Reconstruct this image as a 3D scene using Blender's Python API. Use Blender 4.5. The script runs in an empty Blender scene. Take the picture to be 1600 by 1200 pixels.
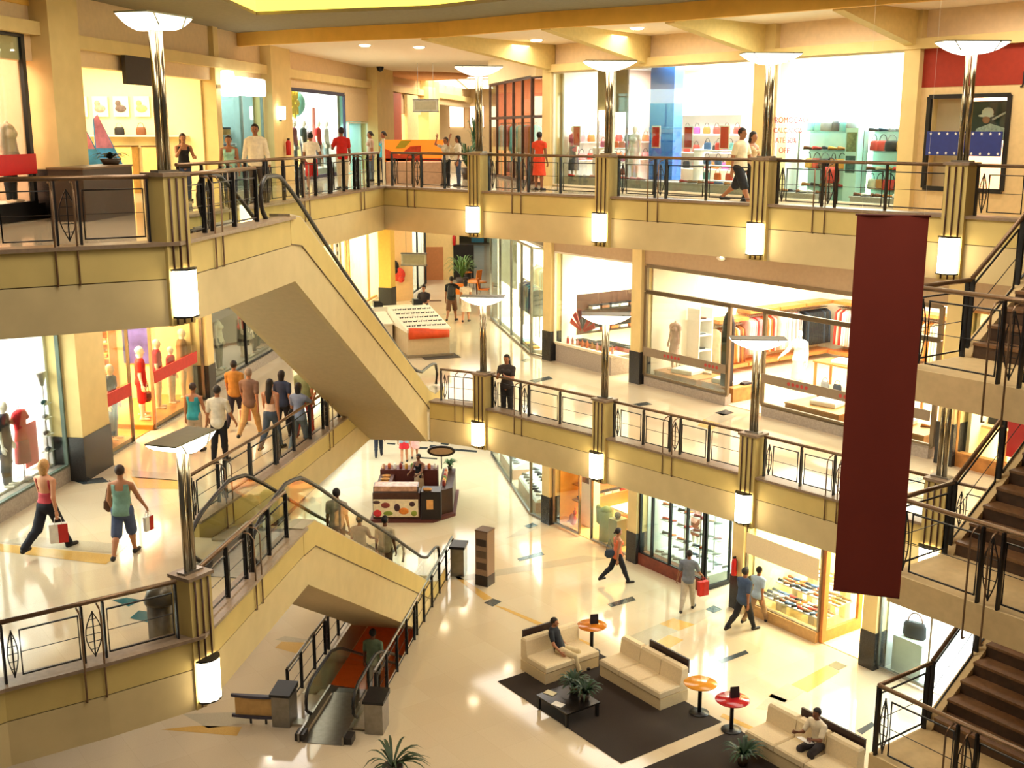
import bpy, math, random
import numpy as np
from math import sin, cos, pi, radians, atan2, hypot, sqrt
random.seed(7)
SC = bpy.context.scene
COL = SC.collection
# ------------------------------------------------------------------ camera
F_PX, CAM_Z, PITCH = 1800.0, 12.75, math.atan(400 / 1800.0)
cd = bpy.data.cameras.new('camera'); cam = bpy.data.objects.new('camera', cd); COL.objects.link(cam)
cd.sensor_width = 36; cd.lens = 36 * F_PX / 1600; cd.clip_end = 300
cam.location = (0, 0, CAM_Z); cam.rotation_euler = (pi / 2 - PITCH, 0, 0)
SC.camera = cam
vs = SC.view_settings
SC.display_settings.display_device = 'sRGB'
vs.view_transform = 'Standard'; vs.look = 'None'; vs.gamma = 1; vs.use_curve_mapping = False; vs.exposure = 0.0
try:
    SC.cycles.use_denoising = True
    SC.cycles.use_adaptive_sampling = True; SC.cycles.adaptive_threshold = .02
    SC.cycles.max_bounces = 7; SC.cycles.diffuse_bounces = 4; SC.cycles.glossy_bounces = 3
    SC.cycles.transmission_bounces = 4; SC.cycles.transparent_max_bounces = 10
    SC.cycles.sample_clamp_indirect = 6; SC.cycles.caustics_reflective = False; SC.cycles.caustics_refractive = False
except Exception:
    pass

def gp(x, y, z):
    """surveyed point: where the sight line through photo pixel (x, y) meets the level z"""
    u = (x - 800) / F_PX; v = (600 - y) / F_PX
    c, s = cos(PITCH), sin(PITCH)
    r = (u, c + v * s, -s + v * c); t = (z - CAM_Z) / r[2]
    return (r[0] * t, r[1] * t)

# ------------------------------------------------------------------ materials
def lin(h):
    h = h.lstrip('#'); o = []
    for i in (0, 2, 4):
        c = int(h[i:i + 2], 16) / 255
        o.append(c / 12.92 if c <= .04045 else ((c + .055) / 1.055) ** 2.4)
    return o
MATS = {}
def M(hexc, rough=.6, metal=0.0, var=.10, scale=9.0, bump=0.0, spec=.4):
    key = (hexc, rough, metal, var, scale, bump)
    if key in MATS: return MATS[key]
    m = bpy.data.materials.new('surface_' + hexc.strip('#')); m.use_nodes = True
    nt = m.node_tree; b = nt.nodes['Principled BSDF']
    b.inputs['Roughness'].default_value = rough; b.inputs['Metallic'].default_value = metal
    b.inputs['Specular IOR Level'].default_value = spec
    c = lin(hexc)
    if var > 0:
        tc = nt.nodes.new('ShaderNodeTexCoord'); n = nt.nodes.new('ShaderNodeTexNoise')
        n.inputs['Scale'].default_value = scale; n.inputs['Detail'].default_value = 3
        r = nt.nodes.new('ShaderNodeValToRGB')
        r.color_ramp.elements[0].position = .3; r.color_ramp.elements[1].position = .7
        r.color_ramp.elements[0].color = [v * (1 - var) for v in c] + [1]
        r.color_ramp.elements[1].color = [min(1, v * (1 + var)) for v in c] + [1]
        nt.links.new(tc.outputs['Object'], n.inputs['Vector']); nt.links.new(n.outputs['Fac'], r.inputs['Fac'])
        nt.links.new(r.outputs['Color'], b.inputs['Base Color'])
        if bump:
            bp = nt.nodes.new('ShaderNodeBump'); bp.inputs['Strength'].default_value = bump
            nt.links.new(n.outputs['Fac'], bp.inputs['Height']); nt.links.new(bp.outputs['Normal'], b.inputs['Normal'])
    else:
        b.inputs['Base Color'].default_value = c + [1]
    MATS[key] = m
    return m
def EM(hexc, strength):
    key = ('em', hexc, strength)
    if key in MATS: return MATS[key]
    m = bpy.data.materials.new('glow_' + hexc.strip('#')); m.use_nodes = True
    b = m.node_tree.nodes['Principled BSDF']; c = lin(hexc) + [1]
    b.inputs['Base Color'].default_value = c; b.inputs['Emission Color'].default_value = c
    b.inputs['Emission Strength'].default_value = strength
    MATS[key] = m
    return m
def glass_mat(tint='#f4fbf8', refl=.38):
    key = ('glass', tint, refl)
    if key in MATS: return MATS[key]
    m = bpy.data.materials.new('clear_glass'); m.use_nodes = True; nt = m.node_tree
    for n in list(nt.nodes): nt.nodes.remove(n)
    o = nt.nodes.new('ShaderNodeOutputMaterial'); mix = nt.nodes.new('ShaderNodeMixShader')
    tr = nt.nodes.new('ShaderNodeBsdfTransparent'); gl = nt.nodes.new('ShaderNodeBsdfGlossy')
    fr = nt.nodes.new('ShaderNodeFresnel'); fr.inputs['IOR'].default_value = 1.4
    mu = nt.nodes.new('ShaderNodeMath'); mu.operation = 'MULTIPLY'; mu.inputs[1].default_value = refl
    tr.inputs['Color'].default_value = lin(tint) + [1]; gl.inputs['Roughness'].default_value = .02
    nt.links.new(fr.outputs[0], mu.inputs[0]); nt.links.new(mu.outputs[0], mix.inputs[0])
    nt.links.new(tr.outputs[0], mix.inputs[1]); nt.links.new(gl.outputs[0], mix.inputs[2]); nt.links.new(mix.outputs[0], o.inputs[0])
    MATS[key] = m
    return m
GLASS = glass_mat()
YEL, YEL2 = M('#ccb470', .75, var=.05, scale=2.5), M('#cdb888', .75, var=.05, scale=2.5)
PEACH = M('#e8d0a6', .8, var=.04, scale=2); CREAM = M('#eadfc6', .8, var=.04)
WHITE = M('#f3efe6', .7, var=.03); IRON = M('#2c2a2a', .4, .5, var=.15, scale=20); BROWNLEDGE = M('#8c7660', .35, var=.14, scale=14)
BRASS = M('#7c6148', .3, .55, var=.10, scale=30); CHROME = M('#a0957e', .2, 1.0, var=.08, scale=12)
GRANITE = M('#2b2928', .25, var=.3, scale=40); BLACK = M('#171617', .4, var=.1); WOOD = M('#b5793c', .45, var=.2, scale=6)
DKWOOD = M('#4a2b1c', .45, var=.25, scale=8); STONE = M('#a2968a', .5, var=.15, scale=25); RED = M('#c32420', .5, var=.06)
SEAM = M('#6b5a3c', .7, var=.1); STEEL = M('#8f8b84', .3, .9, var=.1); GREYW = M('#cfd6d2', .5, var=.03)

# ------------------------------------------------------------------ mesh builder
class MB:
    def __init__(s): s.v = []; s.f = []; s.m = []; s.sm = []
    def add(s, vs_, fs, mi=0, smooth=False):
        o = len(s.v); s.v += [tuple(p) for p in vs_]
        for f in fs: s.f.append([i + o for i in f]); s.m.append(mi); s.sm.append(smooth)
        return s
    def box(s, x0, y0, z0, x1, y1, z1, mi=0):
        if x1 < x0: x0, x1 = x1, x0
        if y1 < y0: y0, y1 = y1, y0
        if z1 < z0: z0, z1 = z1, z0
        return s.add([(x0, y0, z0), (x1, y0, z0), (x1, y1, z0), (x0, y1, z0), (x0, y0, z1), (x1, y0, z1), (x1, y1, z1), (x0, y1, z1)],
                     [(3, 2, 1, 0), (4, 5, 6, 7), (0, 1, 5, 4), (1, 2, 6, 5), (2, 3, 7, 6), (3, 0, 4, 7)], mi)
    def prism(s, poly, z0, z1, mi=0, side=None):
        a = sum(poly[i][0] * poly[(i + 1) % len(poly)][1] - poly[(i + 1) % len(poly)][0] * poly[i][1] for i in range(len(poly)))
        if a < 0: poly = poly[::-1]
        n = len(poly)
        s.add([(x, y, z0) for x, y in poly] + [(x, y, z1) for x, y in poly], [tuple(range(n - 1, -1, -1)), tuple(range(n, 2 * n))], mi)
        o = len(s.v) - 2 * n
        for i in range(n):
            j = (i + 1) % n
            s.f.append([o + i, o + j, o + n + j, o + n + i]); s.m.append(mi if side is None else side); s.sm.append(False)
        return s
    def slabxz(s, poly, y0, y1, mi=0):
        """polygon given in x-z, extruded along y"""
        t = MB().prism([(x, z) for x, z in poly], 0, 1)
        return s.add([(x, y0 + (y1 - y0) * z, y) for x, y, z in t.v], [f[::-1] for f in t.f], mi)
    def slabyz(s, poly, x0, x1, mi=0):
        t = MB().prism(poly, 0, 1)
        return s.add([(x0 + (x1 - x0) * z, x, y) for x, y, z in t.v], t.f, mi)
    def loft(s, rings, mi=0, smooth=True, cap=True, closed=True):
        n = len(rings[0]); vs_ = [p for r in rings for p in r]; fs = []
        for k in range(len(rings) - 1):
            for i in range(n if closed else n - 1):
                j = (i + 1) % n; fs.append((k * n + i, k * n + j, (k + 1) * n + j, (k + 1) * n + i))
        s.add(vs_, fs, mi, smooth)
        if cap and closed:
            o = len(s.v) - len(vs_)
            s.f.append([o + i for i in range(n - 1, -1, -1)]); s.m.append(mi); s.sm.append(False)
            s.f.append([o + (len(rings) - 1) * n + i for i in range(n)]); s.m.append(mi); s.sm.append(False)
        return s
    def lathe(s, prof, cx=0, cy=0, seg=14, mi=0):
        return s.loft([[(cx + r * cos(2 * pi * i / seg), cy + r * sin(2 * pi * i / seg), z) for i in range(seg)] for r, z in prof], mi)
    def ell(s, c, r, seg=10, rings=6, mi=0):
        pr = []
        for k in range(rings + 1):
            a = pi * k / rings; rr = max(sin(a), .02); z = -cos(a)
            pr.append([(c[0] + r[0] * rr * cos(2 * pi * i / seg), c[1] + r[1] * rr * sin(2 * pi * i / seg), c[2] + r[2] * z) for i in range(seg)])
        return s.loft(pr, mi)
    def tube(s, pts, r, seg=6, mi=0, closed=False, r2=None):
        P = [np.array(p, float) for p in pts]; n = len(P); rings = []
        for i in range(n):
            if closed: d = P[(i + 1) % n] - P[i - 1]
            else: d = P[min(i + 1, n - 1)] - P[max(i - 1, 0)]
            d = d / (np.linalg.norm(d) + 1e-9)
            up = np.array((0, 0, 1.)) if abs(d[2]) < .95 else np.array((0, 1., 0))
            a = np.cross(up, d); a /= np.linalg.norm(a) + 1e-9; b = np.cross(d, a)
            rr = r if r2 is None else r + (r2 - r) * i / max(n - 1, 1)
            rings.append([tuple(P[i] + rr * (cos(2 * pi * k / seg + pi / seg) * a + sin(2 * pi * k / seg + pi / seg) * b)) for k in range(seg)])
        if closed: return s.loft(rings + [rings[0]], mi, True, False)
        return s.loft(rings, mi, seg > 4)
    def build(s, name, mats, parent=None, loc=None, rz=0.0):
        me = bpy.data.meshes.new(name); me.from_pydata(s.v, [], s.f)
        if not isinstance(mats, (list, tuple)): mats = [mats]
        for m in mats: me.materials.append(m)
        me.polygons.foreach_set('material_index', s.m); me.polygons.foreach_set('use_smooth', s.sm)
        me.update()
        return link(me, name, parent, loc, rz)
def link(me, name, parent=None, loc=None, rz=0.0):
    o = bpy.data.objects.new(name, me); COL.objects.link(o)
    if parent is not None: o.parent = parent
    if loc is not None: o.location = loc
    if rz: o.rotation_euler = (0, 0, rz)
    return o
def tag(o, label, cat, group=None, kind=None):
    o['label'] = label; o['category'] = cat
    if group: o['group'] = group
    if kind: o['kind'] = kind
    return o
def thing(name, label, cat, loc=(0, 0, 0), rz=0.0, group=None):
    o = bpy.data.objects.new(name, None); COL.objects.link(o); o.empty_display_size = .2
    o.location = loc; o.rotation_euler = (0, 0, rz)
    return tag(o, label, cat, group)
def struct(mb, name, mats, loc=None, rz=0.0):
    o = mb.build(name, mats, None, loc, rz); o['kind'] = 'structure'; return o
def copy_tree(root, loc, rz, label, group=None):
    r = root.copy(); COL.objects.link(r); r.location = loc; r.rotation_euler = (0, 0, rz); r['label'] = label
    if group: r['group'] = group
    for ch in list(root.children):
        c = ch.copy(); COL.objects.link(c); c.parent = r
        for g in list(ch.children):
            d = g.copy(); COL.objects.link(d); d.parent = c
    return r
def recolor(o, i, m):
    if i >= len(o.material_slots): return
    o.material_slots[i].link = 'OBJECT'; o.material_slots[i].material = m
def text(body, size, mat, parent, loc, rot, name='lettering', align='CENTER', extrude=.004, weight=0.0):
    cu = bpy.data.curves.new(name, 'FONT'); cu.body = body; cu.size = size; cu.align_x = align; cu.align_y = 'CENTER'
    cu.extrude = extrude; cu.offset = weight; cu.materials.append(mat)
    tmp = bpy.data.objects.new('tmp', cu); COL.objects.link(tmp)
    dg = bpy.context.evaluated_depsgraph_get(); me = bpy.data.meshes.new_from_object(tmp.evaluated_get(dg))
    bpy.data.objects.remove(tmp); bpy.data.curves.remove(cu)
    if not me.materials: me.materials.append(mat)
    o = link(me, name, parent, loc); o.rotation_euler = rot
    return o
def area(name, loc, sx, sy, power, color=(1, .82, .58), rot=(0, 0, 0)):
    l = bpy.data.lights.new(name, 'AREA'); l.shape = 'RECTANGLE'; l.size = sx; l.size_y = sy; l.energy = power; l.color = color
    o = bpy.data.objects.new(name, l); COL.objects.link(o); o.location = loc; o.rotation_euler = rot
    return o
ORD = ['first', 'second', 'third', 'fourth', 'fifth', 'sixth', 'seventh', 'eighth', 'ninth', 'tenth', 'eleventh', 'twelfth',
       'thirteenth', 'fourteenth', 'fifteenth', 'sixteenth', 'seventeenth', 'eighteenth', 'nineteenth', 'twentieth', 'twenty-first', 'twenty-second', 'twenty-third', 'twenty-fourth',
       'twenty-fifth', 'twenty-sixth', 'twenty-seventh', 'twenty-eighth', 'twenty-ninth', 'thirtieth', 'thirty-first', 'thirty-second']
# frames: right facade (x along the shop fronts, y into the shops) and left facade
E1, NN = (.583, -.8125), (.8125, .583)
RR = atan2(-.8125, .583); F0 = (1.2, 36.2)
def FR(t, n=0.0, z=0.0): return (F0[0] + E1[0] * t + NN[0] * n, F0[1] + E1[1] * t + NN[1] * n, z)
RL = atan2(.992, .125); L0 = (-9.45, 22.0)
def FL(t, n=0.0, z=0.0): return (L0[0] + .125 * t - .992 * n, L0[1] + .992 * t + .125 * n, z)
SA = (.149, .989); SN = (-.989, .149); S0 = (-4.4, 15.1); RS = atan2(.989, .149)
def lwall(frame, rot, x, y0):
    """frame of a shop's left side wall at local x: x' runs into the shop, y' into the wall"""
    return (lambda a=0.0, b=0.0, z=0.0: frame(x - b, y0 + a, z)), rot + pi / 2
def rwall(frame, rot, x, y1):
    return (lambda a=0.0, b=0.0, z=0.0: frame(x + b, y1 - a, z)), rot - pi / 2
def FS(s, y=0.0, z=0.0): return (S0[0] + SA[0] * s + SN[0] * y, S0[1] + SA[1] * s + SN[1] * y, z)
Z1, Z2 = 5.5, 11.0
# ------------------------------------------------------------------ floors
def floor_mat(name, hexc, hex2, rough=.13, tile=.9):
    m = bpy.data.materials.new(name); m.use_nodes = True; nt = m.node_tree; b = nt.nodes['Principled BSDF']
    tc = nt.nodes.new('ShaderNodeTexCoord'); mp = nt.nodes.new('ShaderNodeMapping'); mp.inputs['Rotation'].default_value = (0, 0, -RR)
    br = nt.nodes.new('ShaderNodeTexBrick'); br.offset = 0; br.inputs['Scale'].default_value = 1.0
    br.inputs['Brick Width'].default_value = tile; br.inputs['Row Height'].default_value = tile; br.inputs['Mortar Size'].default_value = .004
    br.inputs['Color1'].default_value = lin(hexc) + [1]; br.inputs['Color2'].default_value = lin(hex2) + [1]
    br.inputs['Mortar'].default_value = [v * .93 for v in lin(hex2)] + [1]
    n = nt.nodes.new('ShaderNodeTexNoise'); n.inputs['Scale'].default_value = 60; n.inputs['Detail'].default_value = 4
    mx = nt.nodes.new('ShaderNodeMixRGB'); mx.blend_type = 'MULTIPLY'; mx.inputs[0].default_value = .25
    nt.links.new(tc.outputs['Object'], mp.inputs[0]); nt.links.new(mp.outputs[0], br.inputs['Vector']); nt.links.new(tc.outputs['Object'], n.inputs['Vector'])
    nt.links.new(br.outputs['Color'], mx.inputs[1]); nt.links.new(n.outputs['Fac'], mx.inputs[2]); nt.links.new(mx.outputs[0], b.inputs['Base Color'])
    b.inputs['Roughness'].default_value = rough; b.inputs['Specular IOR Level'].default_value = .6
    return m
FLOOR = floor_mat('polished_terrazzo', '#dbc9aa', '#d6c2a2', .09)
INLAY = [M('#3a4042', .2, var=.15, scale=40), M('#2e5f62', .2, var=.15, scale=40), M('#b3a890', .15, var=.08, scale=40), M('#c9a058', .15, var=.1, scale=40), M('#d8b070', .15, var=.08)]
def inlay(mb, pix, z, mi):
    mb.add([gp(x, y, z) + (z + .004,) for x, y in pix], [(3, 2, 1, 0)], mi)
def inlay_w(mb, pts, z, mi): mb.add([(x, y, z + .004) for x, y in pts], [(0, 1, 2, 3)], mi)
# ground floor: four fields round the escalator well
mb = MB()
W0, W1, WY = 9.15, 14.6, 1.78
def sfield(s0, s1, y0, y1):
    mb.prism([FS(s0, y0)[:2], FS(s1, y0)[:2], FS(s1, y1)[:2], FS(s0, y1)[:2]], -.7, 0, 0)
sfield(-12, 62, WY, 34); sfield(-12, 62, -34, 0); sfield(-12, W0, 0, WY); sfield(W1, 62, 0, WY)
for q in [[(808, 873), (812, 877), (851, 867), (846, 862)], [(949, 944), (955, 949), (994, 938), (988, 932)], [(1121, 1032), (1128, 1037), (1170, 1021), (1165, 1016)],
          [(1338, 1142), (1347, 1148), (1368, 1133), (1362, 1128)], [(1102, 952), (1115, 958), (1129, 952), (1115, 946)], [(1293, 1040), (1310, 1048), (1324, 1041), (1306, 1033)],
          [(819, 822), (827, 826), (841, 821), (832, 817)], [(756, 942), (770, 948), (784, 940), (770, 935)],
          [(664, 689), (676, 691), (679, 688), (667, 686)], [(670, 699), (684, 701), (687, 697), (673, 695)], [(688, 694), (700, 696), (703, 692), (692, 690)], [(647, 701), (667, 702), (669, 699), (650, 698)],
          [(655, 716), (683, 718), (683, 716), (655, 714)], [(695, 703), (745, 707), (745, 704), (699, 700)], [(604, 694), (617, 695), (618, 693), (606, 692)],
          [(705, 690), (735, 693), (737, 690), (708, 688)]]:
    inlay(mb, q, 0, 1)
for q, c in [([(970, 1000), (1000, 1012), (1060, 986), (1030, 975)], 3), ([(1030, 975), (1060, 986), (1086, 976), (1052, 966)], 4), ([(1052, 966), (1086, 976), (1112, 961), (1100, 952)], 3),
             ([(1010, 1012), (1035, 1020), (1068, 1000), (1045, 992)], 4), ([(1205, 1085), (1235, 1096), (1258, 1080), (1230, 1068)], 3), ([(1236, 1070), (1262, 1082), (1312, 1050), (1292, 1040)], 4),
             ([(1200, 1088), (1226, 1098), (1230, 1094), (1205, 1084)], 4), ([(1180, 1108), (1210, 1110), (1235, 1096), (1205, 1085)], 3),
             ([(790, 842), (822, 835), (842, 823), (815, 826)], 3), ([(690, 905), (740, 906), (950, 873), (912, 868)], 3),
             ([(285, 1116), (325, 1138), (392, 1130), (388, 1112)], 3), ([(250, 1140), (370, 1150), (378, 1136), (310, 1134)], 4),
             ([(430, 1000), (470, 1004), (484, 1000), (445, 994)], 3), ([(430, 1012), (466, 1022), (476, 1004), (440, 1003)], 4),
             ([(700, 893), (712, 897), (770, 935), (756, 938)], 4), ([(770, 945), (790, 950), (930, 1008), (918, 1012)], 4), ([(1125, 1120), (1130, 1115), (1190, 1142), (1184, 1146)], 4)]:
    inlay(mb, q, 0, c)
struct(mb, 'floor', [FLOOR] + INLAY)
# atrium edges of the upper levels (left to right round the void)
EDGE1A = [(-8.2, 7.5), (-7.6, 10.8), (-7.35, 12.1), (-7.0, 12.95), (-6.5, 13.5), (-5.45, 14.22), (-4.4, 15.05)] + [FS(4.45)[:2]]
EDGE1B = [(-5.72, 19.8), (-4.9, 23.4), (-3.8, 29.5)]
EDGE1C = [(-2.12, 29.3), (-.75, 28.6), (2.1, 25.75), (4.9, 22.7), (7.6, 19.6), (10.3, 16.5), (14.5, 11.5)]
EDGE2A = [(-11.5, 11.2), (-6.4, 13.95), (-4.4, 15.05)] + [FS(4.45)[:2]]
EDGE2B = [(-5.6, 19.8), (-4.75, 22.9), (-4.0, 26.2), (-3.3, 29.8), (-.8, 27.6), (2.05, 25.35), (4.9, 22.75), (7.55, 19.7), (10.2, 16.6), (14.5, 11.2)]
mb = MB(); mb.prism(EDGE1A + [FS(4.45, 1.6)[:2]] + EDGE1B + [(-2.2, 29.25)] + EDGE1C + [(32, 11.5), (32, 95), (-34, 95), (-34, 7.5)], 4.75, Z1, 0, 5)
for q, c in [([(175, 938), (201, 948), (222, 938), (198, 934)], 2), ([(203, 966), (232, 973), (247, 958), (217, 954)], 2),
             ([(0, 848), (185, 866), (200, 851), (40, 838)], 3), ([(0, 862), (165, 882), (185, 868), (0, 850)], 4), ([(205, 745), (215, 763), (300, 765), (300, 752)], 4), ([(205, 735), (212, 747), (300, 753), (300, 742)], 3),
             ([(115, 752), (130, 757), (170, 753), (160, 746)], 1), ([(270, 683), (280, 687), (300, 684), (290, 677)], 1),
             ([(826, 595), (836, 598), (864, 592), (858, 588)], 1), ([(813, 563), (821, 566), (830, 562), (824, 560)], 1), ([(978, 633), (988, 636), (1020, 632), (1010, 628)], 1), ([(1117, 645), (1130, 650), (1147, 645), (1134, 640)], 1),
             ([(1100, 655), (1125, 662), (1150, 650), (1120, 645)], 3), ([(1090, 665), (1112, 672), (1125, 662), (1100, 655)], 4), ([(1400, 755), (1405, 760), (1442, 750), (1436, 745)], 2),
             ([(640, 505), (665, 503), (668, 499), (645, 500)], 1), ([(690, 492), (720, 494), (722, 491), (693, 490)], 3), ([(640, 472), (690, 471), (690, 469), (645, 469)], 1),
             ([(700, 432), (735, 431), (735, 429), (702, 429)], 1), ([(715, 419), (745, 418), (745, 417), (717, 417)], 1)]:
    inlay(mb, q, Z1, c)
struct(mb, 'floor', [FLOOR] + INLAY[:4] + [CREAM])
mb.f = [f for f in mb.f]
mb = MB(); mb.prism(EDGE2A + [FS(4.45, 1.6)[:2]] + EDGE2B + [(32, 11.2), (32, 95), (-34, 95), (-34, 11.2)], 10.25, Z2, 0, 1)
struct(mb, 'floor', [FLOOR, CREAM])
# ------------------------------------------------------------------ fascias
def miter(poly):
    out = []
    for i, p in enumerate(poly):
        ns = []
        for a, b in ((i - 1, i), (i, i + 1)):
            if 0 <= a and b < len(poly):
                dx, dy = poly[b][0] - poly[a][0], poly[b][1] - poly[a][1]; l = hypot(dx, dy); ns.append((dy / l, -dx / l))
        if len(ns) == 2:
            mx, my = ns[0][0] + ns[1][0], ns[0][1] + ns[1][1]; k = 2 / (mx * mx + my * my); out.append((mx * k, my * k))
        else: out.append(ns[0])
    return out
def run(mb, poly, prof, mi):
    nm = miter(poly)
    mb.loft([[(p[0] + n[0] * o, p[1] + n[1] * o, z) for o, z in prof] for p, n in zip(poly, nm)], mi, False)
def fascia(poly, zf, k):
    mb = MB(); zb, zs, zk = zf - .79, zf - .18, zf + .26
    run(mb, poly, [(-.18, zb), (.06, zb), (.06, zs), (-.18, zs)], 0)
    run(mb, poly, [(-.18, zs), (.048, zs), (.048, zs + .016), (-.18, zs + .016)], 2)
    run(mb, poly, [(-.18, zs + .016), (.06, zs + .016), (.06, zk), (-.18, zk)], 1)
    run(mb, poly, [(-.26, zk), (.11, zk), (.11, zk + .05), (-.26, zk + .05)], 3)
    struct(mb, 'trim_%d' % k, [YEL2, YEL, SEAM, BROWNLEDGE])
fascia(EDGE1A, Z1, 1); fascia(EDGE1B, Z1, 2); fascia(EDGE1C, Z1, 3); fascia(EDGE2A, Z2, 4); fascia(EDGE2B, Z2, 5)
# ------------------------------------------------------------------ ceiling over the top level
BAND = [(-10.9, 8), (-9.3, 25), (-8.7, 35.2), (-5.3, 33.0), (-1.8, 31.2), (.76, 28.6), (3.5, 26.7), (6.4, 23.9), (10, 20.2), (18, 12)]
RING = [(-6.9, 8), (-6.2, 25.6), (-6.2, 29.2), (-1.9, 27.7), (0.1, 25.7), (6.0, 19.8), (14, 12)]
CEIL = M('#f2dfc6', .85, var=.03); BANDM = M('#eebb58', .8, var=.05, scale=3); RINGM = M('#8f8870', .9, var=.06)
mb = MB(); mb.prism(BAND + [(40, 12), (40, 100), (-40, 100), (-40, 8)], 15.2, 15.32, 0)
struct(mb, 'ceiling', CEIL)
mb = MB(); run(mb, BAND, [(.0, 15.05), (.16, 15.05), (.16, 15.42), (0, 15.42)], 0); struct(mb, 'trim_6', BANDM)
mb = MB(); mb.prism(BAND[1:] + RING[::-1] + [(-10.9, 8)], 15.42, 15.5, 0); struct(mb, 'ceiling', RINGM)
mb = MB(); run(mb, RING, [(-.08, 15.5), (0, 15.5), (0, 16.0), (-.08, 16.0)], 0); struct(mb, 'trim_7', EM('#ffe25a', 2.2))
mb = MB(); mb.prism([(-9, 6), (-6.8, 33), (-1, 29), (16, 12), (16, 6)], 16.0, 16.1, 0); struct(mb, 'ceiling', M('#d8bc94', .8, var=.04))
# downlights and a round bulkhead in the ceiling of the top level
DOWN = EM('#fff1d0', 20)
def downlight(x, y, z, label, r=.17, grp='ceiling downlights'):
    t = thing('ceiling_light', label, 'ceiling light', (x, y, z), 0, grp)
    MB().lathe([(r, -.012), (r + .05, -.012), (r + .05, 0), (r, 0)], 0, 0, 16).build('rim', WHITE, t)
    MB().lathe([(.01, -.05), (r * .8, -.045), (r, -.012), (r, 0), (.01, 0)], 0, 0, 16).build('diffuser', DOWN, t)
for (px, py), lb in [((570, 70), 'small round downlight in ceiling above the far balcony corner, left one of a pair'), ((655, 73), 'small round downlight in ceiling above the far balcony corner, right one of a pair'),
                     ((995, 43), 'square bright downlight in the ceiling bay above the blue shop column'), ((838, 62), 'small downlight in ceiling bay above the curved corner shop')]:
    x, y = gp(px, py, 15.2); downlight(x, y, 15.2, lb)
for z, pts in ((10.24, [FR(t, -1.6) for t in (-4, 0, 4, 8, 12, 16)] + [FL(t, -1.6) for t in (-2, 3, 8, 13, 18, 23)] + [(-3.4, 34), (-1.6, 36), (-3.6, 40), (-2.2, 44), (-3.6, 48)]),
               (4.74, [FR(t, -1.6) for t in (-4, 0, 4, 8, 12)] + [FL(t, -1.6) for t in (3, 8, 13, 18, 23)] + [(-3.4, 33), (-1.2, 33), (-3.6, 38), (-1.8, 40), (-3.4, 45)])):
    mb = MB()
    for p in pts: mb.lathe([(.01, z - .02), (.15, z - .02), (.17, z)], p[0], p[1], 12)
    struct(mb, 'ceiling', EM('#ffe9c4', 22))
x, y = gp(625, 118, 15.2)
mb = MB().lathe([(.05, -.16), (3.1, -.16), (3.3, -.08), (3.3, 0), (.05, 0)], 0, 0, 40)
o = mb.build('ceiling_disc', M('#d8a070', .8, var=.05), None, (x + .1, 56, 15.2)); tag(o, 'wide round tan bulkhead disc under the ceiling of the far upper corridor', 'ceiling panel')
mb = MB().lathe([(.02, -.2), (.1, -.17), (.15, -.05), (.15, 0), (.02, 0)], 0, 0, 14)
x, y = gp(594, 110, 15.05); tag(mb.build('dome_camera', BLACK, None, (x, y, 15.2)), 'black dome security camera under the round tan ceiling disc', 'camera')
t = thing('skylight_panel', 'glowing white grid skylight in ceiling of the far upper corridor', 'skylight', (-2.75, 66, 15.18))
MB().box(-1.6, -7, -.02, 1.6, 7, .02).build('diffuser', EM('#fff6dd', 6), t)
mb = MB()
for k in range(6): mb.box(-1.7, -7 + k * 2.8 - .06, -.08, 1.7, -7 + k * 2.8 + .06, -.02)
for k in (-1.65, 0, 1.65): mb.box(k - .05, -7, -.08, k + .05, 7, -.02)
mb.build('frame', CREAM, t)
# tapering brackets from the shop-front columns to the ceiling edge
COLT = [0, 4.25, 8.5, 12.8, 17.1]
for k, t0 in enumerate(COLT):
    ends = [(-2.3, 31.7), (.8, 28.5), (3.5, 26.7), (6.45, 23.85), (9.3, 20.9)][k]
    a = FR(t0, .0); dx, dy = ends[0] - a[0], ends[1] - a[1]; L = hypot(dx, dy)
    mb = MB().slabxz([(0, 14.45), (L, 15.02), (L, 15.2), (0, 15.2)], -.13, .13)
    struct(mb, 'ceiling_beam', M('#dcc27c', .8, var=.05), (a[0], a[1], 0), atan2(dy, dx))
# ------------------------------------------------------------------ right facade: columns, bulkheads
def block(frame, rot, name, x0, y0, z0, x1, y1, z1, mats, mi=0):
    mb = MB().box(x0, y0, z0, x1, y1, z1, mi); return struct(mb, name, mats, frame(0), rot)
COLM = M('#e0c688', .75, var=.05, scale=2.5)
def column(frame, rot, x0, x1, y0, y1, z0, z1, base=.95):
    mb = MB().box(x0, y0, z0 + base, x1, y1, z1, 0)
    if base: mb.box(x0 - .02, y0 - .02, z0, x1 + .02, y1, z0 + base, 1)
    return struct(mb, 'column', [COLM, GRANITE], frame(0), rot)
CW = .2
for zf, top, ts in ((0, 4.75, COLT), (Z1, 10.25, [0, 4.2, 14.4]), (Z2, 15.2, [-.1, 8.65, 12.85, 17.1])):
    for t0 in ts:
        column(FR, RR, t0 - CW - (.12 if t0 == 8.65 else 0), t0 + CW + (.12 if t0 == 8.65 else 0), -.12, .45, zf, top, .0 if zf == Z2 else .95)
BULK_SHADE = M('#b89c78', .8, var=.05)  # cream wall, its shade put into a darker brown base colour
block(FR, RR, 'wall_right', -1, .06, 14.62, 24, .3, 15.2, [M('#ecd0a8', .8, var=.04)])
mb = MB().box(-.2, -.16, 14.4, 24, .3, 14.62); struct(mb, 'trim_8', COLM, FR(0), RR)
block(FR, RR, 'wall_right', -.2, .0, 8.98, 24, .3, 10.25, [BULK_SHADE]); block(FR, RR, 'wall_right', -.2, .0, 3.45, 24, .3, 4.75, [BULK_SHADE])
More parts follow.
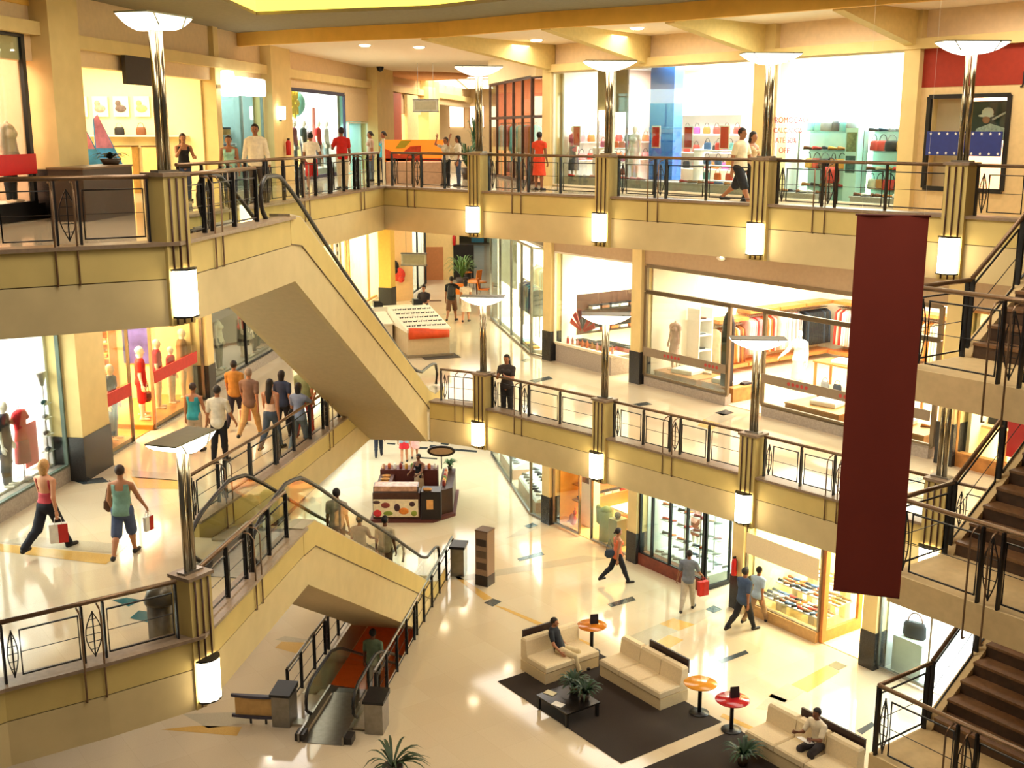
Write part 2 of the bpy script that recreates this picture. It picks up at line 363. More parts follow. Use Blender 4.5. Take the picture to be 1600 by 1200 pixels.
# blank wall section with the dark red fascia at the right end of the top level
block(FR, RR, 'wall_right', 13.0, .02, 13.6, 24, .4, 14.4, [M('#9a2c16', .7, var=.08)])
mb = MB().box(13.0, .03, Z2, 13.26, .4, 13.6).box(15.16, .03, Z2, 24, .4, 13.6).box(13.26, .03, 13.42, 15.16, .4, 13.6).box(13.26, .03, Z2, 15.16, .4, 11.46); struct(mb, 'wall_right', M('#dfc08a', .8, var=.05), FR(0), RR)
# ------------------------------------------------------------------ shop shells
def shell(frame, rot, x0, x1, z0, depth, walls, height=3.6, left=True, right=True, floor=None, y0=.3):
    mb = MB()
    mb.box(x0, depth, z0, x1, depth + .12, z0 + height)
    if left: mb.box(x0 - .04, y0, z0, x0 + .04, depth, z0 + height)
    if right: mb.box(x1 - .04, y0, z0, x1 + .04, depth, z0 + height)
    struct(mb, 'wall_back', walls, frame(0), rot)
    mb = MB().box(x0, y0, z0 + height, x1, depth + .1, z0 + height + .08); struct(mb, 'ceiling', WHITE, frame(0), rot)
    if floor: struct(MB().box(x0 + .05, .1, z0, x1 - .05, depth, z0 + .02), 'floor', floor, frame(0), rot)
def shoplight(frame, rot, x0, x1, z, depth, power, color=(1, .93, .82), y0=.5):
    xm, ym = (x0 + x1) / 2, (y0 + depth) / 2
    c = frame(xm, ym)
    area('shop_light', (c[0], c[1], z), abs(x1 - x0) * .85, (depth - y0) * .8, power * 1.9, color, (0, 0, rot))
WIN = [0]
def window(frame, rot, x0, x1, z0, z1, mull=(), bars=(), fm=None, label=None, y=.02, w=.05, mat=None):
    WIN[0] += 1
    o = bpy.data.objects.new('window_%d' % WIN[0], None); COL.objects.link(o); o.location = frame(0); o.rotation_euler = (0, 0, rot); o['kind'] = 'structure'
    MB().box(x0, y - .006, z0, x1, y + .006, z1).build('pane', mat or GLASS, o)
    mb = MB()
    for x in (x0, x1): mb.box(x - w / 2, y - .04, z0, x + w / 2, y + .04, z1)
    for z in (z0, z1): mb.box(x0, y - .04, z - w / 2, x1, y + .04, z + w / 2)
    for x in mull: mb.box(x - w / 2, y - .04, z0, x + w / 2, y + .04, z1)
    for z in bars: mb.box(x0, y - .04, z - w / 2, x1, y + .04, z + w / 2)
    mb.build('frame', fm or IRON, o)
    return o
# ------------------------------------------------------------------ railings, pillars, lamps
def railing(p0, p1, z, label, zrise=0.0, h=.83, rods=True, lens=True, bay=1.02, group=None, endlens=True, railm=None, y0=0.0, glass=False):
    """metal railing from plan point p0 to p1; the void lies to the right of the direction of travel"""
    dx, dy = p1[0] - p0[0], p1[1] - p0[1]; L = hypot(dx, dy); a = atan2(dy, dx)
    t = thing('railing', label, 'railing', (p0[0], p0[1], z), a, group)
    zz = lambda x: zrise * x / L
    MB().tube([(0, y0, h), (L, y0, h + zrise)], .033, 8).build('handrail', railm or BRASS, t)
    n = max(1, round(L / bay)); st = L / n
    def post(x, r=.026):
        m = MB(); zb = zz(x)
        m.box(x - .014, y0 - .05, zb - .02, x + .014, y0 + .02, zb + h - .1); m.box(x - .014, y0 - .05, zb + h - .12, x + .014, y0 + .012, zb + h - .03)
        m.build('post', IRON, t)
    def panel(x0, x1):
        m = MB(); a0, a1 = zz(x0), zz(x1)
        m.tube([(x0, y0 - .02, a0 + .07), (x1, y0 - .02, a1 + .07), (x1, y0 - .02, a1 + h - .15), (x0, y0 - .02, a0 + h - .15)], .016, 4, 0, True)
        pf = m.build('panel_frame', IRON, t)
        MB().tube([(x0, y0 - .02, a0 + h * .46), (x1, y0 - .02, a1 + h * .46)], .006, 4).build('cable', IRON, pf)
        if glass:
            MB().add([(x0, y0, a0 + .05), (x1, y0, a1 + .05), (x1, y0, a1 + h - .12), (x0, y0, a0 + h - .12)], [(0, 1, 2, 3)]).build('glass_panel', GLASS, t)
    def lensm(xc, w=.13):
        m = MB(); zb = zz(xc)
        for s in (-1, 1):
            m.tube([(xc + s * w * .8 * sin(pi * k / 8), y0 - .02, zb + .06 + (h - .2) * k / 8) for k in range(9)], .009, 4)
        m.tube([(xc, y0 - .02, zb + .05), (xc, y0 - .02, zb + h - .13)], .012, 4)
        for k in range(1, 6):
            q = sin(pi * k / 6) * w * .75; m.tube([(xc - q, y0 - .02, zb + .06 + (h - .2) * k / 6), (xc + q, y0 - .02, zb + .06 + (h - .2) * k / 6)], .006, 4)
        m.build('lens_ornament', IRON, t)
    x = 0.0
    mid = n // 2
    for i in range(n + 1):
        xp = i * st
        if lens and i == mid and n > 1:
            post(xp - .14); post(xp + .14); lensm(xp)
        elif i == 0: post(.03)
        elif i == n: post(L - .03)
        else: post(xp)
    for i in range(n):
        g0 = .19 if (lens and i == mid and n > 1) else .08
        g1 = .19 if (lens and i + 1 == mid and n > 1) else .08
        if endlens and i == 0 and st > .8: lensm(.14, .08); g0 = .24
        panel(i * st + g0, (i + 1) * st - g1)
    if rods:
        xm = (mid * st) - .2 if n > 1 else L / 2
        for q in (0, .26):
            m = MB().tube([(xm + q, y0 - .02, h - .04), (xm + q, y0 - .13, h - .06), (xm + q, y0 - .19, h - .15), (xm + q, y0 - .19, -.49), (xm + q, y0 - .14, -.49)], .014, 5)
            m.build('drop_rod', BRASS, t)
    return t
def inset(p0, p1, d=.08, c0=.0, c1=.0):
    dx, dy = p1[0] - p0[0], p1[1] - p0[1]; L = hypot(dx, dy); ux, uy = dx / L, dy / L
    return (p0[0] - uy * d + ux * c0, p0[1] + ux * d + uy * c0), (p1[0] - uy * d - ux * c1, p1[1] + ux * d - uy * c1)
LANT = EM('#ffedc4', 16)
BOWL = EM('#fff4dc', 7)
def pillar(p, a, zf):
    mb = MB(); zt = zf + 1.14; zb = zf - .79
    mb.box(-.2, -.15, zb, .2, .22, zt, 0); mb.box(-.23, -.18, zt, .23, .25, zt + .05, 1)
    for x in (-.12, 0, .12): mb.tube([(x, -.17, zb + .02), (x, -.17, zt - .02)], .015, 5, 2)
    struct(mb, 'column', [YEL, BROWNLEDGE, DKWOOD], (p[0], p[1], 0), a)
def lantern(p, a, zf, label):
    t = thing('wall_lantern', label, 'wall light', (p[0] + .17 * sin(a), p[1] - .17 * cos(a), zf - .36), a, 'glowing lanterns on the balcony pillars')
    mb = MB()
    for k in range(5):
        q = -pi * k / 4; mb.tube([(-.12 * cos(q), .10 * sin(q) - .03, -.3), (-.12 * cos(q), .10 * sin(q) - .03, .3)], .055, 8)
    mb.build('diffuser', LANT, t)
    for z in (-.31, .31):
        MB().loft([[(.2 * cos(-pi * k / 8), .17 * sin(-pi * k / 8) - .01, zz) for k in range(9)] for zz in (z - .012, z + .012)], 0, False).build('bracket', IRON, t)
def pole_lamp(p, a, zf, label, ba, hc=.55, hw=.2, dp=.19):
    z = zf + 1.19
    t = thing('pole_lamp', label, 'lamp', (p[0] - .04 * sin(a), p[1] + .04 * cos(a), z), a, 'pole lamps with boat-shaped bowls')
    for x in (-.055, .055): MB().tube([(x, 0, 0), (x, 0, 1.78)], .045, 12).build('pole', CHROME, t)
    MB().box(-.17, -.08, .0, .17, .08, .03).build('base_plate', STEEL, t)
    b = ba - a; rot = lambda x, y: (x * cos(b) - y * sin(b), x * sin(b) + y * cos(b))
    rings = []
    for yy in (-hw, hw):
        r = [rot(hc * (-1 + 2 * k / 12), yy) + (1.93 - dp * (1 - (-1 + 2 * k / 12) ** 2),) for k in range(13)]
        rings.append(r + [rot(hc * .97 * (1 - 2 * k / 4), yy) + (1.935,) for k in range(5)])
    MB().loft(rings, 0, False).build('bowl', BOWL, t)
    mb = MB()
    q = [rot(x, y) for x, y in ((-hc, -hw - .02), (hc, -hw - .02), (hc, hw + .02), (-hc, hw + .02))]
    mb.prism(q, 1.94, 1.96)
    for yy in (-hw - .01, hw + .01):
        for s in (-1, 1):
            c = rot(s * hc * .7, yy); mb.tube([(c[0], c[1], 1.945), rot(s * hc * .5, yy) + (1.93 - dp * .75,)], .01, 4)
    mb.build('top_plate', M('#6f6a4c', .4, .3, var=.1), t)
RP1 = EDGE1C[1:6]; RP2 = EDGE2B[4:9]
AR = atan2(-3.05, 2.75)
names = ['first', 'second', 'third', 'fourth', 'fifth']
wide = ['by the far corner', 'second from the far corner', 'third from the far corner', 'nearest the hanging banner']
for lev, zf, ps, lname in ((2, Z2, RP2, 'upper'), (1, Z1, RP1, 'middle')):
    for k, p in enumerate(ps):
        a = AR if k else radians(-41)
        if k == 0 and lev == 1: a = radians(-38)
        pillar(p, a, zf)
        if k < 4:
            lantern(p, a, zf, 'glowing fluted lantern on %s right balcony pillar, %s' % (lname, wide[k]))
            pole_lamp(p, a, zf, 'chrome pole lamp on %s right balcony pillar, %s' % (lname, wide[k]), radians(4 if lev == 2 else -4))
    a = radians(58); P = (-4.47, 15.15)
    pillar(P, a, zf)
    lantern(P, a, zf, 'glowing lantern on the %s left corner pillar nearest the camera' % lname)
    pole_lamp(P, a, zf, 'chrome pole lamp on the %s left corner pillar nearest the camera' % lname, radians(72), .5, .22, .17)
def rails(pts, zf, labels, c=.24, **kw):
    for i, lb in enumerate(labels):
        if not lb: continue
        a, b = inset(pts[i], pts[i + 1], .1, c, c); railing(a, b, zf + .31, lb, **kw)
rails(EDGE2B[3:9], Z2, ['dark railing on upper balcony from far corner to first pillar', 'dark railing bay between first and second pillars of upper right balcony',
      'dark railing bay between second and third pillars of upper right balcony', 'dark railing bay left of the banner on upper right balcony', 'dark railing bay at right edge of the upper balcony'])
rails(EDGE1C[0:6], Z1, ['short railing beside escalator foot on the middle balcony', 'railing bay by the woman at the rail on middle balcony', 'railing bay between second and third pillars of middle right balcony',
      'railing bay left of the banner on middle right balcony', 'railing bay behind the stair landing on the middle balcony'])
rails(EDGE1A[3:5], Z1, ['short railing on the curving near end of the middle left balcony'], c=.03, rods=False)
a, b = inset(EDGE1A[4], EDGE1A[6], .05, .03, .26); railing(a, b, Z1 + .31, 'railing with lens ornament on middle left balcony beside the grey litter bin', bay=1.25)
a, b = inset(EDGE2A[1], EDGE2A[2], .1, .0, .26); railing(a, b, Z2 + .31, 'railing left of the near pillar on the upper left balcony', bay=1.15)
a, b = inset(EDGE2A[0], EDGE2A[1], .1, .0, .03); railing(a, b, Z2 + .31, 'railing at the left edge of the picture on upper balcony', bay=1.2)
a, b = inset(FS(.35)[:2], FS(3.2)[:2], .1); railing(a, b, Z2 + .31, 'railing from near pillar to escalator entry on upper left balcony', bay=1.0, glass=True)
a, b = inset(FS(.35)[:2], FS(3.9)[:2], .1); railing(a, b, Z1 + .31, 'railing from near pillar to escalator entry on middle left balcony', bay=1.0)
for i, lb in enumerate(['railing bay beside the escalator top on upper left balcony', 'railing bay in front of the red-shirted man on upper left balcony', 'railing bay next to the far corner on upper left balcony']):
    a, b = inset(EDGE2B[i], EDGE2B[i + 1], .1, .02, .02); railing(a, b, Z2 + .31, lb, bay=.85)
for i, lb in enumerate(['railing bay beside the down escalator on middle left balcony', 'railing bay beside the strolling crowd on middle left balcony']):
    a, b = inset(EDGE1B[i], EDGE1B[i + 1], .1, .02, .02); railing(a, b, Z1 + .31, lb, bay=1.1, glass=True)
# rails round the escalator well on the ground floor
a, b = FS(8.6, -.06)[:2], FS(17.3, -.06)[:2]; railing(a, b, .02, 'long steel railing along the right side of the ground floor escalator well', h=.95, rods=False, bay=1.0, railm=STEEL)
a, b = FS(14.2, 1.9)[:2], FS(8.45, 1.9)[:2]; railing(a, b, .02, 'steel railing along the left side of the ground floor escalator well', h=.95, rods=False, bay=1.0, railm=STEEL)
# ------------------------------------------------------------------ escalators
RUBBER = M('#26211f', .4, var=.1); DECK = M('#b9ad97', .3, .6, var=.08, scale=20); STEPM = M('#5d5a55', .4, .6, var=.2, scale=30)
ESCG = glass_mat('#eef2e2', .9)
def escalator(ztop, label, hand, s_in, s_out, panel_top, panel_bot, clad=True, slope=.56, s_top=4.9, drop=5.5, open_end=True):
    t = thing('escalator', label, 'escalator', FS(0, 0, 0), RS)
    zs = lambda s: ztop - max(0, min(drop, slope * (s - s_top)))
    s_bot = s_top + drop / slope
    left_top = [(panel_top[0][0], ztop + .03), (panel_top[1][0] + .7, panel_top[1][1] - .4)] + panel_top[2:]
    if clad:
        poly = panel_top + panel_bot[::-1]
        for nm, y0, y1 in (('side_panel', -.05, .05), ('side_panel', 1.55, 1.65)):
            m = MB().slabxz(poly if y0 < 1 else left_top + panel_bot[::-1], y0, y1, 0); m.build(nm, YEL2, t)
        sm = [(s, z) for s, z in zip([p[0] for p in panel_bot], [p[1] for p in panel_bot])]
        mb = MB(); b0 = panel_bot
        for i in range(len(b0) - 1):
            mb.slabxz([(b0[i][0], b0[i][1] + .0), (b0[i + 1][0], b0[i + 1][1]), (b0[i + 1][0], b0[i + 1][1] + .06), (b0[i][0], b0[i][1] + .06)], .05, 1.55)
        mb.build('soffit', M('#c9b48c', .8, var=.04), t)
        up = MB().slabxz([(s, z + .0) for s, z in panel_top] + [(s, z - .47) for s, z in panel_top[::-1]], -.066, -.05); up.build('upper_cladding', YEL, t)
        mb = MB(); mb.tube([(s, -.06, z - .48) for s, z in panel_top], .012, 4); mb.build('seam', SEAM, t)
    for y0 in (-.06, 1.3):
        m = MB(); dk = panel_top if y0 < 1 else left_top
        for i in range(len(dk) - 1):
            m.slabxz([(dk[i][0], dk[i][1] - .02), (dk[i + 1][0], dk[i + 1][1] - .02), (dk[i + 1][0], dk[i + 1][1] + .025), (dk[i][0], dk[i][1] + .025)], y0, y0 + .36)
        m.build('deck', DECK, t)
    for y in (.15, 1.2):
        hp = [(s, y, z) for s, z in hand]
        pts = [hp[0]]
        for i in range(1, len(hp) - 1):
            a, b, c = map(np.array, (hp[i - 1], hp[i], hp[i + 1]))
            for q in (.25, .75): pts.append(tuple((a * (1 - (.5 + q / 2)) + b * (.5 + q / 2)) if q == .25 else (b * .62 + (b * .7 + c * .3) * .38)))
        pts.append(hp[-1])
        MB().tube(pts, .038, 8).build('handrail', RUBBER, t)
        lo = [(s, max(zs(s), -9) + .12) for s in [p[0] for p in hand]]
        m = MB()
        for i in range(len(hand) - 1):
            if hand[i + 1][0] <= hand[i][0] + .02: continue
            m.add([(hand[i][0], y, min(lo[i][1], hand[i][1])), (hand[i + 1][0], y, min(lo[i + 1][1], hand[i + 1][1])), (hand[i + 1][0], y, hand[i + 1][1]), (hand[i][0], y, hand[i][1])], [(0, 1, 2, 3)])
        m.build('glass_balustrade', ESCG, t)
        sk = MB()
        m2 = [(s_in, ztop), (s_top, ztop), (s_bot, ztop - drop), (s_out, ztop - drop)]
        for i in range(3):
            sk.slabxz([(m2[i][0], m2[i][1]), (m2[i + 1][0], m2[i + 1][1]), (m2[i + 1][0], m2[i + 1][1] + .2), (m2[i][0], m2[i][1] + .2)], y - .02 if y > 1 else y + .1, y + .02 if y > 1 else y + .06)
        sk.build('skirt', STEEL, t)
    mb = MB(); n = int((s_bot - s_top) / .36)
    for i in range(n + 1):
        s = s_top + i * .36; z = zs(s + .1)
        mb.box(s, .24, z - .22, s + .37, 1.12, z)
    mb.build('steps', STEPM, t)
    mb = MB().box(s_in, .24, ztop, s_top + .02, 1.12, ztop + .012); mb.build('landing_plate', STEEL, t)
    mb = MB().box(s_bot, .24, ztop - drop, s_out, 1.12, ztop - drop + .012); mb.build('landing_plate', STEEL, t)
    for y in (.15, 1.2):
        MB().box(s_in + .05, y - .1, ztop, s_in + .34, y + .1, ztop + .16).build('newel_base', RUBBER, t)
    return t
hA = [(3.75, 11.3), (3.55, 11.5), (3.55, 11.8), (3.75, 11.98), (4.4, 11.99), (5.1, 11.66), (7.6, 10.15), (10.4, 8.58), (13.4, 6.9), (14.5, 6.5), (15.6, 6.48), (16.3, 6.4), (16.5, 6.1), (16.35, 5.8)]
escalator(Z2, 'yellow-clad escalator descending from the upper to the middle floor', hA, 3.3, 16.3, [(4.3, 11.33), (4.85, 11.25), (14.55, 6.02), (15.3, 5.75), (16.4, 5.72)], [(4.3, 10.21), (4.45, 10.21), (14.3, 4.7), (14.9, 4.62), (16.4, 5.5)])
hB = [(2.75, 5.75), (2.45, 5.95), (2.45, 6.3), (2.8, 6.5), (4.0, 6.72), (4.8, 6.62), (5.55, 6.27), (8.0, 4.9), (11.1, 3.25), (14.0, 1.62), (14.8, 1.25), (15.8, 1.17), (16.3, 1.05), (16.45, .75), (16.3, .5)]
escalator(Z1, 'yellow-clad escalator descending from the middle floor to the ground floor', hB, 2.7, 16.4, [(4.3, 5.8), (4.95, 5.75), (14.2, .82), (15.2, .42), (16.4, .4)], [(4.3, 4.72), (4.45, 4.72), (12.9, .02), (16.4, .02)])
hC = [(7.9, .22), (7.62, .42), (7.62, .75), (7.9, .95), (9.4, .97), (10.1, .75), (12.0, -.35), (18, -3.7), (20, -4.6)]
escalator(0.0, 'escalator sinking through the ground floor well to the basement', hC, 7.05, 20.5, [(7.7, .06), (9.3, .06), (18.9, -5.3), (20.0, -5.4)], [], clad=False, s_top=9.3)
for y, lb in ((-.3, 'squat steel cabinet with black lid at right of the basement escalator'), (1.78, 'squat steel cabinet with black lid between sign board and basement escalator')):
    t = thing('cabinet', lb, 'cabinet', FS(7.85, y, 0), RS)
    MB().box(-.26, -.2, 0, .26, .2, .72).build('body', STEEL, t); MB().slabxz([(-.3, .72), (.3, .72), (.3, .84), (-.3, .78)], -.23, .23).build('lid', BLACK, t)
for y, s, lb in ((-.33, 16.9, 'steel cabinet at the ground floor foot of the yellow escalator'),):
    t = thing('cabinet', lb, 'cabinet', FS(s, y, 0), RS)
    MB().box(-.26, -.2, 0, .26, .2, .85).build('body', STEEL, t); MB().box(-.3, -.23, .85, .3, .23, .93).build('lid', BLACK, t)
t = thing('sign_board', 'tan notice board with dark curved bars beside the basement escalator', 'sign', (-5.55, 23.0, 0), radians(-6))
MB().box(-.5, -.015, .22, .48, .015, .66).build('board', M('#c39a5c', .6, var=.12, scale=6), t)
for z in (.2, .68):
    MB().loft([[(-.58 + 1.12 * k / 8, -.03 - .05 * sin(pi * k / 8), z - .03), (-.58 + 1.12 * k / 8, .03, z - .03), (-.58 + 1.12 * k / 8, .03, z + .03), (-.58 + 1.12 * k / 8, -.03 - .05 * sin(pi * k / 8), z + .03)] for k in range(9)], 0, False).build('bar', M('#3c3a48', .4, var=.1), t)
MB().box(-.2, .03, 0, -.16, .07, .66).box(.14, .03, 0, .18, .07, .66).build('stand', BLACK, t)
# basement under the well
mb = MB(); b = [FS(6, -3)[:2], FS(26, -3)[:2], FS(26, 5)[:2], FS(6, 5)[:2]]
mb.prism(b, -5.7, -5.5, 0); struct(mb, 'floor', M('#c07038', .3, var=.1))
mb = MB()
for i in range(4):
    p, q = b[i], b[(i + 1) % 4]; dx, dy = q[0] - p[0], q[1] - p[1]; l = hypot(dx, dy); nx, ny = -dy / l * .1, dx / l * .1
    mb.prism([p, q, (q[0] + nx, q[1] + ny), (p[0] + nx, p[1] + ny)], -5.5, -.7)
struct(mb, 'wall_basement', M('#c2642c', .7, var=.1))
mb = MB()
mb.prism([FS(W0, -.05)[:2], FS(W1, -.05)[:2], FS(W1, 0)[:2], FS(W0, 0)[:2]], -.75, .01)
mb.prism([FS(W0, WY)[:2], FS(W1, WY)[:2], FS(W1, WY + .05)[:2], FS(W0, WY + .05)[:2]], -.75, .01)
struct(mb, 'trim_9', CREAM)
t = thing('door_frame', 'dark frame on the orange basement wall glimpsed under the escalator', 'frame', FS(17.4, .1, -5.5), RS)
MB().box(-.05, 0, 0, .05, .12, 2.6).box(-.05, .12, 0, .05, 1.5, .12).build('bar', BLACK, t)
area('basement_light', FS(16, 1, -.8), 3, 1, 260, (1, .62, .3))
# ------------------------------------------------------------------ stair tower at the right
CT = (5.2, 14.75)
def FT(x, y, z=0.0): return (CT[0] + E1[0] * x + NN[0] * y, CT[1] + E1[1] * x + NN[1] * y, z)
TREAD = M('#7d5a3c', .35, var=.2, scale=14); RISER = M('#4b3626', .5, var=.2); STR = M('#d2b684', .7, var=.06)
for zf, nm, off in ((9.7, 'top', 0.0), (6.85, 'middle', 0.0), (4.08, 'lowest', -.1)):
    t = thing('staircase', 'brown stair flight and yellow landing at right, %s of the three' % nm, 'stairs', FT(off, 0, zf), RR, 'stair flights at the right')
    MB().box(-.05, -.05, -.42, 5, 1.25, 0).build('landing', STR, t)
    MB().slabyz([(1.2, 0), (1.2, -.3), (4.6, 2.1), (4.6, 2.45), (1.3, .16)], -.06, .1).build('stringer', STR, t)
    for i in range(11):
        y0 = 1.25 + .3 * i; z0 = .175 * (i + 1) * 1.2
        m = MB().box(.1, y0 - .02, z0 - .04, 5, y0 + .32, z0, 0); m.box(.1, y0, z0 - .21, 5, y0 + .02, z0 - .04, 1); m.build('step', [TREAD, RISER], t)
    mb = MB().add([(.1, 1.25, -.3), (5, 1.25, -.3), (5, 4.6, 2.0), (.1, 4.6, 2.0)], [(0, 1, 2, 3)]); mb.build('soffit', STR, t)
    lab = {'top': 'topmost', 'middle': 'middle', 'lowest': 'lowest'}[nm]
    # railing() expects the void on the right of travel
    railing(FT(off, 1.2)[:2], FT(off, 0)[:2], zf + .02, 'dark side railing on the %s stair landing' % lab, h=1.03, rods=False, lens=False, endlens=False, bay=1.1)
    railing(FT(off, 0)[:2], FT(off + 4.2, 0)[:2], zf + .02, 'dark front railing with lens ornament on the %s stair landing' % lab, h=1.03, rods=True, lens=True, bay=1.35)
    railing(FT(off, 4.6)[:2], FT(off, 1.25)[:2], zf + 2.45, 'sloping railing climbing the %s stair flight' % lab, zrise=-2.4, h=1.03, rods=False, lens=False, endlens=False, bay=1.2)
struct(MB().box(-.3, 4.55, 11.7, 6, 7.5, 12.1), 'floor', STR, FT(0, 0), RR)
# ------------------------------------------------------------------ banner
B0, B1 = (3.88, 13.05), (4.6, 12.8)
a = atan2(B1[1] - B0[1], B1[0] - B0[0]); Lb = hypot(B1[0] - B0[0], B1[1] - B0[1]) * 1.0
t = thing('banner', 'long dark red cloth banner hanging in the atrium before the stairs', 'banner', (B0[0], B0[1], 7.3), a)
mb = MB(); rows = 24
for side, y in ((0, .004), (1, -.004)):
    v = [(Lb * i / 6, y + .012 * sin(i * 1.3 + k * .25), 4.5 * k / rows) for k in range(rows + 1) for i in range(7)]
    f = [(k * 7 + i, k * 7 + i + 1, (k + 1) * 7 + i + 1, (k + 1) * 7 + i) for k in range(rows) for i in range(6)]
    mb.add(v, f if side else [q[::-1] for q in f], 0, True)
mb.build('cloth', M('#7e2c1d', .8, var=.05, scale=1.5), t)
MB().tube([(-.02, 0, 4.5), (Lb + .02, 0, 4.5)], .012, 6).build('top_rod', M('#5a1c16', .5), t)
MB().tube([(-.0, 0, .0), (Lb, 0, .0)], .01, 6).build('bottom_rod', M('#5a1c16', .5), t)
for x in (.05, Lb - .05): MB().tube([(x, 0, 4.5), (x, 0, 8.7)], .0009, 4).build('wire', CREAM, t)
# ------------------------------------------------------------------ people and mannequins: smooth blended bodies
class Field:
    def __init__(s, lo, hi, h):
        s.lo = np.array(lo, float); s.h = h
        s.n = [max(4, int(math.ceil((hi[i] - lo[i]) / h)) + 1) for i in range(3)]
        s.ax = [s.lo[i] + h * np.arange(s.n[i]) for i in range(3)]
        s.V = np.full(s.n, 1.0)
    def _sl(s, lo, hi):
        r = []
        for i in range(3):
            a = max(0, int((lo[i] - s.lo[i]) / s.h)); b = min(s.n[i], int((hi[i] - s.lo[i]) / s.h) + 2)
            if b <= a: return None
            r.append(slice(a, b))
        return tuple(r)
    def cap(s, a, b, r1, r2, k=.03, sx=1.0, sy=1.0):
        a = np.array(a, float); b = np.array(b, float); R = max(r1, r2) + k + 2.5 * s.h
        m = np.array((R * sx, R * sy, R)); sl = s._sl(np.minimum(a, b) - m, np.maximum(a, b) + m)
        if sl is None: return
        X, Y, Z = np.meshgrid(s.ax[0][sl[0]], s.ax[1][sl[1]], s.ax[2][sl[2]], indexing='ij')
        px, py, pz = (X - a[0]) / sx, (Y - a[1]) / sy, Z - a[2]
        d = np.array(((b[0] - a[0]) / sx, (b[1] - a[1]) / sy, b[2] - a[2])); dd = d.dot(d) + 1e-9
        t = np.clip((px * d[0] + py * d[1] + pz * d[2]) / dd, 0, 1)
        D = np.sqrt((px - t * d[0]) ** 2 + (py - t * d[1]) ** 2 + (pz - t * d[2]) ** 2) - (r1 + (r2 - r1) * t)
        D *= min(1.0, (sx + sy) / 2)
        A = s.V[sl]; hh = np.clip(.5 + .5 * (A - D) / k, 0, 1)
        s.V[sl] = A + (D - A) * hh - k * hh * (1 - hh)
    def ell(s, c, r, k=.02):
        m = max(r); s.cap(c, (c[0], c[1], c[2] + 1e-4), r[2], r[2], k, r[0] / r[2], r[1] / r[2])
    def clip(s, f):
        X, Y, Z = np.meshgrid(*s.ax, indexing='ij'); s.V = np.maximum(s.V, f(X, Y, Z))
    def mesh(s):
        V = s.V; S = V < 0; n = s.n; m = [k - 1 for k in n]
        c = np.zeros(m, np.int8); corners = [(i, j, k) for i in (0, 1) for j in (0, 1) for k in (0, 1)]
        cv = {}
        for q in corners:
            sl = tuple(slice(q[i], q[i] + m[i]) for i in range(3)); c += S[sl]; cv[q] = V[sl]
        act = (c > 0) & (c < 8); I = np.argwhere(act)
        if len(I) == 0: return [], []
        vals = {q: cv[q][act] for q in corners}
        P = np.zeros((len(I), 3)); C = np.zeros(len(I))
        for q in corners:
            for ax in range(3):
                if q[ax]: continue
                q2 = list(q); q2[ax] = 1; a, b = vals[q], vals[tuple(q2)]
                cr = (a < 0) != (b < 0); t = np.where(cr, a / np.where(a == b, 1, a - b), 0)
                e = np.tile(np.array(q, float), (len(I), 1)); e[:, ax] += t
                P[cr] += e[cr]; C[cr] += 1
        P = (P / C[:, None] + I) * s.h + s.lo
        idx = np.full(m, -1, int); idx[act] = np.arange(len(I)); Fq = []
        for ax in range(3):
            b, d = (ax + 1) % 3, (ax + 2) % 3
            s0 = [slice(1, m[i]) for i in range(3)]; s0[ax] = slice(0, m[ax])
            A = S[tuple(s0)]; s1 = list(s0); s1[ax] = slice(1, m[ax] + 1); B = S[tuple(s1)]
            E = np.argwhere(A != B)
            if len(E) == 0: continue
            flip = A[tuple(E.T)]
            off = np.ones(3, int); off[ax] = 0; E = E + off
            def g(db, dd_):
                Q = E.copy(); Q[:, b] -= db; Q[:, d] -= dd_; return idx[tuple(Q.T)]
            q = np.stack([g(1, 1), g(0, 1), g(0, 0), g(1, 0)], 1)
            q[~flip] = q[~flip][:, ::-1]; Fq.append(q)
        return P.tolist(), np.concatenate(Fq).tolist()
_hand = {}
def hand(side):
    """relaxed hand: palm, four unequal bent fingers and a thumb; fingers along -z, palm facing the body"""
    if side in _hand: return _hand[side]
    f = Field((-.07, -.07, -.22), (.05, .08, .03), .0065)
    f.cap((0, -.022, -.03), (0, -.026, -.085), .016, .014, .012); f.cap((0, .018, -.03), (0, .026, -.088), .017, .014, .012); f.cap((0, 0, .02), (0, 0, -.06), .022, .018, .012)
    for y, l, c in ((-.034, .060, .030), (-.012, .078, .026), (.011, .085, .022), (.033, .074, .018)):
        a = (0, y, -.088); b = (-c * .25, y, -.088 - l * .45); d = (-c * .8, y * .95, -.088 - l * .78); e = (-c * 1.5, y * .9, -.088 - l)
        f.cap(a, b, .0105, .0098, .004); f.cap(b, d, .0098, .009, .003); f.cap(d, e, .009, .0078, .003)
    f.cap((-.006, .026, -.03), (-.022, .05, -.065), .013, .011, .008); f.cap((-.022, .05, -.065), (-.032, .056, -.098), .011, .009, .004)
    v, q = f.mesh(); v = np.array(v)
    if side < 0: v = v * np.array((-1, 1, 1)); q = [w[::-1] for w in q]
    _hand[side] = (v, q); return _hand[side]
V3 = lambda *a: np.array(a, float)
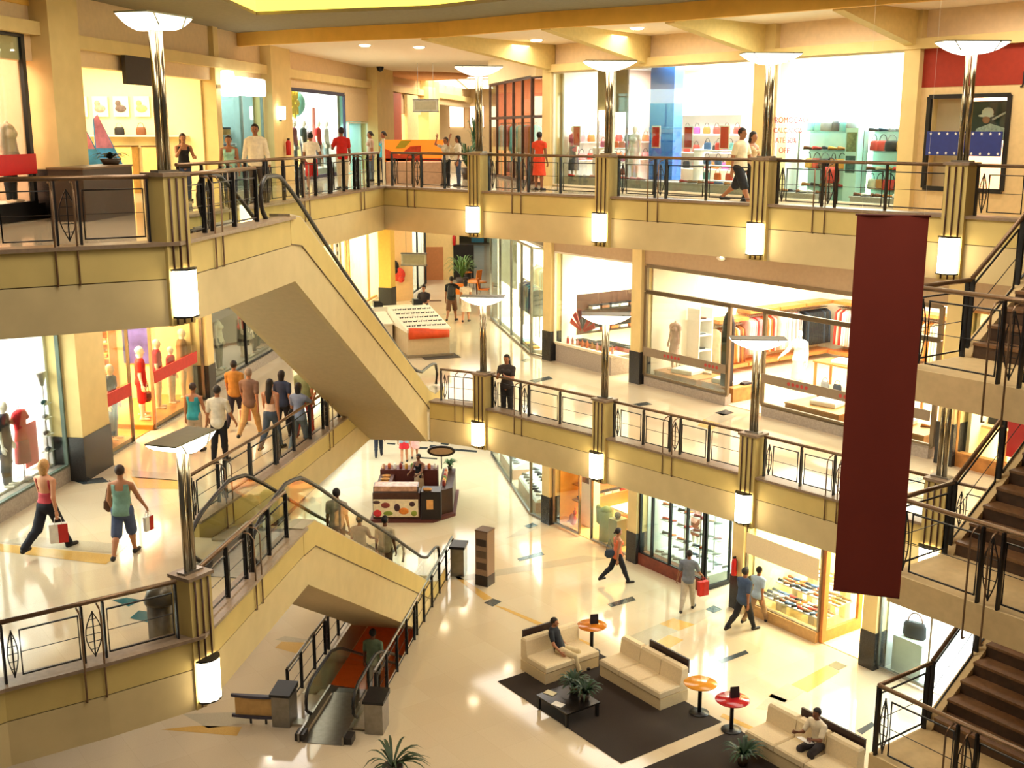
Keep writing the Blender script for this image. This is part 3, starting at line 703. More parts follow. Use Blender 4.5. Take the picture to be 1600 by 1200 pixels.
def pose(o):
    """joint positions, facing +y; o: walk, arms, lean, sit"""
    J = {}; w = o.get('walk', 0.0); lean = o.get('lean', .0); J['pel'] = V3(0, 0, .93)
    up = V3(0, sin(lean), cos(lean)); J['waist'] = J['pel'] + up * .16; J['chest'] = J['pel'] + up * .37; J['neck'] = J['pel'] + up * .53
    J['head'] = J['neck'] + V3(0, sin(lean) * .12 + .02 + o.get('nod', 0) * .06, .165 - .02 * abs(o.get('nod', 0)))
    for s, nm in ((1, 'R'), (-1, 'L')):
        hip = V3(.088 * s, 0, .90); J['hip' + nm] = hip
        if o.get('sit'):
            f, k = radians(o.get('thigh', 85)), radians(o.get('shin', 5))
            kn = hip + .44 * V3(.12 * s * o.get('spread', 1), sin(f), -cos(f)); an = kn + .42 * V3(0, sin(k), -cos(k))
        else:
            f = w * s; b = max(0.03, -f * 1.1 + .05) if w else .03
            kn = hip + .43 * V3(.02 * s * o.get('spread', 1), sin(f), -cos(f)); an = kn + .42 * V3(.01 * s, sin(f - b), -cos(f - b))
        J['kn' + nm], J['an' + nm] = kn, an
        A = o.get('arm' + nm, (0, .12, .2, 0)); f, out, b, inn = A
        if w and o.get('swing', 1): f = f - w * s * .8
        sh = J['neck'] + V3(.185 * s * o.get('wide', 1), 0, -.075); d = V3(s * sin(out), sin(f) * cos(out), -cos(f) * cos(out)); el = sh + .29 * d
        d2 = V3(s * sin(out - inn), sin(f + b) * cos(out - inn), -cos(f + b) * cos(out - inn)); wr = el + .245 * d2
        J['sh' + nm], J['el' + nm], J['wr' + nm], J['hd' + nm] = sh, el, wr, d2
    low = min(J['anL'][2], J['anR'][2]) - .075
    for k in J:
        if not k.startswith('hd'): J[k] = J[k] - V3(0, 0, low)
    J['drop'] = low
    return J
def body_prims(f, J, o, g=0.0, what='all', k=.035):
    fem = o.get('fem', 0); fat = o.get('fat', 1.0)
    if what in ('all', 'torso'):
        f.cap(J['shL'] * .82 + J['shR'] * .18, J['shR'] * .82 + J['shL'] * .18, .068 + g, .068 + g, k, 1, .92)
        f.cap(J['chest'], J['neck'] - V3(0, 0, .09), (.135 - .012 * fem) * fat + g, .125 + g, k, 1.1, .78)
        f.cap(J['waist'], J['chest'], (.132 - .022 * fem) * fat + g, (.135 - .01 * fem) * fat + g, k, 1.02, .8)
        f.cap(J['pel'] + V3(0, 0, -.02), J['waist'], (.145 + .008 * fem) * fat + g, (.132 - .02 * fem) * fat + g, k, 1.08, .82)
        if fem:
            for s in (-1, 1): f.ell(J['chest'] + V3(.07 * s, .095, .0), (.058 + g, .05 + g, .058 + g), .03)
    if what in ('all', 'hips', 'torso'):
        f.cap(J['pel'] + V3(-.045, -.01, -.03), J['pel'] + V3(.045, -.01, -.03), .12 * (1 + .04 * fem) * fat + g, .12 * (1 + .04 * fem) * fat + g, k, 1, .98)
def leg_prims(f, J, g=0.0, frac=2.0, k=.03, flare=0.0):
    for nm in 'LR':
        hip, kn, an = J['hip' + nm], J['kn' + nm], J['an' + nm]
        t = min(1, frac); f.cap(hip, hip + (kn - hip) * t, .09 + g, .09 - .032 * t + g + flare, k)
        if frac > 1:
            t = frac - 1; mid = kn + (an - kn) * .3 + V3(0, -.012, 0)
            f.cap(kn, kn + (mid - kn) * min(1, t / .3), .057 + g, .057 + g + flare * .5, k)
            if t > .3: f.cap(mid, kn + (an - kn) * t, .057 + g, .057 - .022 * (t - .3) / .7 + g + flare, k)
def arm_prims(f, J, g=0.0, frac=2.0, k=.025):
    for nm in 'LR':
        a, b, c = J['sh' + nm], J['el' + nm], J['wr' + nm]
        t = min(1, frac); f.cap(a, a + (b - a) * t, .05 + g, .05 - .011 * t + g, k)
        if frac > 1: t = frac - 1; f.cap(b, b + (c - b) * t, .039 + g, .039 - .012 * t + g, k)
def bounds(J, p=.2):
    A = np.array([J[k] for k in J if k not in ('drop',) and not k.startswith('hd')]); lo = A.min(0) - p; hi = A.max(0) + p
    lo[2] = min(lo[2], -.02); hi[2] += .05; return lo, hi
def mesh_obj(v, q, name, mats, parent, extra=None, mi=None):
    me = bpy.data.meshes.new(name); me.from_pydata(v, [], q)
    for m in (mats if isinstance(mats, list) else [mats]): me.materials.append(m)
    me.polygons.foreach_set('use_smooth', [True] * len(q))
    if mi: me.polygons.foreach_set('material_index', mi)
    me.update(); return link(me, name, parent)
def shell_part(J, o, fn, name, mat, parent, h, clip=None, p=.2):
    lo, hi = bounds(J, p); f = Field(lo, hi, h); fn(f)
    if clip: f.clip(clip)
    v, q = f.mesh()
    if not q: return None
    return mesh_obj(v, q, name, mat, parent)
EYE = M('#20140f', .3, var=0); LIP = M('#8e4a40', .5, var=0)
_cache = {}
def figure(kind, label, cat, loc, face, H=1.7, group=None, **o):
    """face: heading in degrees, 0 = looking along +x world"""
    t = thing(kind, label, cat, loc, radians(face - 90), group); sc = H / 1.75; t.scale = (sc, sc, sc)
    key = repr(sorted((k, v) for k, v in o.items() if k not in ('skin', 'top_c', 'bot_c', 'hair_c', 'shoe_c')))
    cols = {'body': [M(o.get('skin', '#b98462'), .6, var=.04), EYE, LIP], 'hair': [M(o.get('hair_c', '#1d1512'), .6, var=.25, scale=40)],
            'top': [M(o.get('top_c', '#cccccc'), .85, var=.1, scale=14, bump=.15)], 'bot': [M(o.get('bot_c', '#30323c'), .85, var=.1, scale=14, bump=.15)], 'shoe': [M(o.get('shoe_c', '#241d1a'), .5)]}
    tn = {'tshirt': 'shirt', 'shirt': 'shirt', 'tank': 'tank_top', 'halter': 'halter_top', 'jacket': 'jacket', 'dress': 'dress'}.get(o.get('top'), 'shirt')
    bn = {'trousers': 'trousers', 'flares': 'trousers', 'jeans': 'jeans', 'shorts': 'shorts', 'skirt': 'skirt'}.get(o.get('bot'), 'trousers')
    nm = {'body': 'body', 'hair': 'hair', 'top': tn, 'bot': bn, 'shoe': 'shoe'}
    if key in _cache:
        for part, me in _cache[key]:
            ob = link(me, nm[part], t)
            for i, m in enumerate(cols[part]): recolor(ob, i, m)
        return t
    h = o.get('h', .017); J = pose(o); made = []
    lo, hi = bounds(J); f = Field(lo, hi, h)
    body_prims(f, J, o); leg_prims(f, J); arm_prims(f, J)
    hd = J['head']
    if not o.get('headless'):
        f.cap(J['neck'] - V3(0, 0, .03), hd - V3(0, .01, .05), .056, .05, .02)
        f.ell(hd + V3(0, -.005, .025), (.076, .096, .098), .02); f.cap(hd + V3(0, .035, -.035), hd + V3(0, .05, -.075), .058, .034, .03)
        f.ell(hd + V3(0, .103, -.012), (.013, .018, .02), .012)
        for s in (-1, 1): f.ell(hd + V3(.078 * s, -.005, -.01), (.012, .02, .03), .008)
    else:
        f.cap(J['neck'] - V3(0, 0, .03), J['neck'] + V3(0, .0, .05), .056, .045, .02)
    for n_ in 'LR':
        an = J['an' + n_]; dx = (.03 if n_ == 'R' else -.03); toe = an + V3(dx, .16, -.045)
        if toe[2] < .03: toe[2] = .03
        f.cap(an, an + V3(0, -.03, -.04), .035, .032, .02); f.cap(an + V3(0, -.035, -.042), toe, .034, .028, .02, 1.05, 1)
    v, q = f.mesh(); mi = [0] * len(q)
    for s, n_ in ((1, 'R'), (-1, 'L')):
        hv, hq = hand(s); e3 = -J['hd' + n_] / np.linalg.norm(J['hd' + n_]); ey = V3(0, 1, 0) - e3 * e3[1]
        if np.linalg.norm(ey) < .3: ey = V3(0, 0, 1) - e3 * e3[2]
        ey /= np.linalg.norm(ey); ex = np.cross(ey, e3); R = np.stack([ex, ey, e3], 1)
        base = len(v); v = v + (hv.dot(R.T) + J['wr' + n_]).tolist(); q = q + [[i + base for i in w] for w in hq]; mi += [0] * len(hq)
    if not o.get('headless') and not o.get('blank'):
        m = MB()
        for s in (-1, 1): m.ell(hd + V3(.031 * s, .088, .012), (.012, .008, .008), 8, 5)
        a = len(m.f); m.ell(hd + V3(0, .091, -.058), (.024, .008, .007), 8, 5); base = len(v)
        v = v + [list(p) for p in m.v]; q = q + [[i + base for i in w] for w in m.f]; mi += [1] * a + [2] * (len(m.f) - a)
    ob = mesh_obj(v, q, 'body', cols['body'], t, None, mi); made.append(('body', ob.data))
    def part(slot, fn, clip=None, p=.2):
        ob = shell_part(J, o, fn, nm[slot], cols[slot][0], t, h, clip, p)
        if ob: made.append((slot, ob.data))
    zp, zn = J['pel'][2], J['neck'][2]
    top, bot = o.get('top'), o.get('bot')
    if bot in ('trousers', 'jeans', 'flares', 'shorts'):
        fr = 1.0 if bot == 'shorts' else 1.97; fl = {'shorts': .03, 'flares': .022}.get(bot, .006)
        part('bot', lambda f: (body_prims(f, J, o, .012, 'hips'), f.cap(J['pel'], J['waist'] - V3(0, 0, .06), .15, .14, .03, 1.06, .82), leg_prims(f, J, .013, fr, .03, fl)), lambda X, Y, Z: Z - (zp + .09))
    elif bot == 'skirt':
        L = o.get('skirt_len', .45)
        part('bot', lambda f: (f.cap(J['pel'] + V3(0, 0, .05), J['pel'] - V3(0, 0, L), .15, .2, .03, 1.08, .95),), lambda X, Y, Z: np.maximum(Z - (zp + .1), (zp - L) - Z))
    if top:
        sl = {'tshirt': .62, 'shirt': .75, 'tank': .0, 'halter': 0, 'jacket': 1.9, 'dress': .3}[top]; hem = {'tank': -.1, 'halter': .05, 'dress': -.5}.get(top, -.1); hem = o.get('hem', hem)
        g = .016 if top != 'jacket' else .03
        def tf(f):
            body_prims(f, J, o, g, 'torso')
            if top == 'dress': f.cap(J['pel'], J['pel'] - V3(0, 0, .5), .15, .21, .03, 1.05, .95)
            if sl: arm_prims(f, J, .017, sl)
        nk = zn + .03
        if top in ('tank', 'halter'):
            lowb = .16 if top == 'tank' else .3
            clip = lambda X, Y, Z: np.maximum(np.maximum(Z - (zn - .05), (zp + hem) - Z), np.maximum(np.abs(X) - .155, np.where(np.abs(X) < (.07 if top == 'tank' else .12), np.where(Y < 0, Z - (zn - lowb), Z - (zn - .14)), -1)))
        else: clip = lambda X, Y, Z: np.maximum(Z - nk, (zp + hem) - Z)
        part('top', tf, clip)
    hr = o.get('hair', None)
    if hr and not o.get('headless'):
        def hf(f):
            f.ell(hd + V3(0, -.016, .037), (.088, .104, .102), .01)
            if hr == 'bob': f.cap(hd + V3(0, -.045, 0), hd + V3(0, -.05, -.1), .085, .07, .02, 1.1, .8)
            if hr == 'long': f.cap(hd + V3(0, -.05, 0), hd + V3(0, -.095, -.2), .08, .075, .02, 1.1, .7); f.cap(hd + V3(0, -.095, -.2), hd + V3(0, -.12, -.42), .08, .04, .02, 1.25, .55)
            if hr == 'tied': f.cap(hd + V3(0, -.1, .02), hd + V3(0, -.14, -.01), .035, .03, .01)
        hc = hd
        part('hair', hf, lambda X, Y, Z: np.minimum(Y - (hc[1] + .03), (hc[2] + .062) - Z), .16)
    if o.get('shoes', 1) and not o.get('blank'):
        for n_ in 'LR':
            an = J['an' + n_]; dx = (.03 if n_ == 'R' else -.03); toe = an + V3(dx, .16, -.045); toe[2] = max(toe[2], .03)
            f = Field(np.minimum(an, toe) - .12, np.maximum(an, toe) + .09, h)
            f.cap(an + V3(0, -.038, -.036), toe, .042, .035, .02, 1.05, 1); f.cap(an + V3(0, -.02, -.02), an + V3(0, -.03, -.04), .042, .04, .02)
            vv, qq = f.mesh()
            if qq: ob = mesh_obj(vv, qq, 'shoe', cols['shoe'][0], t); made.append(('shoe', ob.data))
    _cache[key] = made
    return t
def person(label, loc, face, H=1.7, **o): return figure('person', label, 'person', loc, face, H, o.pop('group', None), **o)
def hand_at(t, o, nm):
    """world position of a figure's hand"""
    J = pose(o); s = t.scale[0]; p = (J['wr' + nm] + J['hd' + nm] * .1) * s; a = t.rotation_euler[2]
    return (t.location[0] + p[0] * cos(a) - p[1] * sin(a), t.location[1] + p[0] * sin(a) + p[1] * cos(a), t.location[2] + p[2])
def shopping_bag(label, loc, rz, w=.3, d=.11, hh=.34, c='#efe9df', c2='#c22a24', grp=None):
    """hangs from its handle at loc"""
    t = thing('shopping_bag', label, 'bag', (loc[0], loc[1], loc[2] - hh - .13), rz, grp)
    bb = MB().loft([[(-w / 2 * k, -d / 2 * k, z), (w / 2 * k, -d / 2 * k, z), (w / 2 * k, d / 2 * k, z), (-w / 2 * k, d / 2 * k, z)] for k, z in ((.92, 0), (1, .02), (1, hh))], 0, False).build('bag_body', M(c, .6), t)
    MB().box(-w * .02, -d / 2 - .003, .0, w / 2 + .002, d / 2 + .003, hh * .98).build('colour_panel', M(c2, .6), bb)
    for y in (-d / 2, d / 2): MB().tube([(-w * .2, y, hh), (-w * .17, y * .5, hh + .09), (0, 0, hh + .13), (w * .17, y * .5, hh + .09), (w * .2, y, hh)], .006, 5).build('handle', M(c, .6), t)
    return t
def handbag(label, loc, rz, c='#6b4a33'):
    t = thing('handbag', label, 'bag', loc, rz)
    MB().loft([[(q * w * cos(2 * pi * i / 12), .05 * q * sin(2 * pi * i / 12), z) for i in range(12)] for w, z, q in ((.1, -.3, .8), (.15, -.22, 1), (.14, -.1, 1), (.1, -.05, .7))]).build('bag_body', M(c, .6), t)
    MB().tube([(-.1, 0, -.08), (-.06, 0, .1), (0, 0, .26), (.06, 0, .1), (.1, 0, -.08)], .01, 5).build('strap', M(c, .6), t)
    return t
# ------------------------------------------------------------------ the people
DK = '#191416'
def at(px, py, z): return gp(px, py, z) + (z,)
D_ = dict
# middle floor, left side
o = D_(walk=.42, armR=(.1, .14, .25, 0), armL=(0, .14, .2, 0), top='halter', top_c='#b8434c', bot='flares', bot_c='#1d1c24', hair='bob', hair_c='#b98a52', skin='#c98c68', fem=1, h=.014)
t = person('blonde woman in red halter top and dark flared trousers carrying a shopping bag', at(80, 862, Z1), 68, 1.72, **o)
x = hand_at(t, o, 'R'); shopping_bag('white and red paper shopping bag held by the blonde woman in the halter top', x, .4)
o = D_(walk=.3, armR=(.35, .3, .15, 0), armL=(.1, .2, .5, .2), top='tank', top_c='#7fa596', bot='shorts', bot_c='#4c5877', hair='short', hair_c='#3a2418', skin='#b77d58', fem=1, fat=1.15, swing=0, h=.014)
t = person('woman in sea-green sleeveless top and blue knee shorts walking away', at(197, 870, Z1), 92, 1.66, **o)
x = hand_at(t, o, 'R'); shopping_bag('small white and red bag swinging from hand of the woman in blue shorts', x, 1.2, .2, .06, .26)
x = hand_at(t, o, 'L'); handbag('brown shoulder bag of the woman in sea-green top', (x[0] - .02, x[1], x[2] + .3), .8)
person('woman in turquoise sleeveless top and grey trousers holding the hand of a man', at(307, 706, Z1), 80, 1.6, walk=.12, armR=(.05, .28, .1, 0), armL=(0, .1, .1, 0), swing=0, top='tank', top_c='#2f98a8', bot='trousers', bot_c='#b7aa98', hair='short', hair_c='#2a1a14', skin='#a8704e', fem=1, fat=1.08)
person('man in pale short-sleeved shirt and black trousers beside the woman in turquoise', at(345, 722, Z1), 84, 1.72, walk=.1, armL=(.05, .22, .1, 0), armR=(.2, .25, .3, 0), swing=0, top='shirt', top_c='#cfc6b2', bot='trousers', bot_c='#16151a', hair='short', skin='#a8704e', hem=-.16)
o = D_(walk=.4, top='shirt', top_c='#7b5d4c', bot='trousers', bot_c='#c39a62', hair='short', hair_c='#8d7a68', skin='#a8704e', hem=-.14)
t = person('older man in brown shirt and khaki trousers walking away in the crowd', at(393, 684, Z1), 80, 1.74, **o)
x = hand_at(t, o, 'L'); shopping_bag('pink plastic shopping bag hanging beside the man in khaki trousers', x, .6, .28, .1, .3, '#e5b7a4', '#d98f80')
person('man in ochre shirt partly hidden behind the older man in brown shirt', at(370, 668, Z1), 85, 1.7, walk=.3, top='tshirt', top_c='#a8722c', bot='trousers', bot_c='#2a2430', hair='short', skin='#9a6444')
person('woman with very long black hair, bare back and blue jeans', at(426, 703, Z1), 72, 1.68, walk=.3, top='halter', top_c='#e7c9b2', bot='jeans', bot_c='#47566a', hair='long', hair_c='#120e0e', skin='#b37a58', fem=1)
person('dark-haired woman in navy top between the long-haired woman and the railing', at(444, 684, Z1), 75, 1.64, walk=.2, top='tshirt', top_c='#2f3850', bot='trousers', bot_c='#1f2028', hair='bob', skin='#a8704e', fem=1)
o = D_(walk=.25, armL=(.2, .15, .9, .2), armR=(.9, .2, 1.4, .3), swing=0, top='tshirt', top_c='#8088a0', bot='jeans', bot_c='#606a72', hair='bob', skin='#a8704e', fem=1)
t = person('woman in grey-blue top seen over the railing with a black shoulder bag', at(470, 706, Z1), 70, 1.62, **o)
x = hand_at(t, o, 'L'); handbag('black shoulder bag on the woman in grey-blue top', (x[0] - .12, x[1], x[2] + .1), .5, '#1a1719')
person('tall person in olive green shirt ahead of the woman in grey-blue', at(478, 682, Z1), 75, 1.8, walk=.2, top='tshirt', top_c='#8f9468', bot='trousers', bot_c='#b84038', hair='short', hair_c='#c0a878', skin='#a8704e')
# middle floor, far side and right
person('long-haired woman in dark clothes leaning at the middle balcony rail', at(792, 655, Z1), 250, 1.66, armR=(.5, .1, 1.5, .5), armL=(.5, .1, 1.5, .5), top='tshirt', top_c='#3d3431', bot='trousers', bot_c='#2b2728', hair='long', skin='#a8704e', fem=1)
o = D_(walk=.3, armR=(.9, .5, .3, -.4), swing=0, top='tshirt', top_c='#1d1c1c', bot='shorts', bot_c='#6a4630', hair='short', skin='#9a6444', h=.02)
t = person('young man in black T-shirt and shorts with arm round a girl, far corridor', at(706, 502, Z1), 80, 1.74, **o)
w = MB().loft([[(.13 * q * cos(2 * pi * i / 10), .07 * q * sin(2 * pi * i / 10), z) for i in range(10)] for z, q in ((0, .8), (.08, 1), (.3, 1), (.4, .6))]); b = w.build('backpack', M('#2a2b30', .7), None, (t.location[0] - .02, t.location[1] - .2, Z1 + 1.02)); tag(b, 'dark grey backpack on the young man in black T-shirt', 'bag')
person('girl in pale dress with dark hair walking beside the man with backpack', at(728, 503, Z1), 85, 1.6, walk=.15, top='dress', top_c='#dcc8b2', hair='bob', skin='#b37a58', fem=1, h=.02)
person('seller with dark hair seated behind the white sunglasses kiosk', (-3.2, 41.6, Z1), 255, 1.66, top='tshirt', top_c='#2c2224', bot='trousers', bot_c='#26262c', hair='short', skin='#8c5a3e', h=.02, armL=(.5, .1, .9, .3), armR=(.5, .1, .9, .3))
# top floor
person('woman with long hair and black top raising a hand to her mouth', (-8.0, 28.6, Z2), 300, 1.6, armR=(.7, .15, 1.9, .5), armL=(.4, .2, 1.2, .3), swing=0, top='tank', top_c='#1c1a1d', bot='jeans', bot_c='#38405a', hair='long', hair_c='#2a1610', skin='#a8704e', fem=1)
person('woman in pale turquoise strapped top beside the man in white shirt', (-6.65, 27.6, Z2), 280, 1.56, walk=.15, top='tank', top_c='#9fd0bd', bot='jeans', bot_c='#3b4358', hair='tied', hair_c='#2b1812', skin='#a8704e', fem=1)
person('man in loose white long-sleeved shirt walking towards the camera', (-5.95, 27.3, Z2), 275, 1.82, walk=.15, armL=(.0, .22, .15, 0), armR=(0, .22, .15, 0), top='jacket', top_c='#f0e2c4', bot='trousers', bot_c='#4a4038', hair='short', skin='#9a6444')
person('boy in white T-shirt and red shorts with his back to the rail', (-5.75, 33.6, Z2), 95, 1.6, walk=.12, armR=(.3, .3, .6, .1), swing=0, top='tshirt', top_c='#efe2d0', bot='shorts', bot_c='#c02c28', hair='short', skin='#9a6444')
person('man in bright red T-shirt and beige trousers near the far rail', (-4.95, 34.2, Z2), 110, 1.74, armL=(.6, .2, 1.2, .3), swing=0, top='tshirt', top_c='#c8241c', bot='trousers', bot_c='#c8b89c', hair='short', skin='#8c5a3e')
person('woman in greyish pink top standing by the teal-lit shop', (-4.75, 39.5, Z2), 200, 1.62, top='tshirt', top_c='#b59a88', bot='jeans', bot_c='#56606a', hair='tied', skin='#9a6444', fem=1, h=.02)
person('woman in turquoise tank top next to the column on the far top floor', (-4.25, 39.0, Z2), 210, 1.62, top='tank', top_c='#35a7c4', bot='jeans', bot_c='#2c3444', hair='tied', skin='#9a6444', fem=1, fat=1.08, h=.02)
person('girl with arms raised beside the orange kiosk', (-2.05, 36.5, Z2), 230, 1.45, armL=(2.0, .5, 1.5, .5), armR=(2.0, .5, 1.5, .5), swing=0, top='tshirt', top_c='#cfc4b2', bot='trousers', bot_c='#202024', hair='bob', skin='#9a6444', fem=1, h=.02)
person('girl with ponytail in pale blouse behind the far rail', (-1.65, 36.0, Z2), 190, 1.5, top='tshirt', top_c='#d8d0c0', bot='jeans', bot_c='#3c4860', hair='long', skin='#9a6444', fem=1, h=.02)
person('person in orange-red dress before the curved corner shop', (.78, 33.6, Z2), 60, 1.62, top='dress', top_c='#e0482a', hair='short', skin='#8c5a3e', fem=1, h=.02)
person('man in white T-shirt and dark shorts striding along the upper right balcony', (5.15, 26.4, Z2), -45, 1.8, walk=.42, armL=(0, .12, .3, 0), armR=(.1, .12, .3, 0), top='tshirt', top_c='#ecdcb8', bot='shorts', bot_c='#26262a', hair='short', hair_c='#2a1c16', skin='#a8704e')
person('woman with long dark hair half hidden behind the third upper pillar', (5.5, 26.9, Z2), -45, 1.66, walk=.2, top='tank', top_c='#d9b890', bot='trousers', bot_c='#2b2b30', hair='long', skin='#a8704e', fem=1)
# ground floor
o = D_(walk=.28, armR=(.35, .25, .5, 0), armL=(.1, .25, .1, 0), swing=0, top='shirt', top_c='#6e7684', bot='trousers', bot_c='#b3aa98', hair='short', skin='#8c5a3e')
t = person('man in grey-blue shirt and beige trousers with a red bag by the shoe shop', at(1074, 954, 0), 70, 1.74, **o)
x = hand_at(t, o, 'R'); shopping_bag('bright red shopping bag carried by the man in beige trousers', x, .5, .3, .12, .4, '#c8281f', '#d04038')
o = D_(walk=.38, top='shirt', top_c='#3b4d68', bot='trousers', bot_c='#1c1c20', hair='short', skin='#8c5a3e', hem=-.16, fat=1.1)
t = person('stout man in blue shirt and black trousers passing the shoe shop', at(1160, 986, 0), 35, 1.78, **o)
o2 = hand_at(t, o, 'L'); shopping_bag('cream paper bag hanging beside the stout man in blue shirt', o2, .9, .3, .1, .3, '#d9c3a4', '#cbb08c')
person('person in pale blue top walking just beyond the stout man', at(1182, 974, 0), 40, 1.62, walk=.4, top='tshirt', top_c='#a9bccb', bot='trousers', bot_c='#a08060', hair='short', skin='#9a6444', fem=1)
o = D_(walk=.4, top='tank', top_c='#e0724a', bot='trousers', bot_c='#1d1d24', hair='tied', skin='#a8704e', fem=1)
t = person('woman in coral top and black trousers before the orange children shop', at(964, 911, 0), 20, 1.7, **o)
handbag('navy shoulder bag on the woman in coral top', (t.location[0] - .24, t.location[1] - .12, 1.12), .2, '#2c3a4a')
person('sleeping person in black on the cream corner sofa', (1.15, 25.65, .42 - .40), -20, 1.66, sit=1, lean=-.35, thigh=78, shin=20, armL=(.3, .2, .6, .4), armR=(.4, .35, .5, .2), top='tshirt', top_c='#23252c', bot='trousers', bot_c='#c8b48c', hair='short', skin='#a8704e', nod=1)
person('person in cream shirt reading on the sofa at bottom right', (6.25, 21.28, .42 - .40), 215, 1.68, sit=1, lean=.2, thigh=82, shin=0, armL=(.6, .15, 1.3, .3), armR=(.6, .15, 1.3, .3), top='shirt', top_c='#d9cbb0', bot='trousers', bot_c='#3a3436', hair='short', hair_c='#171212', skin='#7c4e36')
bk = MB().slabyz([(0, 0), (.2, .06), (.2, .068), (0, .008)], -.16, 0).slabyz([(0, 0), (.2, .06), (.2, .068), (0, .008)], .004, .16).build('magazine', M('#d7d3cc', .5), None, (5.93, 20.98, .78), radians(125)); tag(bk, 'open magazine in the hands of the reader on the sofa', 'magazine')
def rider(s, y, ztop, s_top, label, **o):
    z = ztop - .56 * (math.floor((s - s_top) / .36) * .36 + .1); p = FS(math.floor((s - s_top) / .36) * .36 + s_top + .18, y); return person(label, (p[0], p[1], z), 81, o.pop('H', 1.7), **o)
rider(8.75, .7, Z1, 4.9, 'man in grey T-shirt riding down the yellow escalator, uppermost of three riders', top='tshirt', top_c='#9c9186', bot='trousers', bot_c='#5a5148', hair='short', skin='#7c4e36')
rider(11.2, .95, Z1, 4.9, 'rider in grey-brown top on the yellow escalator, left of a pair', top='tshirt', top_c='#8a7d6c', bot='trousers', bot_c='#4a443c', hair='short', skin='#7c4e36', H=1.62, armR=(.5, .2, .6, 0))
rider(11.6, .42, Z1, 4.9, 'rider in pale T-shirt on the yellow escalator, nearest the glass', top='tshirt', top_c='#c4b697', bot='trousers', bot_c='#5c5040', hair='short', skin='#7c4e36', H=1.72)
rider(10.75, .62, 0.0, 9.3, 'person in green shirt going down to the basement', top='tshirt', top_c='#6d7a5c', bot='trousers', bot_c='#3a3a36', hair='short', skin='#7c4e36', H=1.72)
person('kiosk seller in black top and beige apron behind the brown food kiosk', (-3.25, 38.6, 0), 240, 1.66, top='tank', top_c='#1b181a', bot='skirt', bot_c='#b89c78', skirt_len=.5, hair='short', skin='#7c4e36', fem=1, armL=(.5, .1, .8, .2), armR=(.5, .1, .8, .2), h=.02)
person('person in dark trousers walking beyond the food kiosk', at(592, 714, 0), 95, 1.7, walk=.3, top='tshirt', top_c='#3c3c50', bot='trousers', bot_c='#1f2230', hair='short', skin='#9a6444', h=.02)
person('woman in red skirt and grey top walking beyond the food kiosk', at(632, 723, 0), 95, 1.66, walk=.2, top='tshirt', top_c='#8496a4', bot='skirt', bot_c='#b81e28', skirt_len=.32, hair='long', skin='#b37a58', fem=1, h=.02)
person('woman in pink beside the woman in the red skirt', at(648, 715, 0), 95, 1.64, walk=.25, top='dress', top_c='#d8a4a0', hair='long', skin='#a8704e', fem=1, h=.02)
# ------------------------------------------------------------------ seating area on the ground floor
CARPET = M('#2c2119', .95, var=.3, scale=60, bump=.4)
def rug(label, c0, L, W):
    t = MB().box(0, 0, 0.005, L, W, .018).build('rug', CARPET, None, (c0[0], c0[1], 0), RR); return tag(t, label, 'rug')
R0 = (-.33, 25.0)
rug('large dark brown rug under the corner sofa and the long sofa', R0, 4.42, 2.9)
rug('dark brown rug at bottom right under the reader sofa', (2.52 + .12, 21.0 + .2), 3.6, 2.75)
FAB = M('#dcc8a2', .85, var=.06, scale=30, bump=.1); PLK = M('#33201c', .45, var=.15)
def sofa(label, p, rz, L, D, n, plank):
    t = thing('sofa', label, 'sofa', (p[0], p[1], .018), rz)
    MB().box(0, 0, .0, L, D, .26).build('base', M('#cdb68c', .8, var=.06, scale=30), t)
    w = L / n
    for i in range(n):
        m = MB(); x0, x1 = i * w + .008, (i + 1) * w - .008
        m.loft([[(x0 + q, -.02 + q, z), (x1 - q, -.02 + q, z), (x1 - q, D - .2, z), (x0 + q, D - .2, z)] for z, q in ((.265, .02), (.29, 0), (.40, 0), (.43, .03))], 0, False).build('seat_cushion', FAB, t)
        m = MB(); m.loft([[(x0 + q, D - .24 + (z - .4) * .12 + q, z), (x1 - q, D - .24 + (z - .4) * .12 + q, z), (x1 - q, D - q, z), (x0 + q, D - q, z)] for z, q in ((.26, .01), (.35, 0), (.78, 0), (.83, .03))], 0, False).build('back_cushion', FAB, t)
    if plank:
        m = MB().box(plank[0], D + .03, .62, plank[1], D + .08, .96)
        for x in (plank[0] + .2, plank[1] - .2): m.box(x, D, .2, x + .06, D + .04, .7)
        m.build('back_plank', PLK, t)
    return t
sofa('cream three-seat sofa in the middle of the large rug', (2.09, 25.3), RR, 2.1, .85, 3, (.75, 2.05))
sofa('cream sofa with the reading person at bottom right', (4.9, 22.0), RR, 2.35, .85, 3, (.7, 2.3))
sofa('cream corner sofa with the sleeping person in black', (.78, 24.82), atan2(.583, .8125), 1.62, .98, 2, (.1, 1.15))
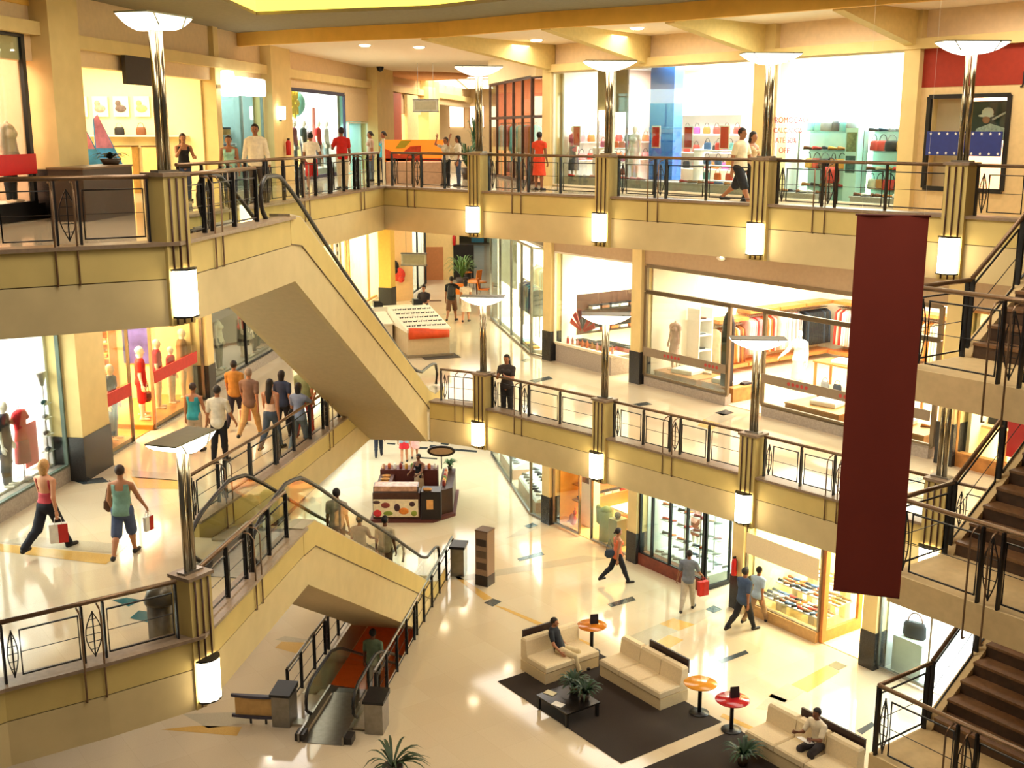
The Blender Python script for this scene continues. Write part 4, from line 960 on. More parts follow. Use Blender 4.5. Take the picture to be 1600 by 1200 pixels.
def round_table(label, p, c, menu):
    t = thing('round_table', label, 'table', (p[0], p[1], .018), 0)
    MB().lathe([(.02, .70), (.36, .70), (.375, .712), (.36, .724), (.02, .724)], 0, 0, 32).build('tabletop', M(c, .12, var=.05), t)
    MB().lathe([(.045, 0.02), (.045, .6), (.03, .66)], 0, 0, 12).build('pole', BLACK, t)
    MB().lathe([(.01, 0), (.22, 0), (.22, .015), (.05, .03)], 0, 0, 20).build('base', BLACK, t)
    m = MB()
    for k in range(4): m.tube([(0, 0, .56), (.2 * cos(k * pi / 2 + .5), .2 * sin(k * pi / 2 + .5), .695)], .018, 5)
    m.build('bracket', BLACK, t)
    if menu:
        m = MB().slabyz([(-.05, 0), (.05, 0), (.004, .24), (-.004, .24)], -.1, .1).build('menu_stand', M('#241a20', .4), None, (p[0] + .06, p[1] + .1, .743), .2); tag(m, 'small dark menu stand on the ' + menu, 'menu')
round_table('orange glass-topped round table behind the corner sofa', (1.98, 26.55), '#b86a1c', 'orange table behind the corner sofa')
round_table('orange glass-topped round table between the two long sofas', (4.18, 23.5), '#c98428', None)
round_table('red round table between the two rugs', (4.75, 22.75), '#a81c20', 'red table between the rugs')
def potplant(label, p, z, n, L, up, c='#1f3a20', pot='#4a3828', pr=.13, ph=.2, w=.03, seed=1, droop=.8):
    rnd = random.Random(seed); t = thing('potted_plant', label, 'plant', (p[0], p[1], z))
    MB().lathe([(pr * .7, 0), (pr, ph), (pr * .85, ph), (pr * .6, ph - .03), (.01, ph - .03)], 0, 0, 14).build('pot', M(pot, .5), t)
    m = MB()
    for i in range(n):
        a = rnd.uniform(0, 2 * pi); l = L * rnd.uniform(.6, 1.1); u = up * rnd.uniform(.5, 1.1); pts = []
        for k in range(6):
            q = k / 5; r = l * q; zz = ph - .02 + u * sin(min(q * 1.9, pi)) + (-droop * .35 * l * q * q)
            pts.append((r * cos(a), r * sin(a), zz, w * sin(pi * min(.97, q * .85 + .12))))
        L1 = [(x - sin(a) * ww, y + cos(a) * ww, zz) for x, y, zz, ww in pts]; R1 = [(x + sin(a) * ww, y - cos(a) * ww, zz) for x, y, zz, ww in pts]
        C1 = [(x, y, zz - .25 * ww) for x, y, zz, ww in pts]
        m.add(L1 + C1 + R1, [(k, k + 1, k + 7, k + 6) for k in range(5)] + [(k + 6, k + 7, k + 13, k + 12) for k in range(5)], 0, True)
    m.build('fronds', M(c, .5, var=.3, scale=6), t); return t
ct = thing('coffee_table', 'low dark coffee table with plants on the large rug', 'table', gp(880, 1108, 0) + (.018,), RR)
MB().box(-.35, -.5, .3, .75, .45, .34).build('tabletop', M('#1c1714', .2, var=.1), ct)
for x, y in ((-.3, -.45), (.7, -.45), (-.3, .4), (.7, .4)): MB().box(x - .03, y - .03, 0, x + .03, y + .03, .3).build('leg', BLACK, ct)
c = gp(880, 1108, 0)
for k, (x, y, lb) in enumerate(((.05, .28, 'dark green bushy plant on the coffee table beside the corner sofa'), (.45, .25, 'dark green fern on the coffee table nearest the long sofa'))):
    potplant(lb, (c[0] + E1[0] * x + NN[0] * y, c[1] + E1[1] * x + NN[1] * y), .36, 46, .42, .35, seed=k + 3, ph=.14)
for k, (x, y, cc, lb) in enumerate(((-.22, -.2, '#d0c4a0', 'cream magazine on the coffee table edge near the corner sofa'), (.3, -.38, '#e8e4dc', 'white leaflet on the front corner of the coffee table'))):
    m = MB().box(-.13, -.09, 0, .13, .09, .012).build('magazine', M(cc, .5), None, (c[0] + E1[0] * x + NN[0] * y, c[1] + E1[1] * x + NN[1] * y, .36), RR + .3); tag(m, lb, 'magazine')
potplant('dark green plant on the rug before the reader sofa', gp(1160, 1196, 0), .018, 40, .5, .35, seed=11)
potplant('palm whose frond tips peep in at the bottom edge', (-2.38, 20.75), 0, 26, .75, .5, c='#33452a', pot='#3a3026', seed=5, ph=.35, pr=.22)
t = thing('granite_pillar_sign', 'square brown granite information pillar on the ground floor', 'pillar', gp(758, 912, 0) + (0,), radians(-30))
MB().box(-.2, -.2, .32, .2, .2, 1.62).build('shaft', M('#8a6f58', .3, var=.2, scale=50), t); MB().box(-.205, -.205, 0, .205, .205, .32).build('base', M('#27201e', .3, var=.2), t)
MB().box(-.21, -.21, 1.62, .21, .21, 1.66).build('cap', M('#6c5444', .3), t)
for k in range(3): MB().box(-.16, -.212, .5 + k * .35, .16, -.2, .7 + k * .35).build('plaque', M(['#4a3a30', '#5c4a3c', '#3a2e28'][k], .4), t)
t = thing('litter_bin', 'grey domed litter bin beside the near left pillar', 'bin', (-5.0, 15.35, Z1), radians(20))
MB().lathe([(.19, 0), (.2, .02), (.2, .62), (.17, .64)], 0, 0, 4).build('bin_body', M('#857b6c', .4, var=.15), t)
MB().lathe([(.23, .66), (.24, .7), (.18, .86), (.06, .92), (.01, .92)], 0, 0, 16).build('lid', M('#5a5244', .35, .3), t); MB().box(-.1, -.1, .6, .1, .1, .7).build('opening', M('#5a2018', .6), t)
# ------------------------------------------------------------------ kiosks
K = thing('food_kiosk', 'brown wooden food kiosk with painted fruit panel on the ground floor', 'kiosk', (-4.6, 36.3, 0), 0)
MB().prism([(-.1, -.1), (2.0, -.1), (2.7, .6), (2.7, 3.2), (.2, 3.4), (-.1, 2.6)], 0, .1).build('plinth', M('#5a2a24', .5), K)
MB().box(0, 0, .1, 1.55, .55, 1.0).build('front_counter', DKWOOD, K)
pp = MB().box(.02, -.015, .18, 1.5, 0, .78).build('picture_panel', M('#ecdcb4', .5), K)
m = MB()
for x, z, rx, rz_, mi in ((.15, .3, .14, .13, 0), (.42, .58, .15, .1, 1), (.5, .3, .16, .08, 2), (.8, .5, .1, .14, 3), (1.02, .38, .17, .12, 4), (1.3, .62, .1, .09, 3), (1.36, .3, .1, .1, 2), (.12, .68, .13, .06, 3)):
    m.loft([[(x + rx * q * cos(2 * pi * i / 14), y, z + rz_ * q * sin(2 * pi * i / 14)) for i in range(14)] for y, q in ((-.015, 1), (-.03, .8), (-.034, .3))], mi)
m.build('painted_fruit', [M(c, .5, var=.15) for c in ('#cc3038', '#8a3a30', '#8a9a3a', '#4a3030', '#d8802c')], pp)
fc = MB().slabyz([(0, 1.0), (.5, 1.0), (.5, 1.22), (.1, 1.18)], .02, 1.5).build('food_case', M('#3c2c24', .3), K)
MB().slabyz([(.02, 1.06), (.1, 1.185), (.5, 1.225), (.5, 1.235), (.09, 1.2), (.0, 1.06)], .05, 1.47).build('case_front', M('#a87e60', .25, var=.3, scale=8), fc)
cc = MB().box(1.6, -.05, .1, 2.25, .6, 1.05).build('corner_counter', M('#1f1815', .4), K); MB().box(1.78, -.065, .45, 2.0, -.05, .78).build('price_card', M('#d8a05c', .5), cc)
MB().prism([(2.25, .45), (2.6, .75), (2.6, 3.0), (2.15, 3.0), (2.15, .5)], .1, .95).build('side_counter', M('#3a2318', .4), K)
MB().box(0.0, 2.3, .1, 2.0, 2.9, 1.1).build('back_counter', M('#5a2c24', .5), K); MB().box(.0, .55, .1, .5, 2.4, .95).build('left_counter', M('#4a241c', .5), K)
kx, ky = -4.6, 36.3
t = thing('oval_sign', 'oval brown sign board on a post at the back of the food kiosk', 'sign', (kx + 2.1, ky + 2.95, 1.0)); MB().tube([(0, 0, -.05), (0, 0, .4)], .025, 6).build('post', BLACK, t)
ob_ = MB().loft([[(.5 * q * cos(2 * pi * i / 20), y, .6 + .2 * q * sin(2 * pi * i / 20)) for i in range(20)] for y, q in ((-.04, .9), (-.03, 1), (.03, 1), (.04, .9))], 0, False).build('board', M('#2c2018', .4), t)
MB().loft([[(.4 * cos(2 * pi * i / 20), y, .6 + .12 * sin(2 * pi * i / 20)) for i in range(20)] for y in (-.05, -.042)], 0, False).build('board_face', M('#b08a60', .5), ob_)
rnd = random.Random(3)
jar = MB().lathe([(.05, 0), (.06, .02), (.06, .14), (.045, .16), (.045, .19), (.01, .19)], 0, 0, 10).build('sweet_jar', M('#d8b090', .3)); jm = jar.data
jars = [jar]
cols = ['#d8b090', '#c86a3a', '#e8e0d0', '#8a3028', '#d8a048', '#6a8a3a', '#b0483c']
spots = [(.1 + .2 * k, 2.45 + .05 * (k % 2), 1.1, 'back') for k in range(10)] + [(2.3, .95 + .26 * k, .95, 'right') for k in range(7)]
for k, (x, y, z, side) in enumerate(spots):
    j = jar if k == 0 else link(jm, 'sweet_jar'); j.location = (kx + x, ky + y, z); recolor(j, 0, M(cols[k % 7], .35))
    i = k if side == 'back' else k - 10
    tag(j, '%s sweet jar on %s counter of the food kiosk, %s from near end' % (['pale', 'orange', 'white', 'dark red', 'yellow', 'green', 'brick red'][k % 7], side, ORD[i]), 'jar', 'jars on the food kiosk')
potplant('green plant on the side counter of the food kiosk', (kx + 2.4, ky + 2.85, 0), .95, 40, .3, .3, c='#3c6a34', seed=21, ph=.12, pr=.1)
for k in range(4):
    b_ = MB().loft([[(q * .16 * cos(2 * pi * i / 12), q * .1 * sin(2 * pi * i / 12), z) for i in range(12)] for z, q in ((0, .8), (.07, 1), (.075, .9), (.03, .7))]).build('basket', M('#c08a4a', .6, var=.2), None, (kx + 1.8 + .02 * k, ky + .12 + .0 * k, 1.05) if k == 0 else (kx + 2.38, ky + 2.62 - .02 * k - .0 * k, .95) if False else (kx + .25, ky + .8 + .38 * k, .95), 0)
    tag(b_, 'wicker basket on the food kiosk %s' % ('corner counter' if k == 0 else 'left counter, %s from the picture panel' % ORD[k - 1]), 'basket', 'wicker baskets on the food kiosk')
# sunglasses kiosk on the middle floor
G = thing('sunglasses_kiosk', 'white kiosk with sloping display and orange end panel, middle floor', 'kiosk', (-3.35, 36.5, Z1), radians(20))
WK = M('#f4ead2', .4, var=.03)
MB().box(-.05, -.1, 0, 1.5, 3.2, .08).build('plinth', M('#8a7a60', .5), G)
MB().box(0, 0, .08, 1.4, 2.4, .82).build('counter_body', M('#cbb48c', .5, var=.05), G)
MB().slabyz([(-.05, .82), (2.5, .82), (2.5, 1.3), (-.05, .92)], -.04, 1.44).build('sloping_display', WK, G)
MB().loft([[(1.35 * k / 10 + .02, -.09 - .05 * sin(pi * k / 10), .62 + .0 * k), (1.35 * k / 10 + .02, -.01, .62), (1.35 * k / 10 + .02, -.01, .93 + .05 * cos(pi * k / 10)), (1.35 * k / 10 + .02, -.09 - .05 * sin(pi * k / 10), .9 + .05 * cos(pi * k / 10))] for k in range(11)], 0, True).build('orange_panel', M('#d84c1c', .45, var=.2, scale=4), G)
MB().box(-1.15, 1.6, .08, -.1, 2.5, .85).build('side_counter', WK, G); MB().slabyz([(1.5, .85), (2.6, .85), (2.6, 1.15), (1.5, .9)], -1.2, -.08).build('side_display', WK, G)
MB().box(-1.2, 2.9, .08, 1.45, 3.2, 1.25).build('back_counter', WK, G)
sg = MB()
for s in (-1, 1):
    sg.loft([[(s * .034 + .03 * cos(2 * pi * i / 8), y, .022 * sin(2 * pi * i / 8) + .025) for i in range(8)] for y in (-.004, .004)], 0, False); sg.tube([(s * .065, 0, .03), (s * .065, .12, .03)], .004, 4)
sg.tube([(-.01, 0, .03), (.01, 0, .03)], .005, 4); g0 = sg.build('sunglasses', BLACK); first = True
for r in range(5):
    for k in range(8):
        x, y = .1 + .17 * k, .25 + .45 * r; a = radians(20); z = .92 + (y + .05) * .38 / 2.55 + .005
        j = g0 if first else link(g0.data, 'sunglasses'); first = False
        j.location = (-3.35 + x * cos(a) - y * sin(a), 36.5 + x * sin(a) + y * cos(a), Z1 + z); j.rotation_euler = (.15, 0, a)
        tag(j, 'dark sunglasses on sloping white kiosk display, %s in the %s row up' % (ORD[k], ORD[r]), 'sunglasses', 'sunglasses on the white kiosk')
m = MB().box(-.6, -.4, 0, .6, .4, .012).build('floor_mat', M('#4a4034', .9, var=.2, scale=50), None, (-2.35, 36.75, Z1 + .004), radians(20)); tag(m, 'dark floor mat beside the sunglasses kiosk', 'mat')
for x, lb in ((-.4, 'black cash register on the back counter of the sunglasses kiosk, left of the seller'), (1.0, 'small black box on the back counter of the sunglasses kiosk')):
    a = radians(20); y = 3.05; m = MB().slabxz([(0, 0), (.32, 0), (.32, .12), (.2, .2), (0, .2)], -.1, .1).build('cash_register', BLACK, None, (-3.35 + x * cos(a) - y * sin(a), 36.5 + x * sin(a) + y * cos(a), Z1 + 1.25), a); tag(m, lb, 'cash register')
# orange kiosk on the far top floor
K = thing('orange_kiosk', 'kiosk with orange and red backlit picture panels, far top floor', 'kiosk', (-4.05, 37.6, Z2), 0)
MB().box(0, 0, 0, 1.85, 1.6, .68).build('counter', M('#c8a284', .4), K)
pp = MB().box(-.02, -.03, .7, 1.87, .0, 1.38).build('picture_panel', EM('#e8781c', .9), K)
m = MB()
for x0, pts, mi in ((0, [(0, .72), (.0, 1.1), (.35, .95), (.8, .72)], 0), (0, [(.45, .9), (.8, 1.18), (1.15, 1.2), (1.1, .8), (.7, .76)], 0), (0, [(.3, 1.1), (.5, 1.36), (.85, 1.36), (.62, 1.12)], 1), (0, [(0.0, .72), (1.85, .72), (1.85, .8), (0, .8)], 2)):
    m.slabxz(pts, -.045, -.03, mi)
m.build('picture_shapes', [M('#c8401a', .5, var=.2), M('#b8a028', .5), M('#a81a14', .5)], pp)
MB().box(-.1, -.06, 0, -.02, .02, 1.42).box(1.87, -.06, 0, 1.95, .02, 1.42).build('post', CREAM, K)
for k, (p, z, zc, lb) in enumerate((((-3.35, 46, 0), 13.6, 15.2, 'grey hanging sign box over the far top corridor'), ((-3.75, 44, 0), 7.85, 10.25, 'grey hanging sign box over the far middle corridor'))):
    t = thing('hanging_sign', lb, 'sign', (p[0], p[1], z), radians(-8))
    MB().loft([[(-.48 + .96 * i / 8, y * (1 + .0 * i), s * (.22 - .05 * abs(i - 4) / 4 * 0)) for y, s in ((-.07, -1), (.07, -1), (.07, 1), (-.07, 1))] for i in range(9)], 0, False).build('box', M('#a9a08c', .4), t)
    MB().box(-.42, -.075, -.16, .42, -.07, .16).build('face', M('#8f8468', .5, var=.08), t); MB().box(-.5, -.08, .2, .5, .08, .25).box(-.5, -.08, -.25, .5, .08, -.2).build('edge_rail', STEEL, t)
    for x in (-.3, .3): MB().tube([(x, 0, .22), (x, 0, zc - z)], .008, 4).build('rod', STEEL, t)
potplant('leafy potted plant on the floor right of the orange kiosk', (-1.55, 41, 0), Z2, 50, .7, .9, c='#33502a', seed=31, ph=.4, pr=.25)
potplant('tall cactus-like potted plant by the far top corridor wall', (-1.35, 43.5, 0), Z2, 40, .35, 1.6, c='#2c5030', seed=32, ph=.5, pr=.25, droop=.2)
potplant('feathery palm in the far middle corridor behind the couple', (-2.3, 53.0, 0), Z1, 70, .9, 1.1, c='#5a7a34', seed=33, ph=.5, pr=.3, droop=1.2)
def chair(label, p, rz, c='#d8761c'):
    t = thing('chair', label, 'chair', (p[0], p[1], Z1), rz, 'orange cafe chairs')
    MB().box(-.22, -.22, .43, .22, .22, .47).build('seat', M(c, .5), t); MB().slabyz([(.18, .47), (.22, .47), (.28, .9), (.24, .9)], -.21, .21).build('backrest', M(c, .5), t)
    for x in (-.19, .19):
        for y in (-.19, .19): MB().tube([(x, y, 0), (x * .95, y * .95, .44)], .014, 5).build('leg', STEEL, t)
    return t
for (px, py), lb in (((722, 475), 'orange cafe chair nearest the couple in the far middle corridor'), ((742, 452), 'orange cafe chair behind the couple'), ((756, 468), 'orange cafe chair beside the white corner shop'), ((728, 440), 'orange cafe chair at the back of the far cafe')):
    p = gp(px, py, Z1); chair(lb, p, px * .7)
t = thing('cafe_table', 'orange cafe table among orange chairs in the far middle corridor', 'table', gp(745, 466, Z1) + (Z1,)); MB().lathe([(.02, .70), (.45, .7), (.45, .74), (.02, .74)], 0, 0, 20).build('tabletop', M('#d08030', .4), t)
MB().lathe([(.3, 0), (.3, .02), (.04, .05), (.04, .7)], 0, 0, 12).build('pedestal', STEEL, t)
# ------------------------------------------------------------------ goods
_g = {}
def ring2(w, d, z, n=12, y=0.0, x=0.0): return [(x + w * cos(2 * pi * i / n), y + d * sin(2 * pi * i / n), z) for i in range(n)]
def goods_mesh(kind):
    if kind in _g: return _g[kind]
    m = MB(); n2 = 1
    if kind == 'shoe':
        pr = [(-.13, .02, .03, .055), (-.11, .032, .034, .075), (-.05, .034, .034, .07), (.0, .036, .03, .055), (.06, .042, .028, .045), (.11, .036, .024, .036), (.135, .015, .018, .022)]
        m.loft([[(x, w * cos(2 * pi * i / 10), .012 + max(0, h * (.5 + .5 * sin(2 * pi * i / 10)))) for i in range(10)] for x, w, _, h in pr], 0)
        m.prism([(-.135, -.03), (.0, -.034), (.09, -.042), (.137, -.012), (.137, .012), (.09, .042), (0, .034), (-.135, .03)], 0, .014, 1); n2 = 2
    elif kind == 'bag':
        m.loft([ring2(.13, .05, 0), ring2(.15, .06, .03), ring2(.145, .05, .16), ring2(.12, .03, .21)], 0)
        m.tube([(.09 * cos(a) * -1, 0, .2 + .13 * sin(a)) for a in [pi * k / 8 for k in range(9)]], .009, 5, 1); n2 = 2
    elif kind == 'garment':
        rows = []
        for z, w, t in ((0, .05, .015), (-.03, .12, .02), (-.07, .2, .025), (-.2, .21, .03), (-.45, .2, .035), (-.72, .215, .04), (-.9, .22, .042)):
            rows.append([(t * (1 + .35 * sin(5 * i + z * 9)) * cos(2 * pi * i / 14), w * sin(2 * pi * i / 14), z) for i in range(14)])
        m.loft(rows, 0); m.tube([(0, 0, 0), (0, 0, .05), (0, .02, .08), (0, .035, .06)], .004, 4, 1); n2 = 2
    elif kind == 'fold':
        m.loft([[(x * q, y * q, z) for x, y in ((-.16, -.15), (.16, -.15), (.17, 0), (.16, .15), (-.16, .15), (-.17, 0))] for z, q in ((0, .96), (.012, 1), (.045, 1), (.058, .94))], 0, False)
    elif kind == 'box':
        m.box(-.15, -.1, 0, .15, .1, .11, 0).box(-.155, -.105, .085, .155, .105, .115, 1); n2 = 2
    elif kind == 'bottle':
        m.lathe([(.01, 0), (.03, 0), (.032, .01), (.032, .12), (.012, .15), (.012, .18), (.001, .18)], 0, 0, 8)
    elif kind == 'ball': m.ell((0, 0, .11), (.11, .11, .11), 14, 8)
    elif kind == 'scarf':
        m.loft([[(x + .03 * sin(z * 6) , y, z) for x, y in ((-.09 * q, -.02), (.09 * q, -.02), (.09 * q, .02), (-.09 * q, .02))] for z, q in ((0, .5), (-.15, .9), (-.5, .7), (-.9, 1.2), (-1.2, 1.5))], 0)
    me = bpy.data.meshes.new(kind); me.from_pydata(m.v, [], m.f); me.polygons.foreach_set('material_index', m.m); me.polygons.foreach_set('use_smooth', m.sm)
    for i in range(n2): me.materials.append([WHITE, BLACK][i]);
    me.update(); _g[kind] = me; return me
NAMES = {'shoe': ('shoe', 'shoe'), 'bag': ('handbag', 'bag'), 'garment': ('hanging_garment', 'clothes'), 'fold': ('folded_shirt', 'clothes'), 'box': ('shoe_box', 'box'), 'bottle': ('bottle', 'bottle'), 'ball': ('ball', 'ball'), 'scarf': ('scarf', 'scarf')}
CN = {}
def good(kind, frame, rot, p, c, label, group, rz=0.0, c2=None, sc=1.0):
    o = link(goods_mesh(kind), NAMES[kind][0], None, frame(p[0], p[1], p[2]), rot + rz)
    if sc != 1: o.scale = (sc, sc, sc)
    recolor(o, 0, M(c, .6, var=.12))
    if c2: recolor(o, 1, M(c2, .6))
    return tag(o, label, NAMES[kind][1], group)
CW_ = {'#1c1b1f': 'black', '#e9e4da': 'white', '#c8382e': 'red', '#b87838': 'tan', '#7a4a2c': 'brown', '#4a6a9a': 'blue', '#d8a048': 'yellow', '#d88a8a': 'pink', '#8a8f94': 'grey', '#d8682c': 'orange',
       '#4a7a5a': 'green', '#e8b8a8': 'pale pink', '#2c3848': 'navy', '#d8c8a8': 'cream', '#7ac0c8': 'turquoise', '#8a2c3c': 'dark red', '#c04a8a': 'magenta'}
BK, WH_, RD, TN, BR, BL, YE, PK, GY, OR, GN, PP, NV, CR, TQ, DR, MG = CW_.keys()
def row(kind, frame, rot, x0, x1, y, z, cols, where, group=None, rz=0.0, step=None, alt=None, sc=1.0, along='x'):
    n = len(cols)
    if kind == 'shoe' and rz == 0: rz = 1.25
    for k, c in enumerate(cols):
        q = x0 + (x1 - x0) * (k + .5) / n
        p = (q, y, z) if along == 'x' else (y, q, z)
        good(kind, frame, rot, p, c, '%s %s %s, %s along' % (CW_[c], NAMES[kind][0].replace('_', ' '), where, ORD[k]), group or NAMES[kind][0].replace('_', ' ') + 's ' + where, rz + (alt or 0) * (k % 3 - 1), BK if c != BK else GY, sc)
def rc(n, pal, seed): r = random.Random(seed); return [r.choice(pal) for _ in range(n)]
def fixture(name, label, cat, frame, rot, parts, loc=(0, 0, 0), rz=0.0, group=None):
    """parts: (part name, material, list of boxes) in the local frame"""
    t = thing(name, label, cat, frame(*loc), rot + rz, group)
    for nm, m, bs in parts:
        mb = MB()
        for b in bs: mb.box(*b)
        mb.build(nm, m, t)
    return t
def shelf_unit(label, frame, rot, x0, x1, y0, y1, z0, zs, top, mat=WHITE, back=True, glass=False):
    w, d = x1 - x0, y1 - y0
    parts = [('shelf', GLASS if glass else mat, [(0, 0, z - .015, w, d, z + .015)]) for z in zs]
    parts.append(('side_panel', STEEL if glass else mat, [(-.02, 0, 0, .01, d if not glass else .03, top), (w - .01, 0, 0, w + .02, d if not glass else .03, top)]))
    if back: parts.append(('back_panel', mat, [(0, d, 0, w, d + .03, top)]))
    return fixture('shelf_unit', label, 'shelves', frame, rot, parts, (x0, y0, z0))
def plinth(label, frame, rot, x0, x1, y0, y1, z0, h, mat, top=None, name='display_platform'):
    return fixture(name, label, 'display platform', frame, rot, [('base', mat, [(0, 0, 0, x1 - x0, y1 - y0, h - .04)]), ('top', top or mat, [(-.02, -.02, h - .04, x1 - x0 + .02, y1 - y0 + .02, h)])], (x0, y0, z0))
def table(label, frame, rot, x, y, z0, w, d, h, mat, rz=0.0):
    return fixture('display_table', label, 'table', frame, rot, [('tabletop', mat, [(-w / 2, -d / 2, h - .05, w / 2, d / 2, h)])] + [('leg', mat, [(a - .03, b - .03, 0, a + .03, b + .03, h - .05)]) for a in (-w / 2 + .06, w / 2 - .06) for b in (-d / 2 + .06, d / 2 - .06)], (x, y, z0), rz)
def mannequin(label, frame, rot, x, y, z, face, H=1.72, **o):
    o.setdefault('skin', '#f0e2cc'); p = frame(x, y, z)
    return figure('mannequin', label, 'mannequin', p, math.degrees(rot) + face, H, 'shop mannequins', blank=1, h=.02, **o)
def poster(name, label, cat, frame, rot, x0, x1, y, z0, z1, c, border=None, em=0):
    t = thing(name, label, cat, frame(x0, y, z0), rot)
    MB().box(0, -.01, 0, x1 - x0, .01, z1 - z0).build('panel', EM(c, em) if em else M(c, .5, var=.06, scale=3), t)
    if border: b = .03; MB().box(-b, -.005, -b, x1 - x0 + b, .015, z1 - z0 + b).build('border', M(border, .5), t)
    return t
def extinguisher(label, frame, rot, x, y, z):
    t = thing('fire_extinguisher', label, 'fire extinguisher', frame(x, y, z), rot)
    MB().lathe([(.01, 0), (.075, 0), (.08, .02), (.08, .4), (.05, .46), (.025, .48), (.01, .48)], 0, 0, 14).build('cylinder', M('#c01a18', .3), t)
    MB().box(-.02, -.05, .48, .02, .04, .53).build('valve', BLACK, t); MB().tube([(0, .03, .5), (.09, 0, .42), (.1, 0, .15)], .012, 5).build('hose', BLACK, t); return t
def ext_wall(frame, rot, x, y, z, label): return extinguisher(label, frame, rot, x, y, z)
S_ = lambda **k: k
# ------------------------------------------------------------------ right side, top floor
LW = (1, .96, .90)
shell(FR, RR, .2, 8.3, Z2, 4.6, M('#f4f1ea', .7, var=.02)); shoplight(FR, RR, .3, 8.2, 14.5, 4.6, 620, LW)
window(FR, RR, .12, 8.3, Z2 + .05, 14.38, (2.9,), fm=CREAM)
plinth('low beige platform along the window of the white bag and clothes shop', FR, RR, .3, 8.1, .15, 1.2, Z2, .3, STONE)
t = thing('blue_column', 'bright blue column standing inside the white top-floor shop', 'column', FR(3.72, 1.3, Z2 + .0), RR + .45); MB().box(-.36, -.36, 0, .36, .36, 3.6).build('shaft', M('#2f6fc4', .4, var=.06), t); MB().box(-.37, -.37, 1.62, .37, -.36, 1.78).build('pale_band', M('#6aa4e0', .4), t)
for x, lb in ((.97, 'red square poster at the left end of the white shop window'), (4.45, 'red square poster in front of the blue column'), (5.72, 'red square poster just right of the blue column'), (7.05, 'red square poster nearest the man in white T-shirt')):
    poster('hanging_poster', lb, 'poster', FR, RR, x, x + .28, .12, Z2 + 1.24, Z2 + 1.78, '#d02c20', '#f2ece4')
t = thing('hanging_screen', 'brown panel hanging between two thin posts in the white shop', 'panel', FR(1.5, .6, Z2), RR); MB().box(0, -.03, 2.2, 1.35, .03, 3.42).build('panel', M('#8a7458', .7), t); MB().box(0, -.03, 0, .05, .03, 2.2).box(1.3, -.03, 0, 1.35, .03, 2.2).build('post', M('#a09088', .5), t)
mannequin('mannequin in pink top and long grey skirt in the white shop window', FR, RR, .5, .5, Z2 + .3, -90, 1.5, top='tshirt', top_c='#d86a80', bot='skirt', bot_c='#5c5860', skirt_len=.75, fem=1)
mannequin('mannequin in white dress beside the blue column', FR, RR, 3.25, .55, Z2 + .3, -80, 1.5, top='dress', top_c='#ece6de', fem=1)
for k in range(2): shelf_unit('white wall shelves in the white top-floor shop, %s of the blue column' % ['left', 'right'][k], FR, RR, [.6, 5.4][k], [4.2, 8.1][k], 3.9, 4.4, Z2, (.5, 1.0, 1.55, 2.15), 2.3)
for i, z in enumerate((.52, 1.02, 1.57)):
    row('bag', FR, RR, .7, 4.1, 4.05, Z2 + z, rc(8, [PK, RD, OR, WH_, BK, MG], 40 + i), 'on %s wall shelf left of the blue column' % ['bottom', 'middle', 'top'][i])
    row('bag', FR, RR, 5.5, 8.0, 4.05, Z2 + z, rc(6, [BL, RD, YE, BK, TQ, OR], 50 + i), 'on %s wall shelf right of the blue column' % ['bottom', 'middle', 'top'][i])
row('bag', FR, RR, 5.6, 7.2, 4.3, Z2 + 2.2, [BK, GY, BK], 'hung high on the wall above red posters', sc=1.5)
lw, lr = lwall(FR, RR, .25, .6)
for i, z in enumerate((.75, 1.3)):
    fixture('shelf', 'long white shelf on the left wall of the white top-floor shop, %s' % ['lower', 'upper'][i], 'shelf', lw, lr, [('board', WHITE, [(0, -.3, 0, 3.6, 0, .03)])], (0, 0, Z2 + z)); row('bag', lw, lr, .1, 3.5, -.15, Z2 + z + .03, rc(9, [BK, RD, OR, OR, PK, TN], 33 + i), 'on the %s left-wall shelf of the white shop' % ['lower', 'upper'][i])
for x0, x1, s, w in ((1.3, 2.9, 1, 'left of the brown panel posts'), (5.6, 7.9, 2, 'behind the striding man')):
    shelf_unit('low white display shelves in the shop window, %s' % w, FR, RR, x0, x1, .6, 1.0, Z2 + .3, (.05, .45, .85), .9, back=False)
    for i, z in enumerate((.08, .48, .88)): row('bag', FR, RR, x0 + .1, x1 - .1, .8, Z2 + .3 + z, rc(5, [RD, PK, OR, MG] if s == 1 else [RD, OR, YE, BL, TQ], 60 + i + s), 'on %s window shelf %s' % (ORD[i], w), sc=.9)
row('shoe', FR, RR, .5, 4.0, .3, Z2 + .3, rc(10, [PK, RD, WH_], 71), 'on the beige window platform left of the blue column', alt=.5); row('shoe', FR, RR, 5.4, 8.0, .3, Z2 + .3, rc(8, [RD, BL, TN], 72), 'on the beige window platform right of the blue column', alt=.5)
shell(FR, RR, 8.7, 12.6, Z2, 4.0, M('#f2f4ef', .7, var=.02)); shoplight(FR, RR, 8.8, 12.5, 14.5, 4.0, 420, (.95, 1, .97))
w = window(FR, RR, 9.0, 12.62, Z2 + .05, 14.38, fm=CREAM)
RDM = M('#c22030', .6)
for k, (tx, s) in enumerate((('PROMOÇÃO', .2), ('CALÇADOS', .17), ('ATÉ 50%', .18), ('OFF', .2))): text(tx, s, RDM, w, (9.45 - .04 * k, -.02, Z2 + 1.93 - .24 * k), (pi / 2, 0, 0))
TEAL = M('#b4dcd4', .4, var=.03)
